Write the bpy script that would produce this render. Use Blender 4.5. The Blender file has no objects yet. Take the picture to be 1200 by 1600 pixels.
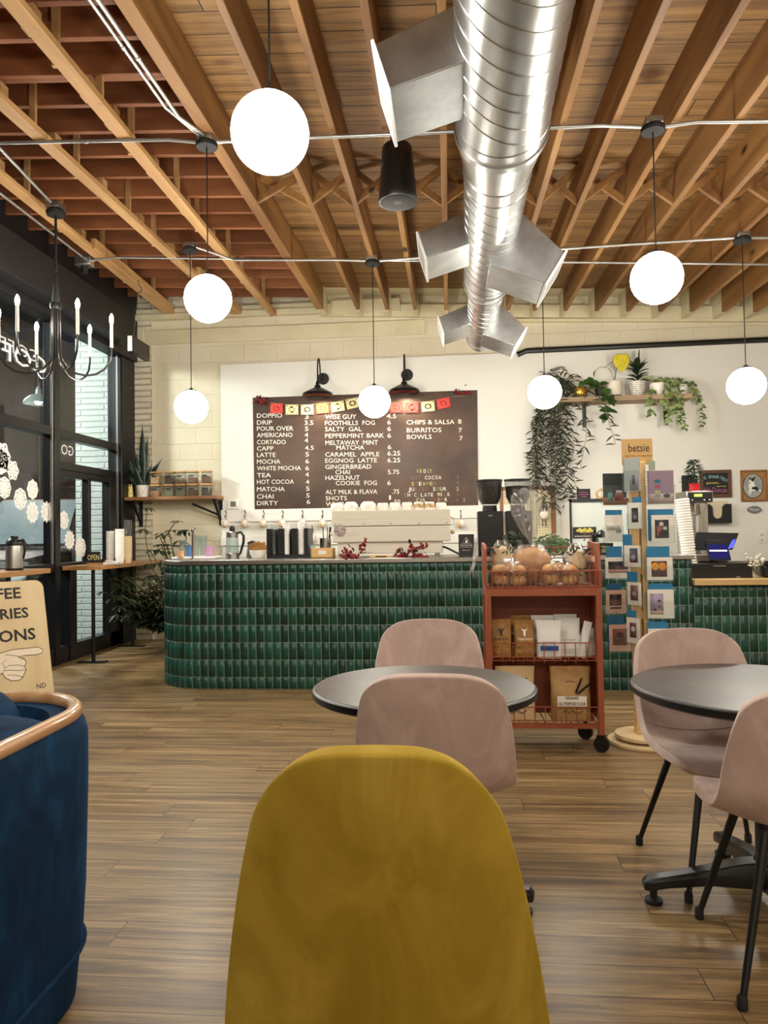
import bpy, math, random
from mathutils import Vector, Matrix
random.seed(7)
S = bpy.context.scene
C = S.collection
PI = math.pi
R = math.radians
# ---------------------------------------------------------------- camera
CAMH, FPX = 1.3, 1150.0
_yaw, _pitch, _roll = R(5.04), R(1.57), R(-0.87)
_f = Vector((-math.sin(_yaw)*math.cos(_pitch), math.cos(_yaw)*math.cos(_pitch), math.sin(_pitch)))
_r0 = Vector((math.cos(_yaw), math.sin(_yaw), 0)); _u0 = _r0.cross(_f)
CR = math.cos(_roll)*_r0 + math.sin(_roll)*_u0
CU = -math.sin(_roll)*_r0 + math.cos(_roll)*_u0
CO = Vector((0, 0, CAMH))
cam = bpy.data.objects.new('camera', bpy.data.cameras.new('camera')); C.objects.link(cam)
cam.matrix_world = Matrix(((CR.x, CU.x, -_f.x, CO.x), (CR.y, CU.y, -_f.y, CO.y), (CR.z, CU.z, -_f.z, CO.z), (0, 0, 0, 1)))
cam.data.sensor_fit = 'VERTICAL'; cam.data.sensor_height = 36; cam.data.lens = FPX/1600*36
cam.data.clip_start = 0.05; cam.data.clip_end = 100
S.camera = cam
# ---------------------------------------------------------------- view, world, lamp levels
S.view_settings.view_transform = 'Standard'; S.view_settings.look = 'None'
S.view_settings.exposure = 0.25; S.view_settings.gamma = 1.0; S.view_settings.use_curve_mapping = False
GLOBE_E, BULB_E, SCONCE_W = 62.0, 200.0, 22.0
w = bpy.data.worlds.new('night'); S.world = w; w.use_nodes = True
w.node_tree.nodes['Background'].inputs[0].default_value = (0.02, 0.025, 0.04, 1)
w.node_tree.nodes['Background'].inputs[1].default_value = 0.6

# ---------------------------------------------------------------- measuring helpers (photo pixel -> point on a real plane)
def P(x, y, X=None, Y=None, Z=None):
    d = ((x-600)/FPX)*CR - ((y-800)/FPX)*CU + _f
    if X is not None: t = X/d.x
    elif Y is not None: t = Y/d.y
    else: t = (Z-CAMH)/d.z
    return CO + d*t
def px(n, Y): return n*Y/FPX          # a size in photo pixels at depth Y
def zc(x, y): return 3.912 - .0487*x + .027*(y-9)      # underside of the roof joists
def PC(x, y, dz):
    p = P(x, y, Y=5)
    for _ in range(30): p = P(x, y, Z=zc(p.x, p.y)+dz)
    return p

# ---------------------------------------------------------------- geometry collector
class G:
    def __init__(s): s.v = []; s.f = []; s.m = []; s.mi = 0; s.uv = None
    def add(s, vs, fs):
        b = len(s.v); s.v += [tuple(q) for q in vs]
        for f in fs: s.f.append([b+i for i in f]); s.m.append(s.mi)
        return s
    def box(s, x0, x1, y0, y1, z0, z1):
        return s.add([(x0,y0,z0),(x1,y0,z0),(x1,y1,z0),(x0,y1,z0),(x0,y0,z1),(x1,y0,z1),(x1,y1,z1),(x0,y1,z1)],
                     [(3,2,1,0),(4,5,6,7),(0,1,5,4),(1,2,6,5),(2,3,7,6),(3,0,4,7)])
    def hexa(s, p):      # 8 points, bottom 4 then top 4
        return s.add(p, [(3,2,1,0),(4,5,6,7),(0,1,5,4),(1,2,6,5),(2,3,7,6),(3,0,4,7)])
    def rbox(s, c, sz, rot=(0,0,0)):
        m = Matrix.LocRotScale(Vector(c), __import__('mathutils').Euler(rot), None)
        x, y, z = sz[0]/2, sz[1]/2, sz[2]/2
        p = [m @ Vector(q) for q in ((-x,-y,-z),(x,-y,-z),(x,y,-z),(-x,y,-z),(-x,-y,z),(x,-y,z),(x,y,z),(-x,y,z))]
        return s.hexa(p)
    def rings(s, rs, closed_ends=True, loop=False):
        n = len(rs[0]); b = len(s.v); vs = [q for r in rs for q in r]; fs = []
        k = len(rs)
        for i in range(k if loop else k-1):
            a, c = i*n, ((i+1) % k)*n
            for j in range(n):
                j2 = (j+1) % n
                fs.append((a+j, a+j2, c+j2, c+j))
        if closed_ends and not loop:
            fs.append(tuple(range(n))[::-1]); fs.append(tuple((k-1)*n+j for j in range(n)))
        return s.add(vs, fs)
    def tube(s, pts, r, n=8, caps=True, loop=False):
        pts = [Vector(p) for p in pts]; k = len(pts); rs = []
        if not hasattr(r, '__len__'): r = [r]*k
        up = None
        for i, p in enumerate(pts):
            a = pts[(i-1) % k] if (i > 0 or loop) else p; b = pts[(i+1) % k] if (i < k-1 or loop) else p
            t = (b-a)
            t = t.normalized() if t.length > 1e-9 else Vector((0,0,1))
            if up is None:
                up = Vector((0,0,1)) if abs(t.z) < .9 else Vector((1,0,0))
            x = (up - t*up.dot(t))
            x = x.normalized() if x.length > 1e-6 else t.orthogonal().normalized()
            up = x; y = t.cross(x)
            rs.append([p + (x*math.cos(2*PI*j/n) + y*math.sin(2*PI*j/n))*r[i] for j in range(n)])
        return s.rings(rs, caps, loop)
    def cyl(s, p0, p1, r0, r1=None, n=16): return s.tube([p0, p1], [r0, r0 if r1 is None else r1], n)
    def lathe(s, prof, n=24, c=(0,0,0), sx=1, sy=1, rib=0, nr=0):
        rs = []
        for (r, z) in prof:
            rs.append([(c[0]+sx*r*(1+rib*math.cos(nr*2*PI*j/n))*math.cos(2*PI*j/n), c[1]+sy*r*(1+rib*math.cos(nr*2*PI*j/n))*math.sin(2*PI*j/n), c[2]+z) for j in range(n)])
        return s.rings(rs, True)
    def sph(s, c, r, nu=20, nv=12, sx=1, sy=1, sz=1):
        prof = [(max(1e-4, r*math.sin(PI*i/nv)), -r*sz*math.cos(PI*i/nv)) for i in range(nv+1)]
        return s.lathe(prof, nu, c, sx, sy)
    def prism(s, poly, a0, a1, plane='xz'):
        f = {'xz': lambda p, a: (p[0], a, p[1]), 'xy': lambda p, a: (p[0], p[1], a), 'yz': lambda p, a: (a, p[0], p[1])}[plane]
        n = len(poly); vs = [f(p, a0) for p in poly] + [f(p, a1) for p in poly]
        fs = [tuple(range(n)), tuple(range(2*n-1, n-1, -1))] + [(i, n+i, n+(i+1) % n, (i+1) % n) for i in range(n)]
        return s.add(vs, fs)
    def leaf(s, b, d, L, W, up=(0,0,1), droop=.3, heart=False, fold=.15):
        b = Vector(b); d = Vector(d).normalized(); u = Vector(up); sd = d.cross(u)
        sd = sd.normalized() if sd.length > 1e-4 else d.orthogonal().normalized(); u = sd.cross(d)
        ws = (0, .75, 1, .7, 0) if not heart else (.25, 1, .95, .6, 0)
        vs = []
        for i, t in enumerate((0, .25, .5, .78, 1)):
            c = b + d*L*t - u*droop*L*t*t
            if heart and i == 0: vs += [c - sd*W*.35 - d*L*.12, c, c + sd*W*.35 - d*L*.12]
            else: vs += [c - sd*W*ws[i]/2 + u*fold*W*ws[i], c, c + sd*W*ws[i]/2 + u*fold*W*ws[i]]
        fs = []
        for i in range(4):
            a = 3*i; fs += [(a, a+1, a+4, a+3), (a+1, a+2, a+5, a+4)]
        return s.add(vs, fs)
    def mapv(s, fn, start=0): s.v[start:] = [tuple(fn(Vector(q))) for q in s.v[start:]]; return s
    def build(s, name, mats, parent=None, sharp=38, bevel=0, seg=2, sub=0, solid=0, loc=None, rot=None):
        me = bpy.data.meshes.new(name); me.from_pydata(s.v, [], s.f); me.update()
        if not isinstance(mats, (list, tuple)): mats = [mats]
        for m in mats: me.materials.append(m)
        me.polygons.foreach_set('material_index', s.m)
        me.polygons.foreach_set('use_smooth', [True]*len(s.f))
        if sharp < 180: me.set_sharp_from_angle(angle=R(sharp))
        o = bpy.data.objects.new(name, me); C.objects.link(o)
        if parent: o.parent = parent
        if loc is not None: o.location = loc
        if rot is not None: o.rotation_euler = rot
        if solid: q = o.modifiers.new('thick', 'SOLIDIFY'); q.thickness = solid; q.offset = 0
        if bevel:
            q = o.modifiers.new('bevel', 'BEVEL'); q.width = bevel; q.segments = seg; q.limit_method = 'ANGLE'; q.angle_limit = R(40)
        if sub: q = o.modifiers.new('sub', 'SUBSURF'); q.levels = sub; q.render_levels = sub
        return o
_tc = {}
def text_geo(t, bold=0):
    if (t, bold) in _tc: return _tc[(t, bold)]
    if 1:
        cu = bpy.data.curves.new('t', 'FONT'); cu.body = t; cu.size = 1; cu.resolution_u = 2; cu.extrude = 0; cu.offset = bold
        o = bpy.data.objects.new('t', cu); C.objects.link(o)
        dg = bpy.context.evaluated_depsgraph_get(); me = bpy.data.meshes.new_from_object(o.evaluated_get(dg))
        vs = [v.co.copy() for v in me.vertices]; fs = [tuple(p.vertices) for p in me.polygons]
        bpy.data.objects.remove(o); bpy.data.curves.remove(cu); bpy.data.meshes.remove(me)
        x0 = min(v.x for v in vs); x1 = max(v.x for v in vs)
        _tc[(t, bold)] = ([Vector((v.x-x0, v.y, 0)) for v in vs], fs, x1-x0)
    return _tc[(t, bold)]
def text(g, t, o, right, up, w, h, capfrac=.73, center=False, bold=0):
    """letters with total width w and capital height h; o = start of the baseline"""
    vs, fs, tw = text_geo(t, bold); o = Vector(o); right = Vector(right).normalized(); up = Vector(up).normalized()
    if w is None: w = tw*h/capfrac
    if center: o = o - right*w/2
    nrm = right.cross(up)
    g.add([o + right*(v.x*w/tw) + up*(v.y*h/capfrac) for v in vs], [f[::-1] if nrm.y > 0 and False else f for f in fs])

# ---------------------------------------------------------------- naming helpers
def tag(o, label, cat, group=None, kind=None):
    o['label'] = label; o['category'] = cat
    if group: o['group'] = group
    if kind: o['kind'] = kind
    return o
def thing(name, label, cat, loc=(0,0,0), rz=0, group=None):
    o = bpy.data.objects.new(name, None); o.empty_display_size = .1; C.objects.link(o)
    o.location = loc; o.rotation_euler = (0, 0, rz)
    return tag(o, label, cat, group)
def struct(o): o['kind'] = 'structure'; return o
def dup(root, loc=None, rz=None, label=None, group=None):
    r = root.copy(); C.objects.link(r)
    if loc is not None: r.location = loc
    if rz is not None: r.rotation_euler = (0, 0, rz)
    if label: r['label'] = label
    if group: r['group'] = group
    for ch in list(root.children):
        c = ch.copy(); C.objects.link(c); c.parent = r
        for q in list(ch.children):
            d = q.copy(); C.objects.link(d); d.parent = c
    return r

# ---------------------------------------------------------------- materials
def lin(h):
    if not isinstance(h, str): return (h[0], h[1], h[2], 1)
    c = [int(h[i:i+2], 16)/255 for i in (0, 2, 4)]
    return tuple((x/12.92 if x <= .04045 else ((x+.055)/1.055)**2.4) for x in c) + (1,)
_mc = {}
class NT:
    def __init__(s, m): s.t = m.node_tree; s.n = s.t.nodes; s.l = s.t.links
    def new(s, k, **kw):
        n = s.n.new(k)
        for a, b in kw.items(): setattr(n, a, b)
        return n
    def ramp(s, fac, stops):
        r = s.new('ShaderNodeValToRGB'); e = r.color_ramp.elements
        while len(e) > 1: e.remove(e[-1])
        e[0].position = stops[0][0]; e[0].color = lin(stops[0][1])
        for p, c in stops[1:]: q = e.new(p); q.color = lin(c)
        s.l.new(fac, r.inputs[0]); return r.outputs[0]
    def mix(s, fac, a, b, mode='MIX'):
        n = s.new('ShaderNodeMix', data_type='RGBA', blend_type=mode)
        for i, v in ((0, fac), (6, a), (7, b)):
            if isinstance(v, bpy.types.NodeSocket): s.l.new(v, n.inputs[i])
            else: n.inputs[i].default_value = v if i == 0 else lin(v)
        return n.outputs[2]
    def coords(s, scale=(1,1,1), kind='Object', rot=(0,0,0), loc=(0,0,0)):
        t = s.new('ShaderNodeTexCoord'); m = s.new('ShaderNodeMapping')
        m.inputs['Scale'].default_value = scale; m.inputs['Rotation'].default_value = rot; m.inputs['Location'].default_value = loc
        s.l.new(t.outputs[kind], m.inputs[0]); return m.outputs[0]
    def noise(s, co, scale=5, detail=4, rough=.5, dist=0):
        n = s.new('ShaderNodeTexNoise'); n.inputs['Scale'].default_value = scale; n.inputs['Detail'].default_value = detail
        n.inputs['Roughness'].default_value = rough; n.inputs['Distortion'].default_value = dist
        s.l.new(co, n.inputs['Vector']); return n.outputs['Fac']
    def bump(s, h, strength, dist, to):
        b = s.new('ShaderNodeBump'); b.inputs['Strength'].default_value = strength; b.inputs['Distance'].default_value = dist
        s.l.new(h, b.inputs['Height']); s.l.new(b.outputs[0], to.inputs['Normal']); return b
def M(name, col='808080', rough=.5, metal=0, var=None, bump=None, sheen=0, coat=0, emit=None, es=1, spec=None):
    """var=(colour2, scale, stretch, lo, hi)   bump=(scale, strength, distance)"""
    if name in _mc: return _mc[name]
    m = bpy.data.materials.new(name); m.use_nodes = True; t = NT(m); b = t.n['Principled BSDF']
    b.inputs['Base Color'].default_value = lin(col); b.inputs['Roughness'].default_value = rough; b.inputs['Metallic'].default_value = metal
    if sheen: b.inputs['Sheen Weight'].default_value = sheen; b.inputs['Sheen Roughness'].default_value = .4; b.inputs['Sheen Tint'].default_value = lin(col)
    if coat: b.inputs['Coat Weight'].default_value = coat; b.inputs['Coat Roughness'].default_value = .08
    if spec is not None: b.inputs['Specular IOR Level'].default_value = spec
    if emit: b.inputs['Emission Color'].default_value = lin(emit); b.inputs['Emission Strength'].default_value = es
    if var:
        n = t.noise(t.coords(var[2]), var[1], 5, .6)
        t.l.new(t.ramp(n, [(var[3], col), (var[4], var[0])]), b.inputs['Base Color'])
    if bump:
        n = t.noise(t.coords(), bump[0], 3); t.bump(n, bump[1], bump[2], b)
    _mc[name] = m; return m
def wood(name, c1='b08850', c2='c8a070', axis='x', scale=1, rough=.5, coat=0, knots=False, c3=None):
    if name in _mc: return _mc[name]
    m = bpy.data.materials.new(name); m.use_nodes = True; t = NT(m); b = t.n['Principled BSDF']; b.inputs['Roughness'].default_value = rough
    if coat: b.inputs['Coat Weight'].default_value = coat
    st = {'x': (.08, 1, 1), 'y': (1, .08, 1), 'z': (1, 1, .08)}[axis]
    co = t.coords(st); n = t.noise(co, 30*scale, 6, .65, .6); n2 = t.noise(co, 5*scale, 3, .5, 1.2)
    a = t.ramp(n2, [(.35, c1), (.65, c2)]); a = t.mix(t.ramp(n, [(.42, '000000'), (.68, '555555')]), a, c3 or c2)
    oi = t.new('ShaderNodeObjectInfo'); r = t.new('ShaderNodeMapRange'); r.inputs[3].default_value = .86; r.inputs[4].default_value = 1.08
    t.l.new(oi.outputs['Random'], r.inputs[0]); a = t.mix(1, a, r.outputs[0], 'MULTIPLY')
    if knots:
        v = t.new('ShaderNodeTexVoronoi'); v.inputs['Scale'].default_value = 2.2; t.l.new(t.coords({'x': (.45,1,1), 'y': (1,.45,1), 'z': (1,1,.45)}[axis]), v.inputs[0])
        a = t.mix(t.ramp(v.outputs['Distance'], [(.04, 'ffffff'), (.085, '000000')]), a, '2a1509')
    t.l.new(a, b.inputs['Base Color']); t.bump(n, .25, .002, b); _mc[name] = m; return m
def planks(name, cols, length, width, grain, rough, gap='1a0f08', gapw=.004, coat=0, knots=.05, bumpd=.002, kscale=1.6, off=.37):
    """boards running along x, courses along y"""
    m = bpy.data.materials.new(name); m.use_nodes = True; t = NT(m); b = t.n['Principled BSDF']
    co = t.coords(); br = t.new('ShaderNodeTexBrick'); br.offset = off; br.inputs['Scale'].default_value = 1
    br.inputs['Brick Width'].default_value = length; br.inputs['Row Height'].default_value = width
    br.inputs['Mortar Size'].default_value = gapw; br.inputs['Mortar Smooth'].default_value = .1
    br.inputs['Color1'].default_value = (0,0,0,1); br.inputs['Color2'].default_value = (1,1,1,1); br.inputs['Mortar'].default_value = (.5,.5,.5,1)
    sx = t.new('ShaderNodeSeparateXYZ'); t.l.new(co, sx.inputs[0]); dv = t.new('ShaderNodeMath', operation='DIVIDE'); t.l.new(sx.outputs[1], dv.inputs[0]); dv.inputs[1].default_value = width
    fl = t.new('ShaderNodeMath', operation='FLOOR'); t.l.new(dv.outputs[0], fl.inputs[0]); wn = t.new('ShaderNodeTexWhiteNoise', noise_dimensions='1D'); t.l.new(fl.outputs[0], wn.inputs['W'])
    ad = t.new('ShaderNodeMath', operation='MULTIPLY_ADD'); t.l.new(wn.outputs['Value'], ad.inputs[0]); ad.inputs[1].default_value = length*3; t.l.new(sx.outputs[0], ad.inputs[2])
    cb_ = t.new('ShaderNodeCombineXYZ'); t.l.new(ad.outputs[0], cb_.inputs[0]); t.l.new(sx.outputs[1], cb_.inputs[1]); co = cb_.outputs[0]; br.offset = 0
    t.l.new(co, br.inputs['Vector'])
    sp = t.new('ShaderNodeSeparateColor'); t.l.new(br.outputs['Color'], sp.inputs[0])
    # offset the grain per board
    sc = t.new('ShaderNodeVectorMath', operation='MULTIPLY_ADD'); t.l.new(br.outputs['Color'], sc.inputs[0]); sc.inputs[1].default_value = (7, 13, 5)
    t.l.new(co, sc.inputs[2]); mp = t.new('ShaderNodeMapping'); mp.inputs['Scale'].default_value = (.05, 1, 1); t.l.new(sc.outputs[0], mp.inputs[0])
    n = t.noise(mp.outputs[0], grain, 7, .68, .5); n2 = t.noise(mp.outputs[0], grain*.14, 5, .65, 1.8)
    base = t.ramp(n2, [(.33, cols[0]), (.5, cols[1]), (.66, cols[2])])
    base = t.mix(t.ramp(sp.outputs[0], [(0, '000000'), (1, '8a8a8a')]), base, cols[3])
    base = t.mix(t.ramp(n, [(.47, '000000'), (.62, 'b4b4b4')]), base, cols[0])
    v = t.new('ShaderNodeTexVoronoi'); v.inputs['Scale'].default_value = kscale; m3 = t.new('ShaderNodeMapping'); m3.inputs['Scale'].default_value = (.42, 1, 1)
    t.l.new(sc.outputs[0], m3.inputs[0]); t.l.new(m3.outputs[0], v.inputs[0])
    base = t.mix(t.ramp(v.outputs['Distance'], [(knots*.5, 'cccccc'), (knots*1.3, '000000')]), base, gap)
    base = t.mix(br.outputs['Fac'], base, gap)
    t.l.new(base, b.inputs['Base Color']); b.inputs['Roughness'].default_value = rough
    if coat: b.inputs['Coat Weight'].default_value = coat; b.inputs['Coat Roughness'].default_value = .25
    bb = t.bump(n, .3, bumpd, b); inv = t.new('ShaderNodeMath', operation='SUBTRACT'); inv.inputs[0].default_value = 1
    t.l.new(br.outputs['Fac'], inv.inputs[1]); b2 = t.new('ShaderNodeBump'); b2.inputs['Strength'].default_value = .6; b2.inputs['Distance'].default_value = .004
    t.l.new(inv.outputs[0], b2.inputs['Height']); t.l.new(b2.outputs[0], bb.inputs['Normal'])
    return m
def masonry(name, c1, c2, bw, bh, off=.5, amt=1.0, dist=.012, axes='xz', mort=.012, strength=.7, rough=.6, grime=None):
    m = bpy.data.materials.new(name); m.use_nodes = True; t = NT(m); b = t.n['Principled BSDF']; b.inputs['Roughness'].default_value = rough
    tc = t.new('ShaderNodeTexCoord'); s = t.new('ShaderNodeSeparateXYZ'); c = t.new('ShaderNodeCombineXYZ'); t.l.new(tc.outputs['Object'], s.inputs[0])
    t.l.new(s.outputs['XYZ'.index(axes[0].upper())], c.inputs[0]); t.l.new(s.outputs['XYZ'.index(axes[1].upper())], c.inputs[1])
    wv = t.noise(c.outputs[0], 6, 2); a = t.new('ShaderNodeVectorMath', operation='MULTIPLY_ADD'); cc = t.new('ShaderNodeCombineXYZ')
    t.l.new(wv, cc.inputs[0]); t.l.new(wv, cc.inputs[1]); t.l.new(cc.outputs[0], a.inputs[0]); a.inputs[1].default_value = (.02, .02, 0); t.l.new(c.outputs[0], a.inputs[2])
    br = t.new('ShaderNodeTexBrick'); br.offset = off; br.inputs['Scale'].default_value = 1; br.inputs['Brick Width'].default_value = bw; br.inputs['Row Height'].default_value = bh
    br.inputs['Mortar Size'].default_value = mort; br.inputs['Mortar Smooth'].default_value = .8; t.l.new(a.outputs[0], br.inputs['Vector'])
    n = t.noise(t.coords(), 9, 6, .6); n2 = t.noise(t.coords(), 1.3, 3)
    col = t.ramp(n2, [(.35, c1), (.65, c2)])
    if grime: col = t.mix(t.ramp(n, [(.6, '000000'), (.75, '777777')]), col, grime)
    t.l.new(col, b.inputs['Base Color'])
    h = t.new('ShaderNodeMath', operation='MULTIPLY_ADD'); t.l.new(br.outputs['Fac'], h.inputs[0]); h.inputs[1].default_value = -amt; t.l.new(n, h.inputs[2])
    t.bump(h.outputs[0], strength, dist, b); return m
def glass(name, tint='ffffff', rough=.02, refl=1.0, dens=0.0, col='ffffff', crink=0):
    """thin clear sheet: see-through with a fresnel sheen; dens adds a little body colour"""
    if name in _mc: return _mc[name]
    m = bpy.data.materials.new(name); m.use_nodes = True; t = NT(m); t.n.remove(t.n['Principled BSDF']); out = t.n['Material Output']
    tr = t.new('ShaderNodeBsdfTransparent'); tr.inputs[0].default_value = lin(tint); gl = t.new('ShaderNodeBsdfAnisotropic') if False else t.new('ShaderNodeBsdfGlossy')
    gl.inputs['Roughness'].default_value = rough; fr = t.new('ShaderNodeLayerWeight'); fr.inputs[0].default_value = .5
    if crink:
        nz = t.noise(t.coords((1, 1, .45)), 38, 4, .7, 1.5); bn = t.bump(nz, 1.0, crink, gl); t.l.new(bn.outputs[0], fr.inputs['Normal'])
    pw = t.new('ShaderNodeMath', operation='POWER'); t.l.new(fr.outputs['Facing'], pw.inputs[0]); pw.inputs[1].default_value = 4.5
    mu = t.new('ShaderNodeMath', operation='MULTIPLY_ADD'); t.l.new(pw.outputs[0], mu.inputs[0]); mu.inputs[1].default_value = .9*refl; mu.inputs[2].default_value = .045*refl; mu.use_clamp = True
    mx = t.new('ShaderNodeMixShader'); t.l.new(mu.outputs[0], mx.inputs[0]); t.l.new(tr.outputs[0], mx.inputs[1]); t.l.new(gl.outputs[0], mx.inputs[2]); last = mx.outputs[0]
    if dens:
        df = t.new('ShaderNodeBsdfDiffuse'); df.inputs[0].default_value = lin(col); m2 = t.new('ShaderNodeMixShader'); m2.inputs[0].default_value = dens
        t.l.new(last, m2.inputs[1]); t.l.new(df.outputs[0], m2.inputs[2]); last = m2.outputs[0]
    t.l.new(last, out.inputs[0]); _mc[name] = m; return m

m_floor = planks('floor_boards', ['4a3520', '82653f', 'a98a5e', '94805c'], 1.25, .152, 78, .42, gap='3a2816', gapw=.0016, coat=.1, knots=.085, kscale=2.2)
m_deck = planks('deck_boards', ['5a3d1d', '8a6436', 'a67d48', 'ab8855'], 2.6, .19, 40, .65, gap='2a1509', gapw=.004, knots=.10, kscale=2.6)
m_deck2 = planks('deck_boards_dark', ['2c190b', '402514', '4c2e1a', '452c1a'], 2.6, .19, 22, .7, gap='180c06', gapw=.004, knots=.06, kscale=2.0)
m_joist = wood('joist_pine', '785028', 'a0743f', 'y', 1, .6, knots=True, c3='5a3a1d')
m_xjoist = wood('cross_joist_fir', '744326', '985f3a', 'x', 1, .62, knots=True, c3='6b3c1c')
m_strip = wood('pale_strip', 'a98050', 'c49b68', 'y', 1, .55, c3='7c5830')
m_cream = M('cream_paint', 'd9cfae', .5, var=('c9bd9a', 2, (1,1,1), .4, .7), bump=(14, .3, .006))
m_block = masonry('cream_block_wall', 'd9cfb6', 'cdc2a6', .42, .205, dist=.014, mort=.004, strength=.8, grime='c3b798', amt=.35)
m_brick = masonry('cream_brick', 'd9d0b8', 'cec3a8', .62, .075, dist=.02, mort=.012, strength=1)
m_mint = masonry('mint_brick', 'd9ddd8', 'ccd2cd', .62, .075, dist=.012, mort=.012, strength=.9, grime='a4b5ad')
m_white = M('white_paint', 'e0ded5', .45, bump=(30, .12, .002))
m_white2 = M('white_gloss_trim', 'e8e3dc', .35)
m_black = M('black_paint', '0b0a0b', .38)
m_blackm = M('black_matte', '0c0c0d', .6)
m_frame = M('dark_window_frame', '17161a', .35, metal=.3)
m_soffit = M('dark_soffit', '1a181b', .55)
m_steel = M('brushed_steel', 'b4b0aa', .3, metal=1, bump=(60, .08, .001))
m_chrome = M('chrome', 'cfcfcf', .12, metal=1)
m_galv = M('galvanised', 'c6c8c8', .36, metal=1, var=('a8acae', 7, (1,1,1), .35, .7), bump=(8, .12, .004))
m_duct = M('spiral_duct_steel', 'cfcfce', .30, metal=1, var=('a9aaab', 5, (1,.4,1), .35, .7))
m_emt = M('conduit', 'b9bab8', .35, metal=.85)
m_glass = glass('window_glass', 'e6ecea', .0, 1.0)
m_clear = glass('clear_glass', 'f6f8f7', .03, 1.2, .03, 'dfe6e2')
m_acry = glass('acrylic', 'fafcfc', .05, .7, .015, 'e8f0f0')
m_film = glass('plastic_film', 'fafaf8', .10, 2.0, .03, 'e9e7e0', .012)
m_globe = M('globe_opal_lit', 'ffffff', .4, emit=(1.0, .945, .83), es=GLOBE_E)
m_wbar = wood('bar_wood', '9a6a3d', 'bd8a56', 'y', 1.2, .4, coat=.2, c3='6d4522')
m_shelfw = wood('shelf_wood', '8b5f3a', 'b08558', 'x', 1.2, .5, c3='5f3d20')
m_ply = wood('birch_ply', 'd8bd8c', 'e6cfa2', 'z', .8, .5, c3='c4a26c')
m_leafd = M('leaf_dark', '1a2616', .45, var=('2c3a20', 9, (1,1,1), .4, .6))
m_leafg = M('leaf_green', '28441a', .4, var=('40602a', 9, (1,1,1), .4, .6))
m_leafv = M('leaf_variegated', '4a6234', .45, var=('95a468', 18, (1,1,1), .45, .55))
m_leafo = M('leaf_olive', '1e2018', .5, var=('34372a', 9, (1,1,1), .4, .6))
m_leafy = M('leaf_yellow', 'c3b51e', .45, var=('d9c93a', 12, (1,1,1), .4, .6))
m_stem = M('plant_stem', '5a5a34', .6)
m_soil = M('soil', '2a1d14', .9)
m_terra = M('terracotta_metal', '9e5438', .42, var=('934b30', 3, (1,1,1), .4, .6))
m_paper = M('white_paper', 'e9e6df', .7)
m_cup = M('paper_cup', 'f0ede6', .6)
m_ceram = M('ceramic_white', 'e9e2d8', .25)
m_tan = M('kraft_paper', 'a67638', .55, var=('8f622c', 14, (1,1,1), .4, .65), bump=(26, .9, .02))

# ================================================================ THE SETTING
WX, WY = -4.02, 9.0
g = G(); g.box(-4.1, 5.6, -3.6, 9.0, -.1, 0); struct(g.build('floor', m_floor))
# roof deck: pale boards on the right, much darker boards on the left; both follow the roof slope
def roofslab(x0, x1, y0, y1, dz, th):
    f = lambda x, y, d: (x, y, zc(x, y)+d)
    return [f(x0,y0,dz), f(x1,y0,dz), f(x1,y1,dz), f(x0,y1,dz), f(x0,y0,dz+th), f(x1,y0,dz+th), f(x1,y1,dz+th), f(x0,y1,dz+th)]
g = G(); g.hexa(roofslab(-1.5, 5.6, -3.6, 9.1, .29, .05)); struct(g.build('ceiling', m_deck))
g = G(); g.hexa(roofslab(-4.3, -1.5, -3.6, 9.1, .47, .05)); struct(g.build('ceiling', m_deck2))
# back wall: painted block, a brick strip at the left corner, white boards over it
g = G(); g.box(-3.72, 5.7, 9.0, 9.2, -.1, 4.6); struct(g.build('wall_back', m_block))
g = G(); g.box(-4.1, -3.72, 8.97, 9.2, -.1, 4.6); struct(g.build('wall_corner', m_brick))
g = G(); p = P(345, 570, Y=8.97); q = P(720, 555, Y=8.97); r_ = P(1200, 535, Y=8.97)
g.prism([(p.x, .9), (5.6, .9), (5.6, r_.z+.0), (p.x, p.z)], 8.955, 9.0, 'xz'); struct(g.build('wall_panel', m_white))
g = G(); g.box(5.6, 5.7, -3.6, 9.2, -.1, 4.6); struct(g.build('wall_right', M('wall_paint_right', 'e2dcd2', .6)))
g = G(); g.box(-4.1, 5.7, -3.7, -3.6, -.1, 4.6); struct(g.build('wall_front', M('wall_paint_front', 'dcd5c8', .6)))
# cream painted band and ledge under the joist ends
g = G()
zl = lambda x: zc(x, 9)
g.hexa([(.0,8.94,zl(0)-.06),(5.6,8.94,zl(5.6)-.0),(5.6,9,zl(5.6)-.0),(0,9,zl(0)-.06),(0,8.94,zl(0)-.02),(5.6,8.94,zl(5.6)+.03),(5.6,9,zl(5.6)+.03),(0,9,zl(0)-.02)])
struct(g.build('trim_1', m_cream, bevel=.004))
g = G(); g.box(-4.0, -1.45, 8.9, 9, 4.02, 4.09); g.box(-4.0, -1.45, 8.93, 9, 4.09, 4.16); g.box(-4.0, -.25, 8.965, 9, 3.72, 3.9)
struct(g.build('trim_2', m_cream, bevel=.006))
g = G(); g.box(-1.4, -.55, 8.9, 9, zl(-1)+.03, zl(-1)+.2); struct(g.build('trim_3', m_cream, bevel=.006))
g = G(); a = P(812, 549, Y=8.95); b = P(1200, 531, Y=8.95); b = a + (b-a)*1.5
g.tube([(a.x-.03, 8.95, a.z-.04), (a.x+.08, 8.94, a.z), (b.x, 8.94, b.z)], .034, 8)
tag(g.build('cable_conduit', m_black), 'fat black pipe along the top edge of the white wall panel', 'pipe')
g = G(); g.box(-2.83, .66, 8.93, 8.956, .86, .885); struct(g.build('trim_4', m_white2))
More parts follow.
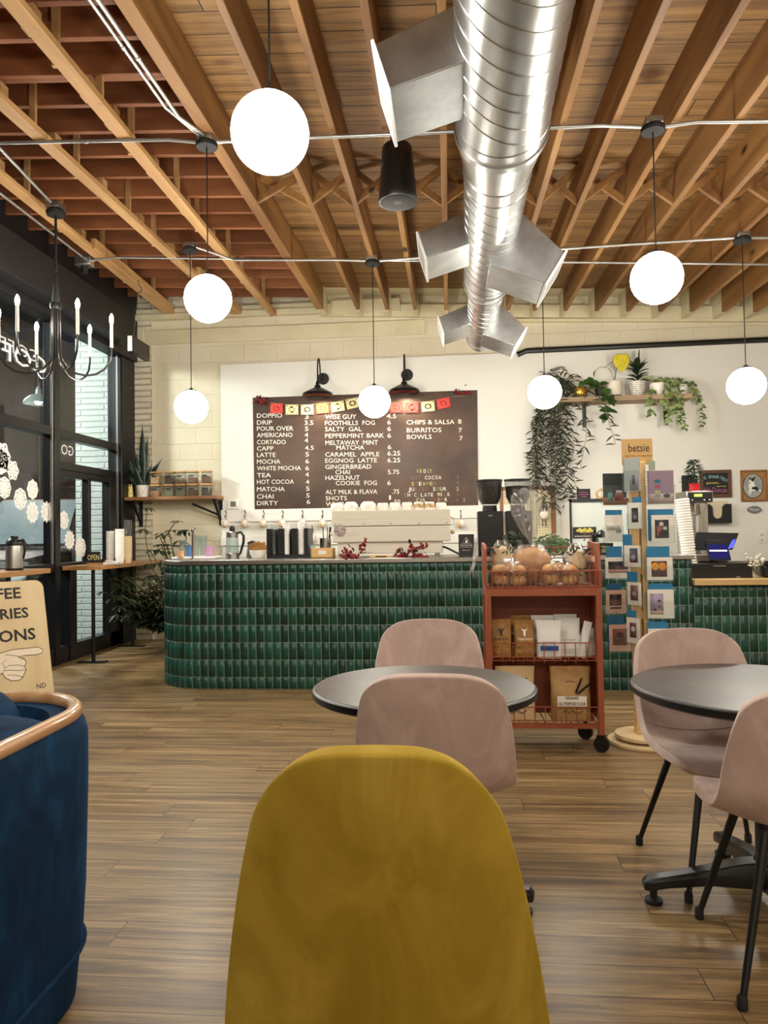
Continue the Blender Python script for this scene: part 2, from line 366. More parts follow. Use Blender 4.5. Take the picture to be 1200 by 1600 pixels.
# two hook rails
a = P(346, 797, Y=8.95); b = P(715, 792, Y=8.95); c = P(346, 815, Y=8.95)
ZR1 = (c.z, a.z-.02)
a2 = P(346, 841, Y=8.95); c2 = P(346, 852, Y=8.95)
# ---------------------------------------------------------------- roof timbers
jx = [(508, 497), (565, 497), (609, 497), (651, 497), (697, 497), (743, 498), (790, 500), (830, 500), (876, 500), (923, 500), (970, 501), (1018, 501), (1065, 501), (1113, 501), (1160, 502)]
JX = [P(x, y, Y=9).x for x, y in jx]
for k in range(6): JX.append(JX[-1]+.35)
def joist(x, w_, h_, mat, nm='ceiling_joist', y0=-3.5, y1=8.64):
    g = G(); f = lambda a, y, d: (x+a, y, zc(x, y)+d)
    for (ya, yb) in ((y0, y1),):
        g.hexa([f(-w_/2,ya,0), f(w_/2,ya,0), f(w_/2,yb,0), f(-w_/2,yb,0), f(-w_/2,ya,h_), f(w_/2,ya,h_), f(w_/2,yb,h_), f(-w_/2,yb,h_)])
    o = g.build(nm, mat, bevel=.003, seg=1)
    e = G(); e.hexa([f(-w_/2-.002,yb,-.002), f(w_/2+.002,yb,-.002), f(w_/2+.002,9,-.002), f(-w_/2-.002,9,-.002), f(-w_/2-.002,yb,h_), f(w_/2+.002,yb,h_), f(w_/2+.002,9,h_), f(-w_/2-.002,9,h_)])
    e.build('painted_end', m_cream, o)['label'] = 'cream painted joist end'
    return o
ordn = lambda n: ['first','second','third','fourth','fifth','sixth','seventh','eighth','ninth','tenth','eleventh','twelfth','thirteenth','fourteenth','fifteenth','sixteenth','seventeenth','eighteenth','nineteenth','twentieth','twenty-first'][n]
for i, x in enumerate(JX):
    if i == 0:
        tag(joist(x, .085, .33, m_joist, 'ceiling_girder'), 'thick pine girder dividing the dark cross joists from the pale deck', 'beam', kind='structure')
    else:
        lab = f'pine ceiling joist under the pale deck, {ordn(i-1)} to the right of the thick girder'
        tag(joist(x, .044, .29, m_joist), lab, 'joist', 'pine joists under the pale deck', 'structure')
    if 0 < i < len(JX)-1:      # painted blocking between joist ends
        pass
g = G()
for a, b in zip(JX[:-1], JX[1:]):
    xm = (a+b)/2; g.hexa([(a,8.93,zc(a,9)+.0),(b,8.93,zc(b,9)+.0),(b,8.99,zc(b,9)),(a,8.99,zc(a,9)),(a,8.93,zc(a,9)+.15),(b,8.93,zc(b,9)+.15),(b,8.99,zc(b,9)+.15),(a,8.99,zc(a,9)+.15)])
struct(g.build('trim_5', m_cream))
# painted strip of deck next to the wall
g = G(); g.hexa(roofslab(-1.45, 5.6, 8.72, 9.0, .28, .012)); struct(g.build('trim_6', m_cream))
# left bay: dark cross joists
cys = [3, 60, 118, 124, 165, 207, 245, 278, 309, 334, 358, 380, 400, 419, 433, 449, 463, 474]
CJ = []
for k, yy in enumerate(cys):
    x_ = 200 if yy < 440 else 250
    CJ.append(PC(x_, yy, .17).y)
yn = CJ[0]
CJ = [yn-.4*k for k in range(1, 14)][::-1] + CJ
nC = len(CJ)
for k, y in enumerate(CJ):
    g = G(); h_ = .27; f = lambda x, a, d: (x, y+a, zc(x, y)+.17+d)
    g.hexa([f(-4.25,-.02,0), f(-1.54,-.02,0), f(-1.54,.02,0), f(-4.25,.02,0), f(-4.25,-.02,h_), f(-1.54,-.02,h_), f(-1.54,.02,h_), f(-4.25,.02,h_)])
    o = g.build('cross_joist', m_xjoist, bevel=.003, seg=1)
    n_ = nC-1-k
    tag(o, f'dark red-brown cross joist, {ordn(n_)} out from the cream back wall' if n_ < 17 else 'dark red-brown cross joist nearest the front of the room', 'joist', 'dark cross joists in the left bay', 'structure')
# pale strips hung under them
def strip_x(xp, yp): return PC(xp, yp, .02).x
strips = [('pale pine runner under the dark cross joists, nearest the thick girder', [(20, 3), (230, 245), (425, 488)]),
          ('pale pine runner under the dark cross joists, middle one of three', [(0, 158), (140, 275), (330, 455)]),
          ('pale pine runner under the dark cross joists, nearest the black soffit', [(0, 275), (100, 350), (267, 492)])]
HAN = []
for i, (lab, pts) in enumerate(strips):
    a = PC(*pts[0], .02); b = PC(*pts[2], .02); d = (b-a); y0, y1 = -3.5, 8.95
    X_ = lambda y: a.x + d.x*(y-a.y)/d.y
    if abs(d.x/d.y) > .12: X_ = lambda y, v=b.x: v
    g = G(); f = lambda s_, y, dd: (X_(y)+s_, y, zc(X_(y), y)+.0+dd)
    g.hexa([f(-.046,y0,.0), f(.046,y0,.0), f(.046,y1,.0), f(-.046,y1,.0), f(-.046,y0,.045), f(.046,y0,.045), f(.046,y1,.045), f(-.046,y1,.045)])
    if i != 0:
        yb = 6.6 if i == 2 else 7.4; g.hexa([f(.03,yb,-.0), f(.08,yb,-.0), f(.08,8.9,-.0), f(.03,8.9,-.0), f(.03,yb,.1), f(.08,yb,.1), f(.08,8.9,.1), f(.03,8.9,.1)])
    st = g.build('ceiling_runner', m_strip, bevel=.003, seg=1); tag(st, lab, 'runner', 'pale runners under the cross joists', 'structure')
    for k, y in enumerate(CJ):
        if k % 2 == i % 2:
            h = G(); sx = .05 if k % 4 < 2 else -.02; x = X_(y)+sx
            h.box(x-.045, x-.005, y-.045, y-.02, zc(x, y)+.0, zc(x, y)+.40); h.build('hanger_block', m_strip, st)
        else:
            h = G(); x = X_(y); h.box(x-.09, x-.02, y-.02, y+.06, zc(x, y)-.0+.046, zc(x, y)+.17); h.build('spacer_block', m_strip, st)
# bridging: crossed struts between joists
yb = PC(640, 318, 0).y
for i in range(0, 17):
    a, b = JX[i]+.022, JX[i+1]-.022
    for s_ in (0, 1):
        z0, z1 = zc(a, yb)+.03, zc(b, yb)+.26
        if s_: z0, z1 = zc(a, yb)+.26, zc(b, yb)+.03
        y = yb + (.05 if s_ else 0); g = G()
        g.hexa([(a,y-.018,z0-.03),(b,y-.018,z1-.03),(b,y+.018,z1-.03),(a,y+.018,z0-.03),(a,y-.018,z0+.03),(b,y-.018,z1+.03),(b,y+.018,z1+.03),(a,y+.018,z0+.03)])
        tag(g.build('bridging_strut', m_joist), f'crossed bridging strut in the {ordn(i)} joist bay right of the thick girder', 'strut', f'bridging struts, {ordn(i)} bay', 'structure')
# ---------------------------------------------------------------- window wall on the left
g = G()
g.box(-4.1, -3.7, -3.6, 8.17, 3.56, 3.94); g.box(-4.1, -3.76, 8.17, 8.28, 3.52, 3.9)
g.box(-4.1, -3.9, -3.6, 9.0, 3.5, 4.5)
struct(g.build('wall_left_soffit', m_soffit, bevel=.006))
ZS = [(.0, .17), (.95, 1.03), (2.33, 2.42), (3.58, 3.75)]
def wframe(n, y0, y1, extra=None, pane=True):
    g = G()
    for z0, z1 in ZS: g.box(-4.09, -3.98, y0, y1, z0, z1)
    g.box(-4.1, -3.97, y0-.05, y0+.05, 0, 3.7)
    if extra: extra(g)
    o = struct(g.build(f'window_{n}', m_frame, bevel=.004))
    h = G()
    for z0, z1 in ((.17,.95),(1.03,2.33),(2.42,3.58)): h.add([(-4.04,y0+.05,z0),(-4.04,y1-.05,z0),(-4.04,y1-.05,z1),(-4.04,y0+.05,z1)], [(0,1,2,3)])
    h.build('pane', m_glass, o)
    k = G(); k.box(-3.982, -3.976, y0+.05, y0+.056, .17, 3.58); k.box(-3.99, -3.97, y1-.07, y1-.05, 1.03, 3.58)
    k.build('glazing_bead', m_steel, o)['label'] = 'bright aluminium glazing bead'
    return o
def ex1(g):
    g.box(-4.09, -3.98, 7.2, 8.6, 2.0, 2.08)
    g.box(-4.07, -3.99, 7.2, 8.55, 1.93, 2.0); g.box(-4.07, -3.99, 7.86, 7.92, 1.03, 1.95); g.box(-4.08, -3.98, 8.36, 8.6, 0, 2.0)
    g.box(-4.08, -3.97, 7.42, 7.56, 0, .95); g.box(-4.12, -3.94, 8.6, 8.98, 0, 3.56)
W1 = wframe(1, 7.18, 8.62, ex1); W2 = wframe(2, 5.7, 7.14)
for n, y in enumerate((4.2, 2.7, 1.2, -.3, -1.8, -3.3)): wframe(n+3, y, y+1.46)
# outside
g = G(); g.box(-30, -4.1, -10, 30, -.2, -.1); struct(g.build('ground', M('asphalt', '3a3a3c', .8, bump=(40, .4, .005))))
g = G(); g.box(-4.74, -4.1, 9.0, 9.4, -.1, 4.6); struct(g.build('wall_outside_pier', m_mint))
g = G(); g.box(-12.6, -12.2, -8, 30, -.1, 7); struct(g.build('wall_across_street', masonry('taupe_block', '8c8078', '7f746d', .42, .2, axes='yz')))
g = G(); g.box(-30, -4.8, 24, 24.3, -.1, 7); struct(g.build('wall_end_of_street', M('taupe_wall', '857a73', .8)))
g = G(); g.box(-4.1, -6.1, -3.6, 9.3, 4.1, 4.3); struct(g.build('trim_7', m_soffit))
# ---------------------------------------------------------------- green tiled counters
def path_pts():
    pts = []; r = .42; x0, yb_ = -2.56, 6.1
    pts.append((x0, 6.95)); pts.append((x0, yb_+r))
    for k in range(1, 12):
        t = PI + k/12*PI/2; pts.append((x0+r+r*math.cos(t), yb_+r+r*math.sin(t)))
    pts.append((x0+r, yb_)); pts.append((1.93, yb_)); return pts
class Path:
    def __init__(s, pts):
        s.p = [Vector((a, b, 0)) for a, b in pts]; s.d = [0]
        for a, b in zip(s.p, s.p[1:]): s.d.append(s.d[-1]+(b-a).length)
        s.L = s.d[-1]
    def at(s, t):
        t = min(max(t, 0), s.L-1e-6)
        for i in range(len(s.p)-1):
            if s.d[i+1] >= t: break
        d = (s.p[i+1]-s.p[i]).normalized(); q = s.p[i]+d*(t-s.d[i]); return q, Vector((d.y, -d.x, 0))
m_grout = M('grout', '86998c', .8)
def mk_tile():
    m = bpy.data.materials.new('green_glaze'); m.use_nodes = True; t = NT(m); b = t.n['Principled BSDF']
    ge = t.new('ShaderNodeNewGeometry'); n = t.noise(t.coords(), 16, 5, .6, .8)
    c = t.ramp(ge.outputs['Random Per Island'], [(0, '0a2b24'), (.4, '0e3a30'), (.75, '134538'), (1, '1d5043')])
    c = t.mix(t.ramp(n, [(.45, '000000'), (.75, '999999')]), c, '2a6450')
    t.l.new(c, b.inputs['Base Color']); b.inputs['Roughness'].default_value = .28; t.bump(n, .3, .004, b); return m
m_tile = mk_tile()
def tiles(path, ztop, tw, th, first, parent):
    g = G(); rnd = random.Random(3); n = int(path.L/tw)+1
    zs = [ztop, ztop-first]
    while zs[-1] > 0.001: zs.append(max(0, zs[-1]-th))
    gp = .0055
    for r in range(len(zs)-1):
        z1, z0 = zs[r]-gp/2, zs[r+1]+gp/2
        if z1-z0 < .01: continue
        for k in range(n):
            s0, s1 = k*tw+gp/2, min((k+1)*tw-gp/2, path.L)
            if s1-s0 < .01: continue
            a, na = path.at(s0); b, nb = path.at(s1); i_ = .004
            a2, _ = path.at(s0+i_); b2, _ = path.at(s1-i_)
            j = [rnd.uniform(.0058, .0075) for _ in range(4)]
            o0 = [a+na*.001+Vector((0,0,z0)), b+nb*.001+Vector((0,0,z0)), b+nb*.001+Vector((0,0,z1)), a+na*.001+Vector((0,0,z1))]
            o1 = [a2+na*j[0]+Vector((0,0,z0+i_)), b2+nb*j[1]+Vector((0,0,z0+i_)), b2+nb*j[2]+Vector((0,0,z1-i_)), a2+na*j[3]+Vector((0,0,z1-i_))]
            cc = (o1[0]+o1[1]+o1[2]+o1[3])/4 + na*.0006
            g.add(o0+o1+[cc], [(0,1,5,4),(1,2,6,5),(2,3,7,6),(3,0,4,7),(4,5,8),(5,6,8),(6,7,8),(7,4,8)])
    return g.build('tile_cladding', m_tile, parent, sharp=180)
pp = path_pts(); pth = Path(pp)
ct = thing('coffee_counter', 'long green tiled coffee counter with a rounded left end and steel top', 'counter', (0, 0, 0))
g = G(); g.prism(pp+[(1.93, 6.95)], 0, 1.045, 'xy'); g.build('body', m_grout, ct)
tiles(pth, 1.045, .0693, .1455, .075, ct)
off = []
for k, (a, b) in enumerate(pp):
    q, n_ = pth.at(pth.d[k]); off.append((a+n_.x*.02, b+n_.y*.02))
g = G(); g.prism(off+[(1.95, 6.08), (1.95, 6.97), (-2.58, 6.97)], 1.045, 1.084, 'xy'); g.build('worktop', m_steel, ct, bevel=.006)
CT = 1.084
lc = thing('till_counter', 'lower green tiled till counter with a light wooden top', 'counter', (0, 0, 0))
g = G(); g.box(1.95, 5.2, 6.12, 6.9, 0, .835); g.build('body', m_grout, lc)
tiles(Path([(1.95, 6.12), (5.2, 6.12)]), .835, .0693, .1455, .10, lc)
g = G(); g.box(1.94, 5.2, 6.06, 6.95, .838, .885); g.build('worktop', wood('oak_top', 'c9a06a', 'dcb880', 'x', 1, .4, c3='a87c48'), lc, bevel=.004)
LT = .885

# ================================================================ LAMPS
def globe(xp, yp, dpx, yb_, lab, grp='hanging globe lamps', pos=None):
    if pos is None:
        d = ((xp-600)/FPX)*CR - ((yp-800)/FPX)*CU + _f; c = CO + d*(FPX*.30/dpx)
    else: c = Vector(pos)
    top = zc(c.x, c.y)
    t = thing('globe_pendant', lab, 'lamp', c, 0, grp)
    G().sph((0,0,0), .15, 40, 24).build('globe_shade', m_globe, t)
    g = G(); g.lathe([(.001,.175),(.014,.172),(.016,.158),(.05,.152),(.055,.143),(.03,.142)], 20); g.build('shade_cap', m_blackm, t)
    G().tube([(0,0,.17), (0,0,top-c.z-.05)], .0042, 6).build('cord', m_blackm, t)
    g = G(); h = top-c.z; g.lathe([(.001,h-.07),(.066,h-.068),(.07,h-.06),(.07,h-.042),(.06,h-.03),(.001,h-.03)], 28)
    g.build('ceiling_canopy', m_blackm, t)
    g = G(); g.rbox((0,0,h-.012), (.1,.1,.045)); g.build('junction_box', m_galv, t, bevel=.004)
    return t
GL = [globe(422, 208, 121, 0, 'largest and nearest glowing globe lamp, left of the silver duct', 'hanging globe lamps'),
 globe(325, 467, 73, 0, 'glowing globe lamp left of centre hanging from the conduit box above the girder'),
 globe(1026, 435, 79, 0, 'glowing globe lamp right of the duct, below the first conduit'),
 globe(299, 636, 51.5, 0, 'small glowing globe lamp furthest left, above the shelf of jars'),
 globe(585, 628, 50, 0, 'small glowing globe lamp in front of the brown menu board'),
 globe(851, 613, 52, 0, 'small glowing globe lamp beside the trailing plants'),
 globe(1166, 603, 57, 0, 'small glowing globe lamp at the far right above the till')]
for p_ in ((2.6, 3.3, 2.8), (-2.3, .6, 2.85), (.9, .3, 2.85), (3.2, .5, 2.8), (-1.0, -1.6, 2.9), (1.8, -1.7, 2.85)):
    globe(0, 0, 0, 0, 'glowing globe lamp hanging near the front of the room outside the picture', 'globe lamps behind the viewer', pos=p_)
def gpos(i): return GL[i].location
# conduits
def conduit(pts, r, lab, mat=None):
    g = G(); g.tube(pts, r, 10); o = g.build('electrical_conduit', mat or m_emt); tag(o, lab, 'conduit')
    for a, b in zip(pts, pts[1:]):
        a, b = Vector(a), Vector(b); n = int((b-a).length/1.0)
        for k in range(n):
            p_ = a+(b-a)*((k+.5)/n); d = (b-a).normalized(); c = G().cyl(p_-d*.012, p_+d*.012, r*1.35, n=10); c.build('pipe_strap', m_galv, o)
    return o
y = gpos(1).y; yR = gpos(2).y
L_ = lambda x, yy, d=-.022: (x, yy, zc(x, yy)+d)
conduit([L_(-4.0, y), L_(gpos(1).x-.25, y, -.01), L_(gpos(1).x-.06, y, -.03)], .012, 'steel conduit over the left windows running to the globe by the girder')
conduit([L_(gpos(1).x+.06, y, -.03), L_(gpos(1).x+.3, y), L_(gpos(2).x-.3, yR, -.022), L_(gpos(2).x-.06, yR, -.035)], .012, 'steel conduit crossing above the duct between the two middle globes')
conduit([L_(gpos(2).x+.06, yR, -.035), L_(gpos(2).x+.25, yR, -.01), L_(4.6, yR)], .012, 'steel conduit running right from the globe right of the duct')
y2 = gpos(4).y
for i in (3, 4, 5, 6): pass
conduit([L_(gpos(3).x+.05, gpos(3).y, -.02), L_(gpos(3).x+.3, y2), L_(gpos(4).x-.3, y2), L_(gpos(4).x-.05, y2, -.03)], .012, 'steel conduit from the furthest left globe to the one before the menu')
conduit([L_(gpos(4).x+.05, y2, -.03), L_(gpos(4).x+.3, y2, -.01), L_(2.0, gpos(6).y+.1), L_(gpos(6).x-.06, gpos(6).y, -.03)], .012, 'upper steel conduit from the menu globe to the far right globe')
conduit([L_(gpos(6).x+.06, gpos(6).y, -.03), L_(5, gpos(6).y)], .012, 'short steel conduit right of the far right globe')
q = PC(135, 408, -.03); yj = q.y
qe = PC(1200, 413, -.03)
conduit([(q.x+.05, q.y, q.z), (q.x+.3, q.y, q.z+.02), (qe.x, qe.y, qe.z), (qe.x+1.5, qe.y, zc(qe.x+1.5, qe.y)-.03)], .011, 'lower long steel conduit starting at the open box above the window soffit')
g = G(); g.rbox((0,0,0), (.16,.1,.1)); o = g.build('junction_box', m_galv, loc=(q.x-.02, q.y, q.z), bevel=.008); tag(o, 'bare steel junction box near the window soffit', 'electrical box')
G().lathe([(.03,-.12),(.032,-.05),(.02,-.05)], 14).build('sensor', m_blackm, o)['label'] = 'small black downward sensor'
a = P(215, 0, Y=2.9); 
gx = JX[0]-.11
conduit([L_(gx, -1.5), L_(gx+.01, y-.3), (gpos(1).x-.0, y-.06, zc(gx, y)-.02)], .012, 'bright steel conduit running beside the thick girder')
conduit([L_(gx-.045, -1.5), L_(gx-.03, y-.4), (gpos(1).x-.03, y-.06, zc(gx, y)-.02)], .010, 'thinner steel conduit paired beside the girder')

cb = PC(87, 322, 0)
q0 = PC(0, 302, -.03); conduit([tuple(q0+(q0-q)*1.2), tuple(q0), (q.x-.02, q.y-.06, q.z+.03)], .012, 'steel conduit running along the soffit to the bare junction box')
q1 = PC(0, 232, -.02); d_ = (q1-cb); conduit([tuple(q1+d_*1.5), tuple(q1), (cb.x+.0, cb.y-.08, cb.z-.0)], .012, 'steel conduit feeding the chandelier from the left')
# chandelier
ch = thing('chandelier', 'black six-arm chandelier with bare glowing bulbs by the left windows', 'chandelier', (cb.x, cb.y, 0))
cd = cb.y; zz = lambda yy: P(88, yy, Y=cd).z
g = G(); ht = cb.z; g.lathe([(.001,ht-.08),(.07,ht-.078),(.075,ht-.05),(.06,ht-.03),(.001,ht-.03)], 24); g.build('ceiling_canopy', m_blackm, ch)
G().rbox((0,0,ht-.005), (.11,.11,.05)).build('junction_box', m_galv, ch)
g = G(); g.tube([(0,0,ht-.07),(0,0,zz(425))], .011, 8); g.lathe([(.012,zz(430)),(.03,zz(470)),(.03,zz(473))], 12); g.build('stem', m_blackm, ch)
zt, zb = zz(474), zz(560)
g = G(); g.lathe([(.001,zt+.0),(.045,zt),(.048,zt-.025),(.045,zt-.05),(.001,zt-.05)], 20); g.cyl((0,0,zt-.04),(0,0,zb), .022, n=12); g.lathe([(.001,zb-.02),(.012,zb-.02),(.012,zb+.01),(.03,zb+.02),(.001,zb+.03)], 12)
g.build('hub', M('brushed_black_steel', '4a4846', .3, metal=.9), ch)
m_bulb = M('bulb_lit', 'ffffff', .3, emit=(1, .93, .84), es=BULB_E)
zbulb = zz(493)
for k in range(6):
    a_ = R(20+60*k); ux, uy = math.cos(a_), math.sin(a_); pts = [(.026*ux, .026*uy, zt-.03)]
    zlow = zb-.12; rA = .42
    pts.append((.03*ux, .03*uy, zb+.12))
    for j in range(9):
        t = PI + j/8*PI; rr = .03+(rA-.03)/2*(1+math.cos(t)) ; z_ = zb+.06 + math.sin(t)*.19; pts.append((rr*ux, rr*uy, z_))
    pts.append((rA*ux, rA*uy, zbulb-.22))
    G().tube(pts, .0085, 8).build('arm', M('brushed_black_steel'), ch)
    cnd = G().cyl((rA*ux, rA*uy, zbulb-.24), (rA*ux, rA*uy, zbulb-.04), .013, .012, 12).build('candle_sleeve', M('ivory_sleeve', 'e9dfcb', .5), ch)
    G().lathe([(.006,-.05),(.014,-.03),(.017,0),(.012,.022),(.003,.04)], 14, (rA*ux, rA*uy, zbulb)).build('bulb', m_bulb, cnd)
# gooseneck wall lamps over the menu
m_warmb = M('warm_bulb', 'ffffff', .3, emit=(1, .86, .66), es=60)
def sconce(xp, yp, ysh, lab):
    c = P(xp, yp, Y=8.95)          # rose on the wall
    t = thing('gooseneck_wall_lamp', lab, 'wall lamp', (c.x, 8.95, c.z), 0, 'black gooseneck lamps over the menu')
    g = G(); g.cyl((0,.0,0),(0,-.03,0),.075,.068,24); g.build('wall_rose', m_black, t, bevel=.004)
    s_ = P(xp-2, ysh, Y=8.6); dz = s_.z-c.z; pts = [(0,-.02,.0)]
    for k in range(13):
        a_ = R(-10+k*16.5); pts.append((-.02, -.09-.10*(1-math.cos(a_))*.95+.0, .0+.20*math.sin(a_)*1.0+.02*k/12))
    e = pts[-1]; pts.append((-.02, e[1]-.01, dz+.12))
    G().tube(pts, .009, 8).build('neck', m_black, t)
    yy = pts[-1][1]
    g = G(); g.lathe([(.012,.15),(.022,.13),(.024,.10),(.035,.095),(.04,.07),(.075,.055),(.125,.03),(.178,.0),(.185,-.03),(.18,-.035),(.17,-.01),(.115,.02),(.06,.04),(.001,.05)], 36, (-.02, yy, dz)); g.build('shade', m_black, t)
    G().sph((-.02, yy, dz+.03), .024, 14, 8).build('bulb', m_warmb, t)
    l = bpy.data.lights.new('sconce_light', 'SPOT'); l.energy = SCONCE_W; l.color = (1, .82, .6); l.spot_size = R(150); l.spot_blend = .6; l.shadow_soft_size = .05
    o = bpy.data.objects.new('sconce_light', l); C.objects.link(o); o.location = (c.x-.02, 8.95+yy, c.z+dz-.03); o.rotation_euler = (R(18), 0, 0)
sconce(505, 592, 613, 'left black gooseneck wall lamp above the menu board')
sconce(636, 586, 608, 'right black gooseneck wall lamp above the menu board')
# outside lamp and unseen point lights added to brighten the brick pier and street
lp = P(60, 625, X=-4.75)
t = thing('warehouse_pendant', 'grey dome pendant lamp glowing outside the window', 'lamp', (lp.x, lp.y, lp.z))
G().lathe([(.012,.16),(.03,.12),(.035,.07),(.09,.05),(.15,.0),(.17,-.04),(.165,-.045),(.14,-.0),(.03,.05)], 28).build('shade', M('enamel_grey', '7c8a88', .35, metal=.4), t)
G().sph((0,0,-.01), .045, 14, 8).build('bulb', M('cool_bulb', 'ffffff', .3, emit=(1, .96, .88), es=45), t)
G().tube([(0,0,.15),(0,0,4.1-lp.z)], .006, 6).build('rod', m_blackm, t)
for nm, loc, e, col, sz in (('outside_fill', (-6.6, 6.2, 4.0), 900, (.93, 1.0, .97), .25), ('outside_fill', (-9, 12, 5.5), 900, (1, .88, .80), .3)):
    l = bpy.data.lights.new(nm, 'POINT'); l.energy = e; l.color = col; l.shadow_soft_size = sz
    o = bpy.data.objects.new(nm, l); C.objects.link(o); o.location = loc

# ================================================================ DUCT AND SPEAKER
DX = lambda y: .285 + .018*(y-2.85)
DZ = 3.35
du = thing('spiral_duct', 'round silver spiral ventilation duct stepping down in size towards the back wall', 'duct', (0,0,0))
def dsec(y0, y1, r, nm='duct_section', pitch=.13, mat=None):
    g = G(); n = 44; rs = []; k = max(2, int((y1-y0)/pitch)); ys = []
    for i in range(k):
        a = y0+(y1-y0)*i/k; d = (y1-y0)/k
        ys += [(a, r), (a+d*.92, r), (a+d*.94, r+.0025), (a+d*.975, r+.0025)]
    ys.append((y1, r))
    for (y, rr) in ys:
        rs.append([(DX(y)+rr*math.cos(2*PI*j/n), y + .12*r/.22*math.cos(2*PI*j/n)*(1 if y0+.15 < y < y1-.15 else 0), DZ+rr*math.sin(2*PI*j/n)) for j in range(n)])
    g.rings(rs, True); return g.build(nm, mat or m_duct, du, sharp=25)
def dred(y0, y1, r0, r1):
    g = G(); n = 44; rs = []
    for y, rr in ((y0, r0+.008), (y0+.05, r0+.008), (y0+.051, r0), (y1-.05, r1), (y1-.049, r1+.006), (y1, r1+.006)):
        rs.append([(DX(y)+rr*math.cos(2*PI*j/n), y, DZ+rr*math.sin(2*PI*j/n)) for j in range(n)])
    g.rings(rs, True); g.build('reducer', m_duct, du, sharp=25)
dsec(.3, 3.72, .235); dred(3.68, 4.15, .235, .19); dsec(4.12, 6.0, .19); dred(5.95, 6.25, .19, .155); dsec(6.2, 7.75, .155)
g = G(); n = 36; g.rings([[(DX(7.75)+rr*math.cos(2*PI*j/n), y, DZ+rr*math.sin(2*PI*j/n)) for j in range(n)] for y, rr in ((7.7,.16),(7.8,.16),(7.85,.12),(7.86,.02))]); g.build('end_cap', m_duct, du)
def boot(y0, y1, left, r):
    x = DX((y0+y1)/2)
    if left: A = [(-.17*r, .19*r+.04), (-.6*r, -.95*r)]; E = [(-2.55*r, .12*r), (-2.25*r, -.78*r)]
    else: A = [(.85*r, .5*r), (-.1*r, -.98*r)]; E = [(2.05*r, -.75*r), (1.5*r, -1.62*r)]
    if left: A = [(-.3*r, .78*r), (-.3*r, -.42*r)]; E = [(-2.5*r, -.13*r), (-2.24*r, -.99*r)]
    g = G(); Y0, Y1 = y0, y1; i_ = .02
    q = lambda p, y: (x+p[0], y, DZ+p[1])
    e0, e1 = (y0+.0, y1-.0)
    g.hexa([q(A[1],y0), q(E[1],e0), q(E[1],e1), q(A[1],y1), q(A[0],y0), q(E[0],e0), q(E[0],e1), q(A[0],y1)])
    b = g.build('branch_plenum', m_galv, du, bevel=.004)
    d = Vector((E[0][0]-A[0][0], 0, E[0][1]-A[0][1])).normalized()*.012
    h = G(); p0, p1 = E
    for t in range(6):
        pass
    N = Vector((E[0][0]-E[1][0], 0, E[0][1]-E[1][1])); out = Vector((N.z, 0, -N.x)).normalized()*(-1 if left else 1)
    def bar(a, b2, ya, yb_):
        A_ = Vector((x+E[1][0], 0, DZ+E[1][1]))+N*a; B_ = Vector((x+E[1][0], 0, DZ+E[1][1]))+N*b2
        h.hexa([(A_.x,ya,A_.z),(A_.x+out.x*.014,ya,A_.z+out.z*.014),(A_.x+out.x*.014,yb_,A_.z+out.z*.014),(A_.x,yb_,A_.z),
                (B_.x,ya,B_.z),(B_.x+out.x*.014,ya,B_.z+out.z*.014),(B_.x+out.x*.014,yb_,B_.z+out.z*.014),(B_.x,yb_,B_.z)])
    bar(-.06, .08, y0-.015, y1+.015); bar(.92, 1.06, y0-.015, y1+.015); bar(.08, .92, y0-.015, y0+.02); bar(.08, .92, y1-.02, y1+.015)
    for k in range(5): bar(.2+.15*k, .23+.15*k, y0, y1)
    h.build('grille', M('white_enamel', 'dedfdd', .4), b)['label'] = 'white louvred grille'
boot(2.98, 3.40, True, .225)
boot(4.95, 5.38, True, .20); boot(5.02, 5.5, False, .235)
boot(6.95, 7.42, True, .17); boot(7.0, 7.45, False, .19)
g = G()
for yy in (1.2, 4.3, 6.6):
    r_h = .24 if yy < 4 else .2
    g.tube([(DX(yy)+.01, yy, DZ+r_h-.03), (DX(yy)+.01, yy, zc(DX(yy), yy)+.02)], .004, 6)
g.build('hanger_wire', m_emt, du)
sp = P(621, 274, Y=4.1)
t = thing('pendant_speaker', 'black cone-shaped loudspeaker hanging from the ceiling left of the duct', 'speaker', sp)
G().lathe([(.02,.172),(.075,.168),(.085,.155),(.108,-.12),(.112,-.145),(.108,-.157),(.098,-.157)], 36).build('cabinet', m_black, t)
G().lathe([(.001,-.150),(.097,-.152),(.099,-.158),(.09,-.160),(.001,-.156)], 36).build('grille', M('speaker_grille', '1f1f20', .6), t)
G().tube([(0,0,.16),(.02,.02,.30),(.01,0,zc(sp.x, sp.y)-sp.z+.05)], .003, 6).build('suspension_cable', m_emt, t)
# hanging lit sign
sa, sb = P(203, 536, X=-3.3), P(230, 553, X=-3.3)
t = thing('hanging_sign', 'small black box sign hanging on thin chains by the window corner', 'sign', (-3.3, (sa.y+sb.y)/2, (sa.z+sb.z)/2-.0))
ln = (sb.y-sa.y)/2; G().box(-.03, .03, -ln, ln, -.085, .085).build('case', m_black, t, bevel=.004)
G().box(-.024, .024, -ln-.004, -ln, -.08, .08).build('end_panel', M('sign_edge', 'f2f2f0', .4), t)['label'] = 'white edge panel'
hz = zc(-3.3, t.location.y)-t.location.z
g = G(); g.tube([(0,-ln*.6,.08),(0,0,hz-.10)], .0025, 5); g.tube([(0,ln*.7,.08),(0,0,hz-.10)], .0025, 5); g.build('chain', m_emt, t)
g = G(); g.tube([(0,0,hz-.11),(.03,0,hz-.10),(.035,0,hz-.06),(.0,0,hz-.02),(0,0,hz+.03)], .004, 6); g.build('hook', m_blackm, t)

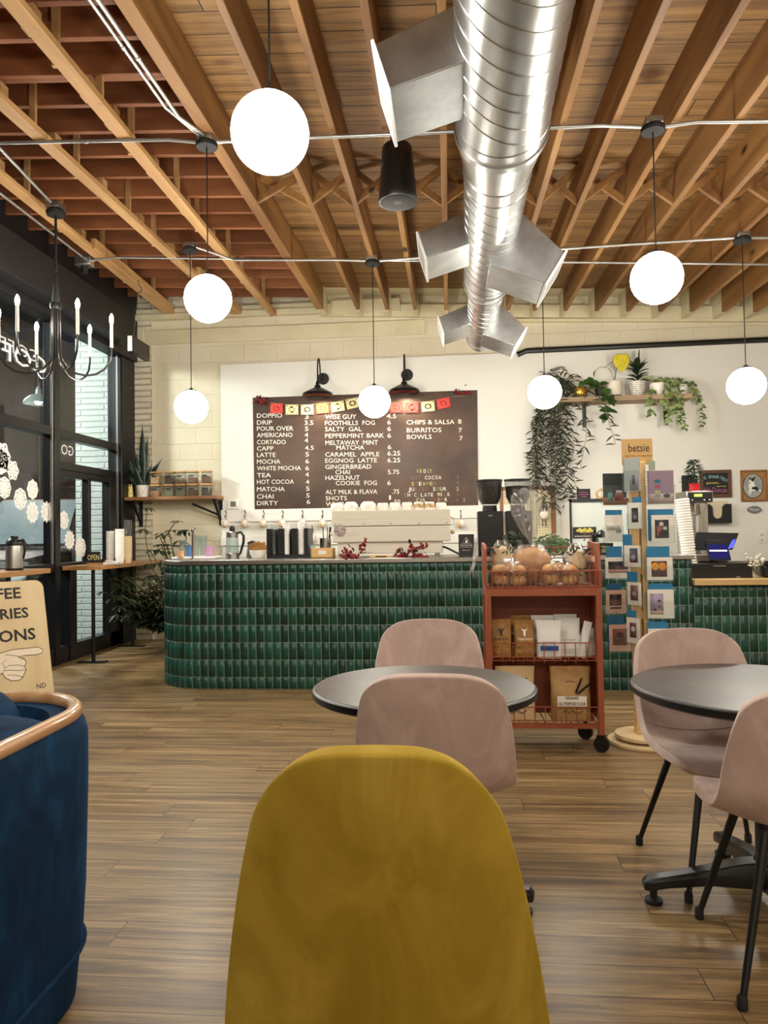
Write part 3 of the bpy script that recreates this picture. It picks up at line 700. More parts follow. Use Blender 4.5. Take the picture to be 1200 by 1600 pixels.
# ================================================================ CHAIRS AND TABLES
def velvet(name, c1, c2, c3):
    m = bpy.data.materials.new(name); m.use_nodes = True; t = NT(m); b = t.n['Principled BSDF']
    n = t.noise(t.coords((1, 1, .6)), 7, 5, .6, 1.2); n2 = t.noise(t.coords(), 220, 2)
    c = t.ramp(n, [(.36, c1), (.55, c2), (.68, c3)]); t.l.new(c, b.inputs['Base Color']); b.inputs['Roughness'].default_value = .85
    b.inputs['Sheen Weight'].default_value = .85; b.inputs['Sheen Roughness'].default_value = .35; b.inputs['Sheen Tint'].default_value = lin(c3); b.inputs['Specular IOR Level'].default_value = .15
    t.bump(n2, .15, .0008, b); return m
m_yel = velvet('mustard_velvet', '927822', 'a48830', 'b0953c')
m_pink = velvet('dusty_pink_velvet', 'b0988e', 'bda59b', 'c7b1a7')
m_navy = velvet('navy_velvet', '08203a', '0c2c48', '12395a')
m_leg = M('black_steel_leg', '0c0c0c', .35)
def spline(pts, n):
    out = []; k = len(pts)-1; P_ = [Vector(p) for p in pts]
    for i in range(n+1):
        t = i/n*k; j = min(int(t), k-1); u = t-j
        p0, p1, p2, p3 = P_[max(j-1,0)], P_[j], P_[j+1], P_[min(j+2,k)]
        out.append(.5*((2*p1)+(p2-p0)*u+(2*p0-5*p1+4*p2-p3)*u*u+(3*p1-p0-3*p2+p3)*u*u*u))
    return out
def chair(label, mat, loc, rz, wx=1.0, zs=1.0, group='velvet shell chairs', bk=1.0, tp=0, rc=(.54, .27)):
    t = thing('dining_chair', label, 'chair', loc, rz, group)
    # centre line from seat front to the top of the back (y, z, half width, side curl)
    prof = [(.235,.425,.21,.0), (.20,.455,.240,.010), (.10,.452,.258,.022), (-.03,.445,.256,.035), (-.13,.46,.250,.05), (-.20,.525,.247,.055), (-.235,.62,.243,.05), (-.262,.72,.232,.04), (-.285,.81,.212,.03), (-.300,.875,.19,.022)]
    prof = [(a, b if b < .5 else .5+(b-.5)*bk, c_*(1-tp*max(0, (b-.5)/.375)), d) for a, b, c_, d in prof]
    cs = spline([Vector((a, b, c_)) for a, b, c_, d in prof], 44); cu = spline([Vector((d, 0, 0)) for a, b, c_, d in prof], 44)
    nu = 24; g = G(); vs = []; cxc, cvc = 1-rc[0], 1-rc[1]
    def rr(a, b):
        A, B_ = abs(a), abs(b); m = max(A, B_)
        if m < 1e-6: return 0, 0
        A /= m; B_ /= m
        if A > cxc and B_ > cvc:
            d = ((A-cxc)/(1-cxc), (B_-cvc)/(1-cvc)); l_ = math.hypot(*d); mm = max(d); d = (d[0]/l_, d[1]/l_)
            A, B_ = cxc+(1-cxc)*d[0], cvc+(1-cvc)*d[1]
        return math.copysign(A*m, a), math.copysign(B_*m, b)
    for i in range(45):
        for j in range(nu+1):
            uu, vv = rr(j/nu*2-1, i/44*2-1)
            e = (vv+1)/2*44; i0 = min(int(e), 43); fr = e-i0; p = cs[i0].lerp(cs[i0+1], fr); crl = cu[i0].lerp(cu[i0+1], fr).x
            q0, q1 = cs[max(i0-1, 0)], cs[min(i0+2, 44)]; tn = Vector((q1.x-q0.x, q1.y-q0.y)).normalized(); nr = Vector((-tn.y, tn.x)) * -1
            nr = Vector((tn.y, -tn.x))
            x = uu*p.z*wx; k = crl*uu*uu*1.25; dr = .022*uu*uu*max(0, vv)**3
            vs.append((x, p.x+nr.x*k-tn.x*dr, (p.y+nr.y*k-tn.y*dr)*zs))
    fs = []
    for i in range(44):
        for j in range(nu):
            a = i*(nu+1)+j; fs.append((a, a+1, a+nu+2, a+nu+1))
    g.add(vs, fs); sh = g.build('seat_shell', mat, t, sharp=180)
    q = sh.modifiers.new('pad', 'SOLIDIFY'); q.thickness = .032; q.offset = 0
    q = sh.modifiers.new('round', 'BEVEL'); q.width = .014; q.segments = 4; q.limit_method = 'ANGLE'; q.angle_limit = R(60)
    # stitched seam where seat meets back
    g = G(); i = 21; row = [Vector(vs[i*(nu+1)+j]) for j in range(nu+1)]; row = [p+Vector((0, .010, .015)) for p in row][1:-1]
    g.tube(row, .0022, 5); g.build('seam', mat, sh)
    for sx in (-1, 1):
        for sy, ya, yb_ in ((1, .13, .235), (-1, -.12, -.235)):
            g = G(); xa, xb = sx*.12*wx, sx*.225*wx
            g.cyl((xa, ya, .435*zs), (xb, yb_, .02), .0145, .0095, 14); l = g.build('leg', m_leg, t)
            G().lathe([(.012,0),(.0145,.002),(.0145,.03),(.0105,.038)], 14, (xb*1.003, yb_*1.003, 0)).build('foot_cap', m_blackm, l)
    g = G(); g.box(-.11*wx, .11*wx, -.12, -.10, .415, .43); g.box(-.11*wx, .11*wx, .10, .12, .415, .43); g.box(-.012, .012, -.12, .12, .40, .432); g.build('under_frame', m_leg, t)
    return t
chair('mustard yellow velvet chair seen from behind, nearest to the viewer', m_yel, (-.112, 1.27, 0), R(1.5), .99, 1.0, bk=1.375, tp=.25, rc=(.66, .27))
chair('dusty pink velvet chair seen from behind, between the yellow chair and its table', m_pink, (-.05, 2.50, 0), R(-2.5), 1.0)
chair('dusty pink velvet chair facing the viewer behind the middle table', m_pink, (-.105, 3.30, 0), R(180), 1.05)
chair('dusty pink velvet chair facing the viewer behind the right hand table', m_pink, (1.005, 2.93, 0), R(186), 1.0)
chair('dusty pink velvet chair cut by the right edge, seen from behind', m_pink, (1.01, 2.31, 0), R(-5), 1.0)
def table(label, loc, rad, angs, arm):
    t = thing('bistro_table', label, 'table', loc, 0, 'round black pedestal tables')
    g = G(); g.lathe([(.001,.715),(rad-.012,.715),(rad,.722),(rad,.742),(rad-.008,.748),(rad-.009,.748)], 72)
    g.build('table_edge', m_black, t)
    G().lathe([(.001,.7475),(rad-.009,.7475),(rad-.010,.7492),(.001,.7492)], 72).build('tabletop', m_ttop, t)['label'] = 'dark grey-brown laminate surface'
    g = G(); g.lathe([(.05,.13),(.045,.15),(.036,.17),(.036,.69),(.11,.70),(.11,.715),(.001,.715)], 28); g.build('column', m_leg, t)
    for a_ in angs:
        g = G(); c_, s_ = math.cos(a_), math.sin(a_); rs = []
        for q, w_, zt_, zb_ in ((.0,.045,.155,.06), (.08,.042,.15,.07), (.2,.036,.125,.075), (arm-.08,.030,.098,.062), (arm-.015,.028,.088,.05), (arm,.018,.075,.05)):
            rs.append([(c_*q - s_*w_*k*m_, s_*q + c_*w_*k*m_, z_) for (k, m_, z_) in ((-1,1,zb_),(1,1,zb_),(1,1,(zb_+zt_)/2+.01),(.7,1,zt_),(-.7,1,zt_),(-1,1,(zb_+zt_)/2+.01))])
        g.rings(rs); l = g.build('foot_arm', m_leg, t, bevel=.003)
        q = arm-.035; G().lathe([(.028,0),(.03,.004),(.03,.014),(.012,.02),(.012,.06),(.001,.06)], 18, (c_*q, s_*q, 0)).build('levelling_foot', m_blackm, l)
    return t
m_ttop = M('table_laminate', '2f2925', .36, var=('4a423b', 3, (1,1,1), .4, .65), bump=(50, .04, .0006), spec=.4)
table('round black pedestal table in the middle between the two pink chairs', (-.10, 2.665, 0), .40, [R(-17), R(73), R(163), R(253)], .38)
table('round black pedestal table at the right edge with its claw foot showing', (1.07, 2.67, 0), .435, [R(181), R(92), R(-2), R(-84)], .42)
# ---------------------------------------------------------------- navy tub chair
tb = thing('tub_chair', 'navy velvet barrel armchair with a wooden top rail at the left edge', 'armchair', (-1.475, 1.80, 0), 0)
m_rail = wood('tub_rail', 'b8875a', 'd6ac7c', 'y', 1.5, .3, coat=.4, c3='80511f')
def arc(r, a0, a1, n, e=1.0): return [(r*math.cos(R(a0+(a1-a0)*k/n)), r*e*math.sin(R(a0+(a1-a0)*k/n))) for k in range(n+1)]
# rounded-square barrel path: open towards -x
def barrel(off):
    pts = []; hx, hy, rr = .44+off, .46+off, .30+off*.6
    pts.append((-.36, -hy)); pts.append((0.0, -hy))
    for k in range(0, 11): a_ = R(-90+k*9); pts.append((hx-rr+rr*math.cos(a_), -hy+rr+rr*math.sin(a_)))
    for k in range(0, 11): a_ = R(0+k*9); pts.append((hx-rr+rr*math.cos(a_), hy-rr+rr*math.sin(a_)))
    pts.append((0.0, hy)); pts.append((-.36, hy)); return pts
bo, bi = barrel(0), barrel(-.10)
ztop = lambda p: .785 - .10*max(0, (-p[0]+.05)/.4)
g = G(); rs = []
for o_, i_ in zip(bo, bi):
    zt_ = ztop(o_)
    n_ = Vector((o_[0]-i_[0], o_[1]-i_[1], 0))
    rs.append([(o_[0]*.965, o_[1]*.965, .14), (o_[0]*.985, o_[1]*.985, .30), (o_[0], o_[1], .6), (o_[0]*1.0, o_[1]*1.0, zt_-.05), (o_[0]*.985, o_[1]*.985, zt_-.02), (o_[0]*.96, o_[1]*.96, zt_), (i_[0]*1.03, i_[1]*1.03, zt_), (i_[0], i_[1], zt_-.03), (i_[0], i_[1], .3), (i_[0], i_[1], .14)])
g.rings(rs); g.build('barrel_back', m_navy, tb, sharp=60)
g = G(); g.tube([(a*.93, b*.93, ztop((a, b))+.012) for a, b in bo], .021, 12); g.build('top_rail', m_rail, tb)
g = G(); rs = []
for o_ in bo: rs.append([(o_[0]*.93, o_[1]*.93, .0), (o_[0]*.955, o_[1]*.955, .13), (o_[0]*.90, o_[1]*.90, .145), (o_[0]*.86, o_[1]*.86, .0)])
g.rings(rs); g.build('skirt', m_navy, tb)
g = G(); g.tube([(a*.975, b*.975, .143) for a, b in bo], .007, 8); g.build('piping', m_navy, tb)
g = G(); g.prism([(a*.98, b*.98) for a, b in bi], .14, .30, 'xy'); g.build('seat_deck', m_navy, tb)
g = G(); g.rbox((-.10, 0, .38), (.62, .66, .17)); g.build('seat_cushion', m_navy, tb, bevel=.06, seg=5)
def puff(g, c, sx, sy, sz, rot, crease=0):
    m = Matrix.LocRotScale(Vector(c), __import__('mathutils').Euler(rot), None); st = len(g.v); n = 24; rs = []
    for i in range(17):
        ph = -PI/2+PI*i/16; r_ = []
        for j in range(n):
            th = 2*PI*j/n; sp_ = lambda v, e: math.copysign(abs(v)**e, v)
            r_.append((sx*sp_(math.cos(ph), .5)*sp_(math.cos(th), .45), sy*sp_(math.cos(ph), .5)*sp_(math.sin(th), .45), sz*sp_(math.sin(ph), .8)))
        rs.append(r_)
    g.rings(rs); g.mapv(lambda v: m @ v, st)
g = G(); puff(g, (.22, .0, .60), .13, .36, .20, (0, R(10), 0)); g.build('back_cushion', m_navy, tb, sharp=180)
g = G(); puff(g, (-.14, .27, .62), .34, .12, .25, (R(-8), 0, 0)); g.build('arm_cushion', m_navy, tb, sharp=180)
g = G(); puff(g, (-.06, -.27, .56), .30, .085, .17, (R(8), 0, 0)); g.build('arm_cushion', m_navy, tb, sharp=180)
# ---------------------------------------------------------------- plywood pavement sign
sg = thing('pavement_sign', 'pale plywood A-board with black lettering and a pointing hand', 'sign', (-2.98, 4.72, 0), 0)
yw, lean = R(50), R(15)
rt = Vector((math.cos(yw), math.sin(yw), 0)); up = Vector((-math.sin(yw)*math.sin(lean), math.cos(yw)*math.sin(lean), math.cos(lean))).normalized(); nn = rt.cross(up).normalized()   # nn faces the viewer
# locate the top right corner on its ray
TR = P(62, 906, Y=5.0); hgt = TR.z/up.z; base = TR - up*hgt - sg.location
def sp_(a, b, d=0): return base + rt*a + up*b + nn*d
Wd = .62
def rr_poly(x0, x1, z0, z1, r, n=6):
    out = []
    for cx, cz, a0 in ((x1-r, z0+r, -90), (x1-r, z1-r, 0), (x0+r, z1-r, 90), (x0+r, z0+r, 180)):
        for k in range(n+1): a_ = R(a0+90*k/n); out.append((cx+r*math.cos(a_), cz+r*math.sin(a_)))
    return out
g = G(); g.prism(rr_poly(-Wd, .02, .0, hgt, .06), -.018, 0, 'xy'); g.mapv(lambda v: sp_(v.x, v.y, v.z)); g.build('front_panel', m_ply, sg)
g = G(); g.prism(rr_poly(-Wd, .02, .0, hgt, .06), -.018, 0, 'xy')
bk = Vector((math.sin(yw)*-1, math.cos(yw), 0)); up2 = Vector((-bk.x*math.sin(lean), -bk.y*math.sin(lean), math.cos(lean))).normalized()
top2 = sp_(0, hgt, -.02); g.mapv(lambda v: top2 - up2*(hgt-v.y) + rt*v.x + bk*(-v.z)); g.build('rear_panel', m_ply, sg)
m_ink = M('black_lettering', '14110f', .6); m_hand = M('hand_print', 'ead9bf', .6)
g = G()
def stext(s, xr, yb_, cap, wpx):
    """right-aligned so that its last letter ends at xr metres from the right edge"""
    w_ = wpx; o = sp_(xr-w_, yb_, .0015); text(g, s, o, rt, up, w_, cap)
def sloc(xp, yp):      # pixel -> board coordinates
    d = ((xp-600)/FPX)*CR - ((yp-800)/FPX)*CU + _f; b0 = sg.location+base; t_ = (b0-CO).dot(nn)/d.dot(nn); q = CO+d*t_-b0; return q.dot(rt), q.dot(up)
for s, xr, yb_, yt, frac in (('COFFEE', 33, 934, 917, .098), ('PASTRIES', 45, 964, 948, .098), ('TIONS', 56, 998, 980, .098)):
    a, b = sloc(xr, yb_); a2, b2 = sloc(xr, yt); cap = abs(b2-b); tw = text_geo(s)[2]*cap/.73*1.08
    text(g, s, sp_(a-tw, b, .0015), rt, up, tw, cap, bold=.022)
a, b = sloc(72, 1074); text(g, 'ND', sp_(a-.06, b, .0015), rt, up, .06, .035)
g.build('lettering', m_ink, sg)
# pointing hand print: outline from the board, black line work over a pale fill
hp = [(0,1021),(20,1015),(40,1013),(60,1011),(67,1015),(66,1020),(58,1023),(40,1024),(30,1026),(39,1030),(41,1036),(38,1041),(41,1046),(38,1053),(36,1058),(30,1063),(18,1064),(8,1059),(4,1052),(-10,1056),(-30,1058),(-30,1024)]
g = G(); g.add([sp_(*sloc(x, y), .0012) for x, y in hp], [tuple(range(len(hp)))]); hd = g.build('hand_print', m_hand, sg)
g = G()
g.tube([sp_(*sloc(x, y), .0015) for x, y in hp], .0022, 4, loop=True)
for ln in ([(30,1026),(20,1024),(8,1023)], [(38,1041),(28,1039),(14,1040),(8,1044)], [(41,1046),(30,1048),(16,1047),(6,1048)], [(36,1058),(24,1055),(12,1055)], [(39,1030),(32,1029),(28,1026)], [(4,1052),(8,1044),(3,1036),(10,1031)]):
    g.tube([sp_(*sloc(x, y), .0016) for x, y in ln], .0016, 4)
g.build('hand_outline', m_ink, hd)

# ================================================================ WINDOW BARS
def bar(y0, y1, x1, zt_, lab, legs):
    t = thing('window_bar', lab, 'bar shelf', (0,0,0), 0, 'wooden window bars')
    G().box(-3.96, x1, y0, y1, zt_-.042, zt_).build('bar_top', m_wbar, t, bevel=.003)
    for lx, ly in legs:
        g = G(); g.cyl((lx,ly,.012),(lx,ly,zt_-.042),.019,n=14); l = g.build('leg', m_leg, t)
        G().rbox((lx-.01, ly, .006), (.30, .09, .012)).build('foot_plate', m_leg, l)
    return t
bar(7.24, 8.86, -3.55, 1.0, 'wooden bar shelf under the window nearest the plant, on black posts', [(-3.69, 7.36), (-3.74, 8.42)])
bar(4.2, 6.35, -3.58, 1.02, 'wooden bar shelf at the left edge carrying the coffee flask', [(-3.7, 5.9), (-3.7, 4.6)])
# coffee flask
p = P(10, 856, X=-3.72)
t = thing('coffee_flask', 'steel and black insulated coffee flask on the left window bar', 'flask', (-3.74, 6.05, 1.02))
G().lathe([(.001,0),(.07,.0),(.072,.01),(.072,.02)], 28).build('base_ring', m_black, t)
G().lathe([(.07,.02),(.07,.20),(.067,.215)], 28).build('body', m_steel, t)
G().lathe([(.068,.212),(.07,.225),(.06,.26),(.045,.275),(.03,.28),(.03,.295),(.001,.297)], 28).build('lid', m_black, t)
g = G(); g.tube([(.05,.0,.262),(.105,-.0,.262),(.128,0,.235),(.128,0,.16),(.112,0,.10)], [.011,.012,.012,.011,.008], 10); g.mapv(lambda v: Matrix.Rotation(R(-20), 3, 'Z') @ v); g.build('handle', m_black, t)
# things on the far window bar
Z2 = 1.0
def onray(xp, Y): return P(xp, 830, Y=Y).x
def stack(xp, Y, n, r, h, col, lab, z0, top=None, grp=None, nm='paper_cup_stack'):
    x = onray(xp, Y); t = thing(nm, lab, 'cup stack', (x, Y, z0), 0, grp); prof = [(r*.72, 0)]
    hh = .09; st = (h-hh)/max(1, n-1)
    g = G(); g.lathe([(.001,0),(r*.72,0),(r*.97,hh-.006),(r,hh-.004),(r,hh),(r*.9,hh)], 24) if False else None
    pr = [(.001, 0), (r*.74, 0)]
    for k in range(n):
        z_ = k*st
        pr += [(r*.93, z_+hh*.62 if k == 0 else z_+hh-.010), (r, z_+hh-.007), (r, z_+hh-.001), (r*.94, z_+hh)]
    pr += [(.001, h)] if top is None else []
    if top is not None: pr += [(r*.9, h)]
    g = G(); g.lathe(pr, 24); g.build('cups', col, t); return t
stack(172, 8.05, 16, .045, .36, m_cup, 'white paper cup stack, leftmost on the window bar', Z2, grp='cup stacks on the window bar')
stack(187, 7.95, 14, .052, .38, m_cup, 'taller white paper cup stack, middle of the three on the window bar', Z2, grp='cup stacks on the window bar')
stack(200, 8.0, 12, .046, .30, M('kraft_cup', 'd6bd94', .6), 'beige paper cup stack, rightmost on the window bar', Z2, grp='cup stacks on the window bar')
t = stack(200, 8.0, 6, .044, .18, m_clear, 'clear plastic cups standing on top of the beige cup stack', Z2+.302, grp='cup stacks on the window bar', nm='plastic_cup_stack')
# OPEN sign box
x = onray(146, 7.75); t = thing('open_sign', 'small black desk sign with pale letters reading OPEN on the window bar', 'sign', (x, 7.75, Z2), R(12))
g = G(); g.rbox((0,0,.008), (.13,.05,.016)); g.build('stand', m_wbar, t)
G().rbox((0,0,.075), (.14,.02,.12)).build('panel', m_black, t)
g = G(); text(g, 'OPEN', (-.06,-.0115,.045), (1,0,0), (0,0,1), .12, .06); g.build('lettering', M('pale_letters', 'd8c88a', .5), t)
# pine cone and paper napkins
x = onray(168, 7.8); t = G()
rnd = random.Random(5)
for k in range(46):
    a_, z_ = k*2.4, .01+.05*(k/46); r_ = .028*math.sin(PI*(.15+.8*k/46)); t.leaf((r_*.4*math.cos(a_), r_*.4*math.sin(a_), z_), (math.cos(a_), math.sin(a_), .4), r_*1.1, .018, droop=-.2)
o = t.build('pine_cone', M('pine_cone', '5a3a2a', .8), loc=(x, 7.7, Z2)); tag(o, 'small brown pine cone lying on the window bar', 'pine cone')
x = onray(181, 7.7); g = G(); g.rbox((0,0,.012), (.16,.12,.022)); g.rbox((.01,.0,.03), (.15,.11,.012), (0,R(5),R(8)))
tag(g.build('napkin_stack', m_paper, loc=(x, 7.62, Z2), bevel=.004), 'folded white napkins beside the cup stacks on the window bar', 'napkins')

# snowflakes cut from paper, on the glass
m_flake = M('snowflake_paper', 'eceae4', .8)
def flake(k, xp, yp, rp, st):
    c = P(xp, yp, X=-4.02); r_ = rp*c.y/FPX; n = 48; rnd = random.Random(k+20); lob = (6, 8, 12, 8, 10)[st % 5]; amp = (.10, .06, .12, .04, .08)[st % 5]
    g = G(); outer, ring2, holes = [], [], []
    N = lob*12
    def rad(a_): return r_*(1+amp*math.cos(lob*a_))
    # rings of cells with cut-outs: build radial grid and drop a pattern of faces
    nr = 9; vs = []; fs = []
    for i in range(nr+1):
        for j in range(N):
            a_ = 2*PI*j/N; q = rad(a_)*(i/nr) if i == nr else (r_*(i/nr)*(1+amp*.4*(i/nr)*math.cos(lob*a_)))
            q = max(q, .001); vs.append((0, q*math.cos(a_), q*math.sin(a_)))
    for i in range(nr):
        for j in range(N):
            ph = j % 12; cut = False
            if i in (2, 3) and ph in (1, 2): cut = st % 2 == 0
            if i in (5,) and ph in (5, 6): cut = True
            if i in (4,) and ph in (9, 10): cut = True
            if i in (6, 7) and ph in (0, 11) and st % 3 == 0: cut = True
            if i == 1 and ph in (6, 7): cut = True
            if not cut: a = i*N+j; b = i*N+(j+1) % N; fs.append((a, b, b+N, a+N))
    g.add(vs, fs); o = g.build('paper_snowflake', m_flake, sharp=180, solid=.0012, loc=(-4.02, c.y, c.z)); return o
fl = [(3,712,22,0,'large white paper snowflake cut by the left edge, highest on the window'), (2,722,20,1,'white paper snowflake overlapping the highest one at the left edge'), (20,735,16,0,'white paper snowflake with bold cut-outs, right of the left edge cluster'), (7,762,18,3,'plain round paper snowflake below the left edge cluster'),
      (32,780,18,3,'smooth oval paper snowflake below the bold cut-out one'), (51,765,16,1,'paper snowflake high between the smooth oval and the mullion'), (51,801,17,4,'paper snowflake directly below its twin near the mullion'), (73,800,16,2,'petal-edged paper snowflake touching the thick mullion'),
      (100,813,15,1,'paper snowflake just right of the thick mullion'), (109,844,15,2,'scalloped paper snowflake beside the brick pier'), (126,856,17,3,'lowest paper snowflake, over the pale brick pier')]
for k, (x, y, r_, st, lab) in enumerate(fl): tag(flake(k, x, y, r_, st), lab, 'snowflake', 'paper snowflakes on the window')
# window lettering, made to be read from the street
m_vinyl = M('white_vinyl', 'f0f0ee', .5)
def wtext(s, y_left_px, yb_px, y_right_px, cap_px, xw, lab):
    a = P(y_left_px, yb_px, X=xw); g = G()
    b = P(y_right_px, yb_px, X=xw); cap = cap_px*b.y/FPX; tw = abs(b.y-a.y)
    # start letter at the far (right) end so it reads from outside
    text(g, s, (xw, b.y, b.z), (0,-1,0), (0,0,1), tw, cap)
    o = g.build('window_lettering', m_vinyl); tag(o, lab, 'lettering')
wtext('COFFEE', -62, 587, 73, 29, -4.03, 'large mirrored white COFFEE letters on the upper left window')
wtext('COFFEE', -30, 568, 61, 20, -4.055, 'reflection of the COFFEE lettering in the glass, modelled as smaller white letters')  # reflection in the double glazing, built as a second set of letters
wtext('GO.', 93, 713, 115, 17, -4.03, 'white mirrored letters GO in the small window by the corner')

# ================================================================ ON THE BACK WALL
YB = 8.955
def W(x, y, Y=None): return P(x, y, Y=YB if Y is None else Y)
c5 = lambda x, y: (380+x/3.158, 560+y/3.158)
a, b, c, d = W(*c5(48,195)), W(*c5(1155,157)), W(*c5(1160,740)), W(*c5(58,748))
mt = thing('menu_board', 'large brown metal menu board with white letters between the wall lamps', 'menu board', (0,0,0))
m_menu = M('menu_brown', '3a281e', .42, metal=.3, var=('4e3829', 2.4, (1,1,1), .38, .66), bump=(30, .1, .002))
g = G(); g.hexa([(d.x,YB-.012,d.z),(c.x,YB-.012,c.z),(c.x,YB,c.z),(d.x,YB,d.z),(a.x,YB-.012,a.z),(b.x,YB-.012,b.z),(b.x,YB,b.z),(a.x,YB,a.z)]); g.build('board', m_menu, mt)
m_let = M('letter_white', 'ece6d8', .5)
YL = YB-.0145
def mtext(g, s, x0, x1, yb_, cap=23):
    a = P(*c5(x0, yb_), Y=YL); b = P(*c5(x1, yb_-.035*(x1-x0)*.25), Y=YL); text(g, s, a, b-a, (0,0,1), (b-a).length, px(cap/3.158, YL))
g = G()
for s, x1, y in (('DOPPIO',192,293),('DRIP',143,327),('POUR OVER',247,357),('AMERICANO',243,389),('CORTADO',210,424),('CAPP',150,455),('LATTE',160,487),('MOCHA',183,520),('WHITE MOCHA',285,553),('TEA',137,587),('HOT COCOA',250,620),('MATCHA',205,656),('CHAI',150,692),('DIRTY',172,725)): mtext(g, s, 68, x1, y)
for s, x0, x1, y in (('3',305,323,298),('3.5',303,346,328),('5',305,322,358),('4',303,321,388),('4',303,320,415),('4.5',305,348,452),('5',307,325,484),('6',307,325,518),('6',307,325,552),('4',307,324,584),('4',309,326,620),('5',310,328,653),('5',311,328,687),('6',313,331,718)): mtext(g, s, x0, x1, y)
for s, x0, x1, y in (('WISE GUY',404,558,299),('FOOTHILLS  FOG',404,650,330),('SALTY  GAL',404,585,360),('PEPPERMINT BARK',404,695,393),('MELTAWAY  MINT',406,665,427),('MATCHA',460,597,451),('CARAMEL  APPLE',405,672,485),('EGGNOG  LATTE',405,660,515),('GINGERBREAD',405,632,546),('CHAI',455,527,572),('HAZELNUT',406,575,600),('COOKIE  FOG',457,660,626),('ALT MILK & FLAVA',407,662,670),('SHOTS',407,512,701),('WHIP',408,497,730),
    ('4.5',708,755,295),('6',711,728,326),('6',711,729,358),('6',712,730,391),('6',713,731,448),('6.25',712,775,479),('6.25',712,775,513),('5.75',714,770,571),('6',711,728,625),('.75',735,770,668),('1',720,729,697),('.50',740,775,718),
    ('CHIPS & SALSA',806,1043,326),('8',1060,1077,322),('BURRITOS',807,978,365),('7',1063,1079,365),('BOWLS',808,930,398),('7',1067,1083,405)): mtext(g, s, x0, x1, y)
g.build('lettering', m_let, mt)
cols = [M('kid_white','ece6d8',.5), M('kid_green','7a9a70',.5), M('kid_maroon','8c4038',.5), M('kid_yellow','d8b25a',.5), M('kid_blue','8fb0c4',.5), M('kid_dark','6a5c50',.5)]
g = G()
for s, x0, x1, y, code in (('KIDZ!',857,940,565,'13013'),('HOT COCOA',828,982,598,'552000000'),('STEAMER',830,960,628,'3503135'),('JUICED SOUR',813,1007,655,'00225200100'),('CHOCOLATE MILK',795,1025,683,'10505000030350'),('LOCAL CIDER',820,1012,708,'25030052350'),('3',1052,1068,595,'2'),('4',1052,1068,622,'5'),('2',1052,1068,652,'3'),('3',1052,1068,680,'2'),('4',1050,1066,708,'2'),('5',1085,1101,708,'1')):
    n = len(s); dx = (x1-x0)/n
    for k, ch_ in enumerate(s):
        if ch_ == ' ': continue
        g.mi = int(code[min(k, len(code)-1)]); mtext(g, ch_, x0+k*dx, x0+k*dx+dx*(.3 if ch_ in 'I!' else .72), y-(k*.25), 19)
g.build('coloured_lettering', cols, mt)['label'] = 'small letters in mixed colours for the kids menu'
# paper bunting
m_red, m_cr, m_or = M('bunting_red','d9483f',.7), M('bunting_cream','ddd09a',.7), M('bunting_orange','e8754e',.7)
def flag(xc, yc, hw, hh, tilt, mat, lab, st):
    cc = W(xc, yc, 8.92); s = px(1, 8.92); N = 12; g = G(); vs = []; fs = []
    for i in range(N+1):
        for j in range(N+1):
            x = (i/N*2-1)*hw*s; z = (j/N*2-1)*hh*s; vs.append((x*math.cos(tilt)-z*math.sin(tilt), 0, x*math.sin(tilt)+z*math.cos(tilt)))
    for i in range(N):
        for j in range(N):
            di, dj = abs(i-5.5), abs(j-5.5); r_ = math.hypot(di, dj)
            cut = (2 < r_ < 3.4 and ((i+j) % 2 == 0 or st == 2)) or (di == 4.5 and dj in (4.5,)) or (st == 1 and di < 1 and 2 < dj < 4)
            if not cut: a = i*(N+1)+j; fs.append((a, a+N+1, a+N+2, a+1))
    g.add(vs, fs); o = g.build('paper_flag', mat, loc=cc, solid=.001, sharp=180); tag(o, lab, 'bunting flag', 'cut paper flags across the menu board'); return cc
fl = []
for k, (x, y, mm, tl, lab) in enumerate(((432,638,m_red,0,'first red cut-paper flag at the left end of the bunting'),(456,640,m_cr,0,'first cream cut-paper flag, second from the left'),(480,640,m_cr,.0,'cream cut-paper flag with a bold star, third from the left'),(504,638,m_or,.04,'orange cut-paper flag below the left wall lamp'),(528,635,m_cr,.12,'tilted cream cut-paper flag right of the left wall lamp'),(551,630,m_cr,.2,'most tilted cream cut-paper flag, just left of the globe'),
      (619,637,m_red,0,'first red cut-paper flag right of the globe'),(644,637,m_red,-.02,'bright red cut-paper flag, second right of the globe'),(669,635,m_cr,.06,'cream cut-paper flag between two red ones at the right'),(693,630,m_red,.16,'tilted red cut-paper flag at the right end of the bunting'))):
    fl.append(flag(x, y, 10.2, 8, tl, mm, lab, k % 3))
g = G(); s0, s1 = W(404, 624, 8.93), W(725, 618, 8.93); pts = [s0]+[p+Vector((0, .004, .062)) for p in fl]+[s1]; g.tube(spline(pts, 40), .0016, 4)
tag(g.build('bunting_string', M('string', 'b9a98a', .8)), 'thin string carrying the paper flags across the menu board', 'string')
m_berry = M('red_berries', '7d1420', .35); m_berryb = M('dark_berries', '4e0f1c', .4)
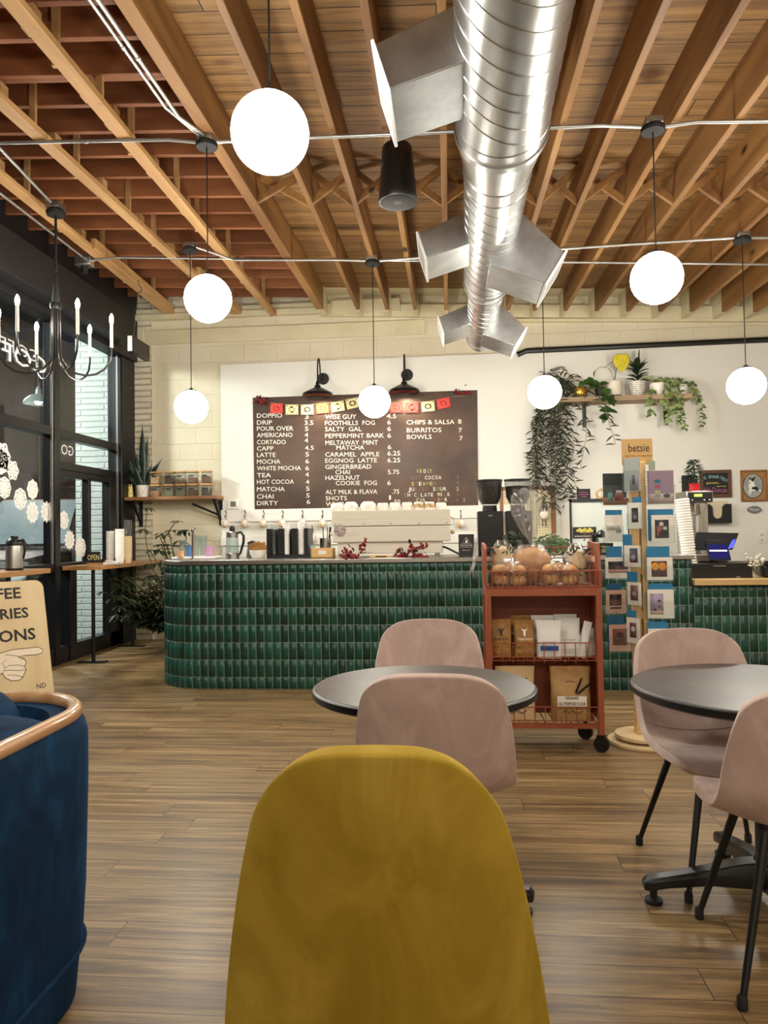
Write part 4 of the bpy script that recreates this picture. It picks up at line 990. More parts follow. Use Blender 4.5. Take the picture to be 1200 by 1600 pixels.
def sprig(loc, n, rad, lab, seed, leaves=14, ysq=.5, ex=1.0, nm='berry_sprig', down=0):
    rnd = random.Random(seed); t = thing(nm, lab, 'berry sprig', loc, 0)
    g = G(); st = G(); lf = G()
    for k in range(7):
        a_ = rnd.uniform(0, 2*PI); e = (rad*ex*rnd.uniform(.5, 1)*math.cos(a_), -abs(rad*ysq*rnd.uniform(.1, .6)), rad*rnd.uniform(.3, 1)*math.sin(a_)+rad*.2-down*rad*(1 if math.cos(a_) > 0 else 0))
        e = (e[0], e[1], max(e[2], .008-(.05 if down and e[0] > 0 and False else 0))) if not down == 9 else e
        st.tube([(0,0,.0), (e[0]*.5, e[1]*.6, e[2]*.6+.01), e], .0018, 4)
        for j in range(n//7):
            t_ = rnd.uniform(.4, 1.0); r_ = rad*.17
            g.sph((e[0]*t_+rnd.uniform(-r_, r_), e[1]*t_+rnd.uniform(-r_, r_), max(e[2]*t_+rnd.uniform(-r_, r_), .006)), rad*.085*rnd.uniform(.75, 1.2), 8, 6)
    st.build('stems', m_stem, t); g.build('berries', m_berry, t, sharp=180)
    for k in range(leaves):
        a_ = rnd.uniform(0, 2*PI); q = rad*rnd.uniform(.1, .8); lf.leaf((q*math.cos(a_)*ex, -rad*.2, max(.01, abs(q*math.sin(a_)))), (math.cos(a_), -.3, math.sin(a_)+.2), rad*.35, rad*.16)
    if leaves: lf.build('leaves', m_leafd, t)
    return t
w_ = W(408, 632, 8.93); sprig(w_, 84, .12, 'red berry sprig at the left end of the bunting', 1, 22)
w_ = W(722, 616, 8.93); sprig(w_, 84, .12, 'red berry sprig at the top right corner of the menu board', 2, 10)
# thermostat
c = W(365, 788); t = thing('thermostat', 'small white wall thermostat left of the menu board', 'thermostat', (c.x, YB, c.z))
G().box(-.075,.075,-.022,0,-.06,.06).build('case', m_white2, t, bevel=.006); G().box(-.035,.035,-.024,-.02,-.03,.035).build('display', M('lcd','6f766a',.3), t)
# hook rails and mugs
for k, (zt_, zb_, lab) in enumerate(((797, 816, 'upper white hook rail below the menu board'), (839, 853, 'lower white hook rail below the menu board'))):
    a, b = W(346, zt_), W(346, zb_); e = W(1050, zt_-4); g = G(); g.box(a.x, .92, YB-.024, YB, b.z, a.z)
    tag(g.build('hook_rail', m_white2, bevel=.003), lab, 'rail')
    if k == 0: RZ = (a.z+b.z)/2
m_hook = M('hook_black', '101010', .4, metal=.6)
def mkmug(lab, loc, grp='speckled mugs hanging from hooks'):
    t = thing('hanging_mug', lab, 'mug', loc, 0, grp)
    g = G(); rs = []
    pr = [(.001,-.046),(.028,-.046),(.040,-.035),(.045,-.01),(.044,.02),(.040,.043),(.037,.043),(.040,.02),(.041,-.01),(.03,-.034),(.001,-.038)]
    M1 = Matrix.Rotation(R(72), 3, 'Y') @ Matrix.Rotation(R(0), 3, 'X')
    g.lathe(pr, 24, rib=.02, nr=8); g.mapv(lambda v: M1 @ v + Vector((0, 0, -.075))); g.build('cup', m_ceram, t)
    g = G(); g.lathe([(.001,-.048),(.029,-.048),(.038,-.040),(.029,-.044),(.001,-.045)], 20); g.lathe([(.0405,-.034),(.046,-.012),(.0455,-.008),(.04,-.033)], 20); g.mapv(lambda v: M1 @ v + Vector((0, 0, -.075))); g.build('bare_base', M('bare_clay', 'd2a46a', .8), t)['label'] = 'unglazed tan clay base'
    g = G(); pts = [(.030*math.cos(a), 0, -.030+.030*math.sin(a)) for a in [R(-150+ k*20) for k in range(-2, 19)]]; g.tube(pts[:-2], .005, 8); g.build('handle', m_ceram, t)
    return t
mug0 = None
HK = [(353,'first'),(383,'second'),(412,'third'),(442,'fourth'),(473,'fifth'),(504,'sixth'),(720,'last')]
for k, (x, nm) in enumerate(HK+[(488, 'low')]):
    yy = 808 if nm != 'low' else 832
    c = W(x, yy-3, 8.90); g = G(); g.tube([(0,.035,.025),(0,.035,-.02),(0,.01,-.035),(0,-.03,-.03),(0,-.035,-.005)], .0055, 6); g.tube([(0,.035,.02),(0,.0,.035),(0,-.012,.05)], .005, 6); g.sph((0,-.012,.052), .009, 8, 6); g.sph((0,-.035,-.003), .008, 8, 6)
    o = g.build('wall_hook', m_hook, loc=(c.x, 8.90, c.z)); tag(o, f'black coat hook, {nm} from the left on the upper rail'.replace(', from', ' from').replace(',, ', ', ') if nm != 'low' else 'black coat hook on the lower rail beside the cup dispenser', 'hook', 'black hooks on the white rails')
    lab = f'white speckled mug with tan base, {nm} from the left on the hooks'.replace(', from', ' from') if nm != 'low' else 'white mug hanging lower than the rest, behind the wooden box'
    if mug0 is None: mug0 = mkmug(lab, (c.x, 8.885, c.z-.03))
    else: dup(mug0, (c.x, 8.885, c.z-.03), None, lab)
# left shelf with jars
za, zb_ = 1.735, 1.775
sh = thing('wall_shelf', 'wooden wall shelf carrying spice jars and the snake plant, left of the white wall', 'shelf', (0,0,0))
G().box(-4.06, -2.79, 8.66, 8.96, za, zb_).build('board', m_shelfw, sh, bevel=.003)
for x in (-3.86, -2.83):
    g = G(); g.box(x-.022, x+.022, 8.95, 8.965, za-.32, za); g.box(x-.022, x+.022, 8.68, 8.96, za-.014, za); g.hexa([(x-.014,8.955,za-.28),(x+.014,8.955,za-.28),(x+.014,8.965,za-.25),(x-.014,8.965,za-.25),(x-.014,8.70,za-.03),(x+.014,8.70,za-.03),(x+.014,8.72,za-.005),(x-.014,8.72,za-.005)])
    g.build('bracket', m_black, sh)
g = G(); a, b = P(300, 787, Y=8.8), P(345, 806, Y=8.9); g.tube([a, b], .014, 8); g.build('brace', m_black, sh)
m_bamb = M('bamboo_lid', 'c49a62', .5); m_jar = glass('jar_glass', 'f4f6f2', .03, 1.2, .05, 'e6e6dc')
JC = [('b58a5c','a5623a'),('3a2620','6b6a52'),('6a4c34','5d5a45'),('7d4a36','4a3026'),('6f3c34','1d2026')]
jn = ['granola','coffee beans','brown tea','red tea','dried petals']
jar0 = None
for i, x in enumerate((244, 266, 283.5, 302, 323)):
    for lev in (0, 1):
        X_ = P(x, 760, Y=8.80).x; z_ = zb_+lev*.158; colr = JC[i][1-lev]
        lab = f'bamboo-lidded glass jar, {"upper" if lev else "lower"} of the {ordn(i)} pair from the left on the shelf'
        t = thing('glass_jar', lab, 'jar', (X_, 8.80, z_), 0, 'stacked glass jars on the shelf')
        G().box(-.055,.055,-.055,.055,.002,.132).build('jar_body', m_jar, t, bevel=.012, seg=3)
        G().box(-.050,.050,-.050,.050,.006,(.07,.10,.09,.085,.095,.06,.08,.075,.10,.088)[i*2+lev]).build('contents', M('fill_'+colr, colr, .9, var=(('e0c8a0' if i == 0 else '8a7a66'), 60, (1,1,1), .5, .7), bump=(80, .8, .01)), t, bevel=.008)
        G().box(-.060,.060,-.060,.060,.134,.155).build('lid', m_bamb, t, bevel=.004)
        G().box(-.035,.02,-.057,-.0555,.085,.10).build('label', m_blackm, t)
# small yellow figure and snake plant
xg = P(205, 770, Y=8.8).x
t = thing('yellow_figurine', 'small pale yellow animal figurine at the left end of the shelf', 'figurine', (xg, 8.78, zb_))
g = G(); g.lathe([(.001,0),(.032,0),(.034,.02),(.030,.08),(.022,.10),(.001,.105)], 20); g.sph((0,-.004,.115), .030, 14, 10, 1, .9, 1); g.cyl((-.012,-.0,.135),(-.016,0,.165),.005,.008,8); g.cyl((.012,0,.135),(.016,0,.165),.005,.008,8)
g.build('body', M('figurine_yellow', 'e3cf7c', .4), t)
g = G(); g.sph((-.028,-.012,.112), .006, 8, 6); g.sph((.02,-.028,.05), .006, 8, 6); g.build('spots', m_black, t)
xp = P(223, 770, Y=8.8).x
def pot(t, prof, mat, n=32): return G().lathe(prof, n).build('pot', mat, t)
t = thing('snake_plant', 'tall dark snake plant in a white pot with triangle lines on the shelf', 'potted plant', (xp, 8.8, zb_))
pot(t, [(.001,0),(.060,0),(.064,.01),(.080,.145),(.076,.148),(.070,.13),(.001,.13)], m_ceram)
g = G()
for k in range(3):
    a0 = R(-90+120*k); a1 = a0+R(60)
    for (s_, e_) in ((a0-R(60), a0), (a0, a0+R(60))):
        z0_, z1_ = (.143, .008) if e_ == a0 else (.008, .143); r0_, r1_ = (.0805, .0645) if e_ == a0 else (.0645, .0805)
        g.tube([(math.cos(s_+(e_-s_)*q)*(r0_+(r1_-r0_)*q), math.sin(s_+(e_-s_)*q)*(r0_+(r1_-r0_)*q), z0_+(z1_-z0_)*q) for q in (0,.25,.5,.75,1)], .0016, 4)
g.build('line_pattern', m_black, t)
m_snake = M('snake_leaf', '14261a', .4, var=('3c5240', 16, (1,1,3), .5, .62))
def blade(b, d, L, Wd, bend, g):
    b, d, bend = Vector(b), Vector(d).normalized(), Vector(bend); sd = d.cross(Vector((0,1,0))).normalized(); vs = []
    N = 12
    for i in range(N+1):
        t_ = i/N; c = b+d*L*t_+bend*t_*t_; w_ = 1.45*Wd*(.55+.9*t_-1.35*t_*t_) if t_ < .97 else .001; w_ = max(w_, .001)*(1 if t_ < .6 else (1-((t_-.6)/.4)**2))
        vs += [c-sd*w_/2, c+Vector((0,.012*(1-t_),0)), c+sd*max(w_, .0005)/2]
    g.add(vs, [f for i in range(N) for f in ((3*i,3*i+1,3*i+4,3*i+3),(3*i+1,3*i+2,3*i+5,3*i+4))])
k = 0
for b, d, L, w_, bend in (((0,0,.12),(-.0,0,1),.80,.085,(.0,0,0)),((.02,.01,.12),(.04,0,1),.64,.075,(.02,0,0)),((-.03,0,.12),(-.45,0,1),.52,.05,(-.12,0,.06)),((-.04,.01,.12),(-.35,0,1),.68,.05,(-.10,0,.0)),((.03,0,.12),(.45,0,1),.40,.065,(.06,0,.0)),
      ((-.02,-.02,.12),(-.12,0,1),.46,.07,(-.01,0,0)),((.0,-.02,.12),(.1,-.05,1),.33,.075,(0,0,0)),((.04,.0,.12),(.22,0,1),.30,.06,(.02,0,0)),((-.04,0,.12),(-.8,0,1),.42,.045,(-.18,0,.02)),((-.01,-.03,.12),(-.25,-.1,1),.30,.06,(0,0,0)),((.01,.02,.12),(-.02,.1,1),.5,.07,(.0,0,0))):
    g = G(); blade(b, d, L, w_, bend, g); g.build('leaf', m_snake, t, solid=.004)
# right plant shelf
zs_ = 2.835
sh = thing('plant_shelf', 'thick reclaimed wood shelf high on the white wall holding potted plants', 'shelf', (0,0,0))
G().box(1.30, 2.80, 8.66, 8.955, zs_-.055, zs_).build('board', wood('weathered_shelf', '8a7256', 'b39a78', 'x', 1.2, .6, c3='5f4a34'), sh, bevel=.004)
for x in (P(914, 650, Y=8.9).x, P(1042, 650, Y=8.9).x):
    g = G(); g.box(x-.022, x+.022, 8.94, 8.955, zs_-.32, zs_-.055); g.box(x-.022, x+.022, 8.70, 8.955, zs_-.07, zs_-.055); g.build('bracket', m_black, sh)
def px_(x, Y=8.80): return P(x, 610, Y=Y).x
def vine(g, st, p0, steps, step, dirf, leafL, leafW, rnd, heart=False, down=(0,0,-1), off=.5):
    p = Vector(p0); pts = [p.copy()]; d = Vector(dirf)
    for k in range(steps):
        d = (d*.72 + Vector(down)*.28 + Vector((rnd.uniform(-1,1), rnd.uniform(-.5,.5), rnd.uniform(-.5,.5)))*.22).normalized()
        p = p + d*step
        p.y = min(p.y, YB-.02); pts.append(p.copy())
        for s_ in ((-1, 1) if rnd.random() < off else (rnd.choice((-1, 1)),)):
            ld = Vector((s_*rnd.uniform(.4, 1), -rnd.uniform(.0, .5), rnd.uniform(-.9, .35)))
            g.leaf(p, ld, leafL*rnd.uniform(.7, 1.2), leafW*rnd.uniform(.8, 1.15), up=(0, -.8, .6), droop=.25, heart=heart)
    st.tube(pts, .0028, 5); return p
rnd = random.Random(11)
# trailing plant in a gold pot
t = thing('trailing_plant', 'long trailing olive-green plant spilling from a gold pot on the plant shelf', 'potted plant', (px_(907), 8.80, zs_))
pot(t, [(.001,0),(.055,0),(.075,.03),(.085,.08),(.080,.13),(.074,.13),(.001,.12)], M('gold_pot', 'b08a3c', .25, metal=.8, bump=(20,.4,.01)))
lf, st = G(), G()
for k in range(24):
    a_ = rnd.uniform(-.36, .0); s0_ = (a_*.9, rnd.uniform(-.10, .06), rnd.uniform(-.0, .16))
    vine(lf, st, s0_, rnd.randint(13, 28), .054, (rnd.uniform(-.8, .0), -.1, .3), .105, .021, rnd, off=.3, down=(rnd.uniform(-.06,.05), .02, -1))
for k in range(14):
    s0_ = (rnd.uniform(-.3, 0), 0, .1); vine(lf, st, s0_, rnd.randint(4, 9), .04, (rnd.uniform(-1, .6), -.2, .8), .08, .022, rnd, down=(-.5, 0, .1))
for zz_, ll in ((-.28, 6), (-.42, 9), (-.6, 7), (-.85, 8), (-1.0, 6)):
    vine(lf, st, (-.28, -.05, zz_), ll, .035, (-1, -.1, .3), .07, .018, rnd, down=(-.9, 0, .25))
st.build('stems', m_stem, t); lf.build('foliage', m_leafo, t, sharp=180)
# pothos in dark pot
t = thing('pothos_plant', 'green heart-leaved pothos in a small black pot next to the gold pot', 'potted plant', (px_(937), 8.78, zs_))
pot(t, [(.001,0),(.05,0),(.06,.12),(.055,.12),(.001,.11)], m_blackm)
lf, st = G(), G()
for k in range(6): vine(lf, st, (rnd.uniform(-.05,.05), -.03, .11), rnd.randint(2, 4), .055, (rnd.uniform(-.8,.3), -.3, .8), .08, .062, rnd, True, off=.2)
vine(lf, st, (.03,-.08,.1), 9, .045, (.1,-.5,0), .10, .08, rnd, True, off=.3)
st.build('stems', m_stem, t); lf.build('foliage', m_leafg, t, sharp=180)
# cream pot with the big yellow leaf
t = thing('yellow_leaf_plant', 'single large yellow leaf plant in a cream pot with a black saucer', 'potted plant', (px_(960), 8.80, zs_))
pot(t, [(.001,.02),(.070,.02),(.085,.04),(.092,.185),(.088,.19),(.082,.17),(.001,.17)], M('cream_pot', 'd9d0bd', .5)); G().lathe([(.001,0),(.08,0),(.085,.022),(.001,.022)], 28).build('saucer', m_blackm, t)
st = G(); s_ = spline([(0,0,.17),(.02,-.01,.30),(.05,-.02,.47)], 8); st.tube(s_, .005, 6); st.tube(spline([(0,0,.17),(-.05,-.02,.33),(-.15,-.03,.36),(-.22,-.04,.32)], 10), .003, 5); st.tube(spline([(0,0,.17),(.0,-.02,.36),(-.03,-.03,.42)], 8), .003, 5); st.build('stems', m_stem, t)
G().leaf((.075,-.03,.50), (.04,-.12,-1), .215, .21, up=(0,-1,0), heart=True, droop=.05, fold=.06).mapv(lambda v: v).build('big_leaf', m_leafy, t, sub=1, solid=.002)
G().leaf((-.02,-.03,.42), (-1,-.1,-.45), .13, .04).build('leaf', m_leafg, t); G().leaf((-.22,-.04,.32), (-.4,-.1,-.8), .08, .05, heart=True).build('leaf', m_leafg, t)
# dark rubber plant in patterned pot
t = thing('rubber_plant', 'dark glossy-leaved plant in a white pot with black dashes', 'potted plant', (px_(996), 8.80, zs_))
pot(t, [(.001,0),(.075,0),(.08,.01),(.100,.17),(.096,.175),(.09,.16),(.001,.16)], m_ceram)
g = G()
for j in range(26):
    for i in range(7):
        a_ = 2*PI*j/26+(i % 2)*.12; z_ = .02+i*.022; r_ = .0815+.0205*z_/.17*1.0+.001; sl = R((-35,20,55,-10)[(i+j) % 4])
        cx_, cy_ = r_*math.cos(a_), r_*math.sin(a_); tx, ty = -math.sin(a_), math.cos(a_); L2, w2 = .0125, .0048
        q = [(cx_+tx*(u*L2*math.cos(sl)-v*w2*math.sin(sl)), cy_+ty*(u*L2*math.cos(sl)-v*w2*math.sin(sl)), z_+u*L2*math.sin(sl)+v*w2*math.cos(sl)) for u, v in ((-1,-.6),(1,-.6),(1,.6),(-1,.6))]
        g.add(q, [(0,1,2,3)])
g.build('dash_pattern', m_black, t, sharp=180)
lf = G()
for k in range(16):
    a_ = k*2.4; lf.leaf((0,0,.17+.012*k), (math.cos(a_), -.3+math.sin(a_)*.5, .35+.05*k), .15, .075)
lf.leaf((.0,0,.2), (.12,-.05,1), .26, .08); lf.leaf((.03,0,.38), (.1,-.05,1), .19, .075, droop=-.1)
st = G(); st.tube([(0,0,.15),(.02,0,.4)], .006, 6); st.build('stem', m_stem, t); lf.build('foliage', m_leafd, t, sharp=180)
t = thing('variegated_pothos', 'pale variegated pothos in a tapered white pot, right of the patterned pot', 'potted plant', (px_(1027), 8.80, zs_))
pot(t, [(.001,0),(.055,0),(.058,.02),(.092,.12),(.09,.15),(.085,.15),(.001,.13)], m_ceram)
lf, st = G(), G()
for k in range(6): vine(lf, st, (rnd.uniform(-.04,.04), -.02, .14), rnd.randint(1, 3), .055, (rnd.uniform(-1,1), -.2, .9), .085, .05, rnd, True, off=.1)
vine(lf, st, (.05,-.09,.12), 7, .05, (.3,-.4,-.2), .09, .055, rnd, True, off=.5); vine(lf, st, (-.07,-.09,.1), 7, .05, (-.4,-.5,-.3), .09, .05, rnd, True, off=.4)
vine(lf, st, (.0,-.10,-.02), 6, .05, (.5,-.2,-.4), .085, .05, rnd, True, off=.5)
st.build('stems', m_stem, t); lf.build('foliage', m_leafv, t, sharp=180)
t = thing('hoya_plant', 'hoya with curling variegated leaves in a small pot at the shelf right end', 'potted plant', (px_(1066), 8.80, zs_))
pot(t, [(.001,0),(.055,0),(.06,.02),(.072,.12),(.068,.125),(.001,.11)], M('grey_white_pot', 'cfcdc8', .4))
lf, st = G(), G()
for k in range(9): vine(lf, st, (rnd.uniform(-.04,.04), -.02, .12), rnd.randint(2, 4), .04, (rnd.uniform(-1,1), -.2, .6), .06, .035, rnd, off=.8)
vine(lf, st, (-.06,-.09,.05), 15, .032, (-.3,-.6,-.2), .055, .035, rnd, off=.9); vine(lf, st, (-.05,-.1,.02), 12, .03, (-.2,-.5,-.6), .05, .03, rnd, off=.9)
vine(lf, st, (.09,-.06,.08), 14, .034, (.6,-.3,-.2), .05, .035, rnd, off=.8); vine(lf, st, (.07,-.08,.08), 7, .03, (.6,-.5,-.2), .055, .04, rnd, off=.9)
st.build('stems', m_stem, t); lf.build('foliage', m_leafv, t, sharp=180)
# pegboard, gnome
c0, c1 = W(826, 760), W(869, 850)
t = thing('pegboard', 'wood-framed cream pegboard hanging behind the coffee grinders', 'pegboard', (0,0,0))
m_peg = M('pegboard_cream', 'd8cba4', .6); x0_, x1_, z0_, z1_ = c0.x-.35, c1.x, c1.z-.1, c0.z
g = G(); g.box(x0_+.04, x1_-.04, YB-.012, YB, z0_+.04, z1_-.04); g.build('board', m_peg, t)
g = G()
for a_, b_, c_, d_ in ((x0_, x1_, z1_-.045, z1_), (x0_, x1_, z0_, z0_+.045), (x0_, x0_+.045, z0_, z1_), (x1_-.055, x1_, z0_, z1_)): g.box(a_, b_, YB-.025, YB, c_, d_)
g.build('frame', M('peg_frame_wood', '8a5c3a', .5), t)
g = G(); nx, nz = int((x1_-x0_-.1)/.034), int((z1_-z0_-.1)/.034)
for i in range(nx):
    for j in range(nz):
        cx_, cz_ = x0_+.06+i*.034, z0_+.06+j*.034; g.add([(cx_-.004,YB-.0125,cz_-.004),(cx_+.004,YB-.0125,cz_-.004),(cx_+.004,YB-.0125,cz_+.004),(cx_-.004,YB-.0125,cz_+.004)], [(0,1,2,3)])
g.build('peg_holes', m_blackm, t, sharp=180)
c = W(850, 800, 8.9); t = thing('gnome_ornament', 'hanging grey gnome ornament with a white beard on the pegboard', 'ornament', (c.x, 8.90, c.z))
G().lathe([(.045,.0),(.05,.03),(.035,.09),(.018,.14),(.006,.20),(.001,.24)], 16).build('hat', M('gnome_hat', '55504e', .9, var=('d8d4cc', 40, (1,1,1), .55, .65)), t)
g = G(); g.sph((0,-.01,-.03), .055, 16, 12, 1, .8, 1.1); g.build('beard', M('gnome_beard', 'e4ddd0', .95, bump=(60,.8,.01)), t); g = G(); g.sph((0,-.05,.012), .014, 10, 8); g.sph((0,0,.20), .014, 10, 8); g.build('nose_and_pompom', m_ceram, t)
for s_ in (-1, 1): g = G(); g.cyl((s_*.018,0,-.06),(s_*.02,0,-.15),.008,.008,8); g.sph((s_*.02,-.008,-.155), .014, 8, 6, 1, 1.3, .7); g.build('leg', M('gnome_grey', '6b6460', .9), t)
# framed chalk sign, dog portrait, plaque, file holder, outlet
def frame(name, lab, cat, x0, y0, x1, y1, bw, mf, mp, dep=.025, Y=YB):
    a, b = W(x0, y0, Y), W(x1, y1, Y); t = thing(name, lab, cat, (0,0,0)); g = G()
    for q in ((a.x, b.x, a.z-bw, a.z), (a.x, b.x, b.z, b.z+bw), (a.x, a.x+bw, b.z+bw, a.z-bw), (b.x-bw, b.x, b.z+bw, a.z-bw)): g.box(q[0], q[1], Y-dep, Y, q[2], q[3])
    g.build('frame', mf, t, bevel=.003); G().box(a.x+bw*.9, b.x-bw*.9, Y-dep*.5, Y, b.z+bw*.9, a.z-bw*.9).build('panel', mp, t); return t, a, b
m_chalk = M('chalkboard', '14161a', .7)
t, a, b = frame('chalk_sign', 'brown-framed chalkboard with coloured chalk writing beside the small tree', 'chalk sign', 1092, 735, 1143, 777, .04, M('walnut_frame', '5a3a28', .5), m_chalk)
s5 = lambda x, y: (1040+x/7.275, 700+y/7.275)
yt = YB-.014
def ctext(s, x0, y0, x1, y1, cap, mat, par, name='chalk_writing'):
    g = G(); p, q = P(*s5(x0, y0), Y=yt), P(*s5(x1, y1), Y=yt); text(g, s, p, q-p, (-(q-p).z, 0, (q-p).x), (q-p).length, px(cap/7.275, yt)); return g.build(name, mat, par)
mcb, mcy, mcp = M('chalk_blue', '9cc4cc', .8), M('chalk_yellow', 'd8cc6a', .8), M('chalk_pink', 'b0648a', .8)
ctext('THE', 400, 390, 470, 345, 36, mcb, t); ctext('SMAR', 487, 345, 610, 345, 36, mcb, t); ctext('TEST', 610, 345, 700, 395, 34, mcb, t)
ctext('person...', 465, 410, 625, 405, 30, mcy, t); ctext('Nikki Duncan', 395, 500, 700, 505, 58, mcp, t); ctext('(apparently)', 580, 440, 690, 440, 16, mcy, t)
t, a, b = frame('dog_portrait', 'ornate gold frame with an oval picture of a black and white dog', 'picture', 1156, 735, 1199, 783, .022, M('gilt_wood', '8e6236', .4, metal=.3, bump=(70,.8,.006)), M('gilt_mount', 'a87c48', .45, metal=.3, bump=(60,.9,.008)), .03)
d6 = lambda x, y: P(1155+x/20, 735+y/20, Y=YB-.019)
def flat(pts, mat, name, par, dy=0, fn=d6):
    g = G(); vs = []
    for x, y in pts: q = fn(x, y); vs.append((q.x, q.y-dy, q.z))
    g.add(vs, [tuple(range(len(vs)))[::-1]]); return g.build(name, mat, par, sharp=180)
flat([(430+325*math.cos(2*PI*k/40), 490+395*math.sin(2*PI*k/40)) for k in range(40)], M('oval_rim', '4a3018', .4), 'oval_rim', t)
pc = flat([(430+300*math.cos(2*PI*k/40), 485+370*math.sin(2*PI*k/40)) for k in range(40)], M('photo_grey', '8b9290', .6, var=('a2a8a4', 9, (1,1,1), .4, .6)), 'dog_picture', t, .002)
m_pw, m_pb = M('photo_white', 'e6e6e2', .6), M('photo_black', '1b1b1c', .6)
flat([(300,330),(330,260),(400,250),(450,350),(470,440),(510,480),(480,510),(400,560),(480,590),(500,655),(430,655),(400,620),(330,775),(300,770),(340,600),(290,690),(255,690),(320,590),(290,500),(300,420)], m_pw, 'dog_body', pc, .003)
flat([(295,250),(320,205),(345,240),(420,245),(525,175),(450,330),(400,355),(370,320),(350,260),(310,320)], m_pb, 'dog_head_patch', pc, .004); flat([(385,590),(400,520),(530,500),(620,580),(560,640),(480,600)], m_pb, 'dog_back_patch', pc, .004); flat([(600,600),(640,600),(695,640),(690,660),(620,640)], m_pw, 'dog_tail', pc, .004); flat([(305,375),(340,375),(340,410),(310,410)], m_pb, 'dog_muzzle', pc, .0045)
t = thing('oval_plaque', 'small grey oval plaque hanging on a string below the dog picture', 'plaque', (0,0,0))
g = G(); cc = d6(480, 1225); g.prism([(cc.x+.078*math.cos(2*PI*k/28)*(1+.06*math.cos(4*PI*k/14)), cc.z+.043*math.sin(2*PI*k/28)) for k in range(28)], YB-.02, YB-.008, 'xz'); g.build('plate', M('pewter', '77787c', .5, metal=.4), t)
g = G(); text(g, 'Margot', (cc.x-.052, YB-.0212, cc.z-.012), (1,0,0), (0,0,1), .104, .03); g.build('lettering', m_paper, t)
g = G(); q0, q1 = d6(470, 960), d6(400, 1110); q2 = d6(575, 1110); g.tube([q1, q0, q2], .0015, 4); g.build('string', M('string'), t)
a, b = s5(432, 640), s5(760, 850); a, b = W(*a, 8.85), W(*b, 8.85)
t = thing('file_holder', 'black wall-mounted paper holder with a scooped front', 'wall file', (0,0,0))
mx = (a.x+b.x)/2; sc = px(1/7.275, 8.85)
poly = [(a.x, b.z), (b.x, b.z), (b.x, a.z), (mx+.085, a.z), (mx+.055, a.z-.03), (mx+.05, a.z-.12)]+[(mx+.05*math.cos(R(k*30)), a.z-.12+.05*math.sin(R(-k*30))) for k in range(1, 6)]+[(mx-.05, a.z-.12), (mx-.055, a.z-.03), (mx-.085, a.z), (a.x, a.z)]
g = G(); g.prism(poly, 8.86, 8.868, 'xz'); g.box(a.x, b.x, 8.868, YB, b.z, b.z+.01); g.box(a.x, a.x+.008, 8.868, YB, b.z, a.z-.03); g.box(b.x-.008, b.x, 8.868, YB, b.z, a.z-.03); g.box(a.x, b.x, YB-.01, YB, b.z, a.z); g.build('tray', m_black, t)
g = G(); g.box(a.x+.03, b.x-.03, 8.88, 8.90, b.z+.02, a.z+.035); tag(g.build('paper_stack', M('buff_paper', 'cdbfa2', .8)), 'buff papers standing in the black wall holder', 'papers')
c = W(*s5(1090, 1018)); t = thing('wall_outlet', 'white double power socket low on the wall at the right', 'outlet', (c.x, YB, c.z))
G().box(-.045,.045,-.008,0,-.068,.068).build('plate', m_white2, t, bevel=.003)
for s_ in (-1, 1): G().box(-.018,.018,-.011,-.007,s_*.032-.016,s_*.032+.016).build('socket', M('socket_grey', 'c8c2b8', .4), t)

# ================================================================ ON THE COUNTER
def cx(x, Y): return P(x, 840, Y=Y).x
def cz(y, Y, x=500): return P(x, y, Y=Y).z
m_cglass = glass('drinking_glass', 'f2f7f7', .02, 1.6, .04, 'dfeaea')
# glass tray with glasses and tap
t = thing('drain_tray', 'white drain tray at the left end of the counter carrying glasses', 'tray', (cx(308, 6.5), 6.5, CT))
G().box(-.20,.20,-.12,.12,0,.022).build('tray', m_white2, t, bevel=.008)
for x, Y, h, r_, lab in ((285,6.48,.15,.034,'short clear tumbler nearest the left end of the drain tray'),(307,6.55,.19,.032,'tall clear tumbler behind the tap'),(318,6.52,.19,.036,'tall clear tumbler between tap and pink cup')):
    t = thing('tumbler', lab, 'glass', (cx(x, Y), Y, CT+.022), 0, 'tumblers on the drain tray'); g = G(); g.lathe([(.001,0),(r_*.8,0),(r_,h),(r_-.002,h),(r_*.78,.008),(.001,.008)], 20); g.build('glass', m_cglass, t)
g = G(); g.lathe([(.001,0),(.036,0),(.044,.09),(.041,.09),(.034,.006),(.001,.006)], 24); tag(g.build('pink_cup', M('pink_plastic', 'd9a6cf', .3), loc=(cx(327, 6.46), 6.46, CT+.022)), 'translucent pink cup on the drain tray', 'cup')
g = G(); g.lathe([(.001,0),(.028,0),(.031,.055),(.001,.055)], 20); tag(g.build('candle', M('peach_wax', 'd9a878', .5), loc=(cx(282, 6.38), 6.38, CT+.022)), 'small peach-coloured candle at the left end of the counter', 'candle')
g = G(); g.lathe([(.001,0),(.026,0),(.028,.10),(.001,.10)], 20); tag(g.build('blue_cup', M('blue_plastic', '4d7fb8', .3), loc=(cx(296, 6.5), 6.50, CT+.022)), 'small blue cup beside the chrome tap', 'cup')
t = thing('chrome_tap', 'slim chrome water tap at the left end of the counter', 'tap', (cx(301.5, 6.36), 6.36, CT))
g = G(); g.lathe([(.001,0),(.026,0),(.026,.008),(.012,.014),(.012,.24),(.016,.25),(.014,.27),(.001,.275)], 18); g.build('post', m_chrome, t)
G().tube([(0,0,.235),(-.035,-.02,.25),(-.045,-.03,.215)], .007, 8).build('spout', m_chrome, t); G().cyl((.0,0,.26),(.022,0,.275),.005,.007,8).build('lever', m_chrome, t)
